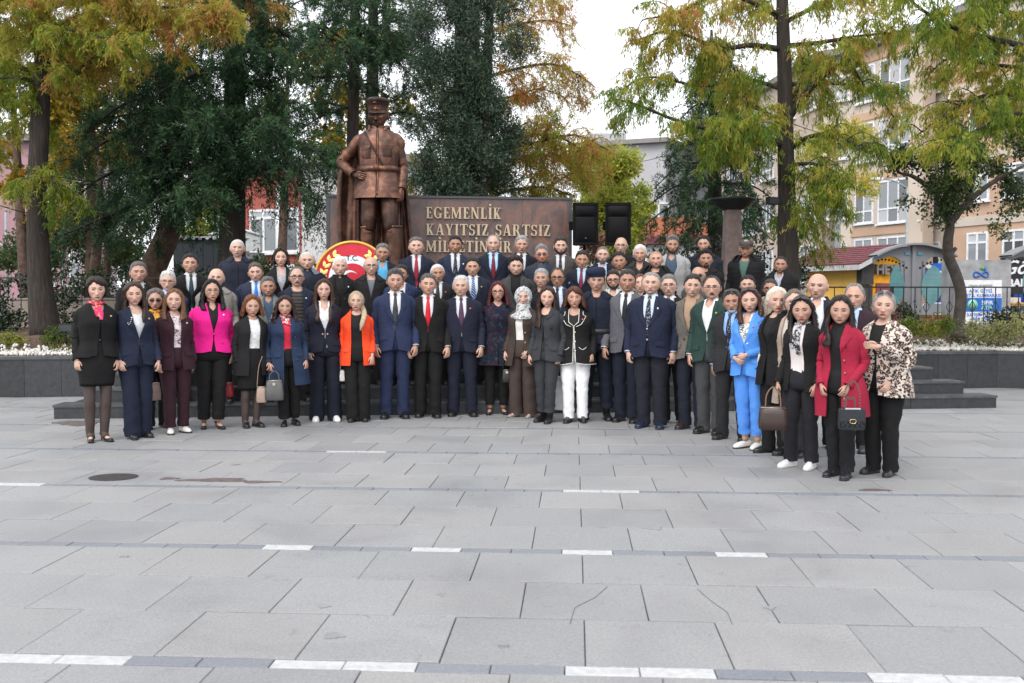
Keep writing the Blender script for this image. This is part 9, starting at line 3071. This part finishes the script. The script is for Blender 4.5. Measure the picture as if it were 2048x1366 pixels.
railing("iron_railing", "black iron railing with diamonds and scrolls along the right planting bed", 1600, 2110, 20.0, 574.5, 660, 0.231, True)
railing("iron_railing", "plain dark iron railing along the left planting bed", -40, 330, 20.6, 556, 612, 0.42, False)
m_stw = plain("pale_stone_kerb", (0.30, 0.25, 0.22), 0.8)
A, B = at(-40, 600, 21.0), at(330, 600, 21.0)
MB().box(((A[0] + B[0]) / 2, 21.0, (at(0, 597, 21)[2] + 0.5) / 2), (B[0] - A[0], 0.25, at(0, 597, 21)[2] - 0.5 + 0.02)).build("stone_kerb_wall", m_stw, smooth=False)
tag(bpy.data.objects["stone_kerb_wall"], "low pale stone wall under the left railing", "wall")
# ================================================================== LEFT BACKGROUND
m_redw = plaster("brick_red_plaster", (0.36, 0.095, 0.075))
m_whw = plaster("white_plaster", (0.62, 0.62, 0.63))
hs1, F = block("row_house", "red and white building with curtained windows between cedar and statue", [(plan(420, 40), plan(605, 38), m_redw), (plan(605, 38), plan(660, 37.5), m_whw), (plan(660, 37.5), plan(860, 37), m_whw)], 6.6, [(-4, 50), (-12, 50)])
for z0, z1 in ((1.9, 2.9), (3.35, 5.05)):
 window(hs1, F[0], F[0].L * 0.46, F[0].L * 0.76, z0, z1, 2, 0.8, bar=0.1)
 window(hs1, F[0], F[0].L * 0.82, F[0].L * 0.98, z0, z1, 1, 0.8, bar=0.1)
 window(hs1, F[0], F[0].L * 0.05, F[0].L * 0.35, z0, z1, 3, 0.8, bar=0.1)
 for k in (0.3, 0.6, 0.85):
  window(hs1, F[2], F[2].L * k, F[2].L * k + 1.0, z0, z1, 2, 0.8)
MB().tube([F[0].p(F[0].L * 0.80, 0, 0.2), F[0].p(F[0].L * 0.80, 6, 0.2)], 0.09, 8).build("drain_pipe", m_upvc, hs1)
hs2, F = block("pink_building", "faded pink building behind the left bald cypress", [(plan(-120, 46), plan(190, 44), plaster("pink_plaster", (0.36, 0.21, 0.24))), (plan(190, 44), plan(235, 50), plaster("lilac_plaster", (0.46, 0.36, 0.40)))], 8.6, [(-16, 56), (-30, 56)])
for z0 in (2.2, 5.2):
 for k in (0.2, 0.6, 0.85):
  window(hs2, F[0], F[0].L * k, F[0].L * k + 1.3, z0, z0 + 1.5, 2, 0.7)
hs3, F = block("grey_building", "grey concrete building behind the lime tree", [(plan(1170, 66), plan(1330, 64), plaster("grey_plaster", (0.40, 0.40, 0.42))), (plan(1330, 64), plan(1420, 72), plaster("grey_plaster", (0.40, 0.40, 0.42)))], 11.6, [(16, 84), (5, 84)])
MB().box((6.2, 67, 12.1), (2.6, 2, 0.9)).build("roof_box", plaster("grey_plaster", (0.40, 0.40, 0.42)), hs3, smooth=False)
for k in (0.15, 0.5, 0.8):
 for z0 in (3.2, 6.3):
  window(hs3, F[0], F[0].L * k, F[0].L * k + 1.3, z0, z0 + 1.5, 2)
lowh, F = block("low_house", "low white house with red tiled roof under the spruce", [(plan(1255, 40), plan(1420, 39.5), m_whw)], 3.75, [(8, 46), (4.6, 46)], m_tile, 0.4)
for k in range(9):
 MB().box(((plan(1255, 40)[0] + plan(1420, 39.5)[0]) / 2, 40.2 + k * 0.5, 4.1 + k * 0.13), (3.9, 0.55, 0.1)).build("tile_course", plain("clay_tile", (0.36, 0.13, 0.075), 0.8, nscale=8, var=0.3), lowh, smooth=False)
window(lowh, F[0], F[0].L * 0.18, F[0].L * 0.62, 1.5, 3.1, 4, 0.3)
# grey shed with corrugated edge, and the balcony roof beside it
shy = 25.0
s0, s1 = at(346, 480, shy), at(466, 480, shy)
shed = empty("grey_shed", ((s0[0] + s1[0]) / 2, shy, 0.0))
tag(shed, "dark grey metal shed with pale corrugated roof edge behind the black overcoat", "shed")
wS, zS = s1[0] - s0[0], s0[2]
for j in range(6):
 MB().box((-wS / 2 + (j + 0.5) * wS / 6, 0.6, zS / 2), (wS / 6 - 0.008, 1.2, zS)).build("wall_sheet", plain("slate_sheet", (0.030, 0.040, 0.050), 0.5), shed, smooth=False)
xs = np.linspace(-wS / 2 - 0.05, wS / 2 + 0.05, 90)
zz = zS + 0.03 + 0.022 * np.sign(np.sin(xs * 34))
P = np.stack([xs, np.full(90, -0.1), zz], 1)
MB().grid(np.array([P, P + [0, 1.5, 0.05], P + [0, 1.5, 0.07], P + [0, 0, 0.035], P])).build("corrugated_roof", plain("pale_sheet", (0.5, 0.52, 0.53), 0.5), shed, smooth=False)
b0, b1 = at(418, 500, 30.0), at(520, 500, 30.0)
can = empty("glazed_porch", ((b0[0] + b1[0]) / 2, 30.0, 0.0))
tag(can, "small porch with sloping translucent white side beside the red house", "porch")
wB = (b1[0] - b0[0]) / 2
zl1, zl0, zl2 = at(470, 502, 30)[2], at(470, 470, 30)[2], at(470, 456, 30)[2]
MB().add([[-wB, 0, zl1], [wB, 0, zl1], [wB, 0, zl0], [0.1, 0, zl2], [-wB, 0, zl0], [-wB, 0.1, zl1], [wB, 0.1, zl1], [wB, 0.1, zl0], [0.1, 0.1, zl2], [-wB, 0.1, zl0]], [(0, 1, 2, 3, 4), (9, 8, 7, 6, 5), (1, 6, 7, 2), (2, 7, 8, 3), (3, 8, 9, 4), (4, 9, 5, 0)]).build("translucent_panel", plain("milky_sheet", (0.50, 0.52, 0.52), 0.4), can, smooth=False)
MB().tube([[-wB, -0.03, zl0], [0.1, -0.03, zl2], [wB, -0.03, zl0]], 0.04, 6).build("white_edge", m_upvc, can)
MB().box((0, 0.3, zl1 / 2 - 0.02), (wB * 2, 0.5, zl1 - 0.04)).build("porch_wall", plain("grey_porch_wall", (0.16, 0.17, 0.18), 0.7), can, smooth=False)
# lamp posts, street lights, wires, floodlights
m_pole = plain("galvanised_pole", (0.30, 0.32, 0.34), 0.5)
def pole(px, y0, Y, r, ztop_px, label, name="lamp_post", arm=None):
 c = at(px, y0, Y)
 zt = at(px, ztop_px, Y)[2]
 root = empty(name, (c[0], Y, -0.05))
 tag(root, label, "lamp post")
 MB().tube([[0, 0, 0], [0, 0, zt]], [r, r * 0.75], 10).build("pole", m_pole, root)
 if arm:
  MB().tube(smoothpath([[0, 0, zt - 0.02], [arm * 0.5, 0, zt + 0.22], [arm, 0, zt + 0.30]], 4), r * 0.5, 8).build("arm", m_pole, root)
  MB().box((arm * 1.2, 0, zt + 0.30), (abs(arm) * 0.5, 0.16, 0.08)).build("lamp_head", m_upvc, root, smooth=False)
 else:
  MB().tube([[0, 0, zt], [0, 0, zt + 0.1]], [r * 0.9, 0.01], 10).build("pole_cap", m_pole, root)
pole(1674, 520, 36.0, 0.14, 395, "thick grey pole in front of the apartment block")
pole(1813, 500, 34.0, 0.05, 372, "thin street lamp with pale head in front of the bay windows", arm=-0.9)
pole(127, 540, 24.0, 0.045, 520, "short grey post behind the left railing")
pole(14, 540, 34.0, 0.06, 420, "thin grey pole in front of the pink building")
m_fl = plain("floodlight_black", (0.016, 0.017, 0.02), 0.4)
for px, py, Y, lb in ((131, 656, 16.9, "black floodlight on a stake beside the woman in the black peplum jacket"), (1545, 402, 17.3, "black floodlight clamped to the tall trunk")):
 c = at(px, py, Y)
 root = empty("floodlight", (c[0], Y, c[2]), R(20))
 tag(root, lb, "floodlight", "garden floodlights")
 MB().box((0, 0, 0), (0.22, 0.10, 0.13)).build("housing", m_fl, root, smooth=False)
 MB().box((0, -0.054, 0), (0.19, 0.008, 0.10)).build("lens", plain("flood_lens", (0.05, 0.055, 0.06), 0.1), root, smooth=False)
 if px < 1000:
  MB().tube([[0, 0.02, -0.06], [0, 0.02, -0.34]], 0.022, 6).build("stake", m_fl, root)
  MB().box((-0.02, 0.0, -0.10), (0.38, 0.05, 0.03)).build("bracket", m_fl, root, smooth=False)
 else:
  MB().box((0.13, 0.02, 0.0), (0.16, 0.04, 0.04)).build("bracket", m_fl, root, smooth=False)
for (x0, y0, Y0, x1, y1, Y1, sag, lb) in ((-20, 405, 19.5, 340, 430, 21.0, 0.25, "black cable strung past the left trunk"), (1010, 352, 26.0, 1330, 312, 40.0, 0.15, "thin black wire above the loudspeakers"), (1560, 238, 22.0, 1900, 300, 36.0, 0.3, "thin black wire crossing the right trees")):
 p0, p1 = at(x0, y0, Y0), at(x1, y1, Y1)
 t = np.linspace(0, 1, 16)[:, None]
 P = p0 + (p1 - p0) * t - np.array([0, 0, 1]) * (4 * sag * t * (1 - t))
 tag(MB().tube(P, 0.012, 4).build("overhead_wire", m_fl), lb, "wire")
# playground colours far left
pg = empty("playground_frame", tuple(plan(20, 38)) + (0.0,))
tag(pg, "pale playground frame with yellow and pink parts at the far left", "playground")
zz = at(20, 520, 38)[2]
MB().tube(smoothpath([[-0.6, 0, 0], [-0.5, 0, zz + 0.3], [-0.2, 0, zz + 0.55], [0.6, 0, zz + 0.5], [0.9, 0, zz + 0.1]], 5), 0.06, 8).build("curved_pipe", m_pole, pg)
MB().tube([[-0.12, -0.1, zz - 0.1], [-0.12, -0.1, zz + 0.05], [-0.12, -0.1, zz + 0.2]], [0.10, 0.12, 0.03], 10).build("yellow_bell", plain("yellow_plastic", (0.65, 0.42, 0.02), 0.4), pg)
a = np.linspace(0, PI / 2, 8)
MB().grid(np.array([np.stack([0.25 * np.cos(b_2) * np.cos(np.linspace(0, 2 * PI, 16)) + 0.35, 0.25 * np.cos(b_2) * np.sin(np.linspace(0, 2 * PI, 16)), np.full(16, zz - 0.25 + 0.25 * np.sin(b_2))], 1) for b_2 in a])).build("pink_dome", plain("pink_plastic", (0.60, 0.10, 0.28), 0.4), pg)
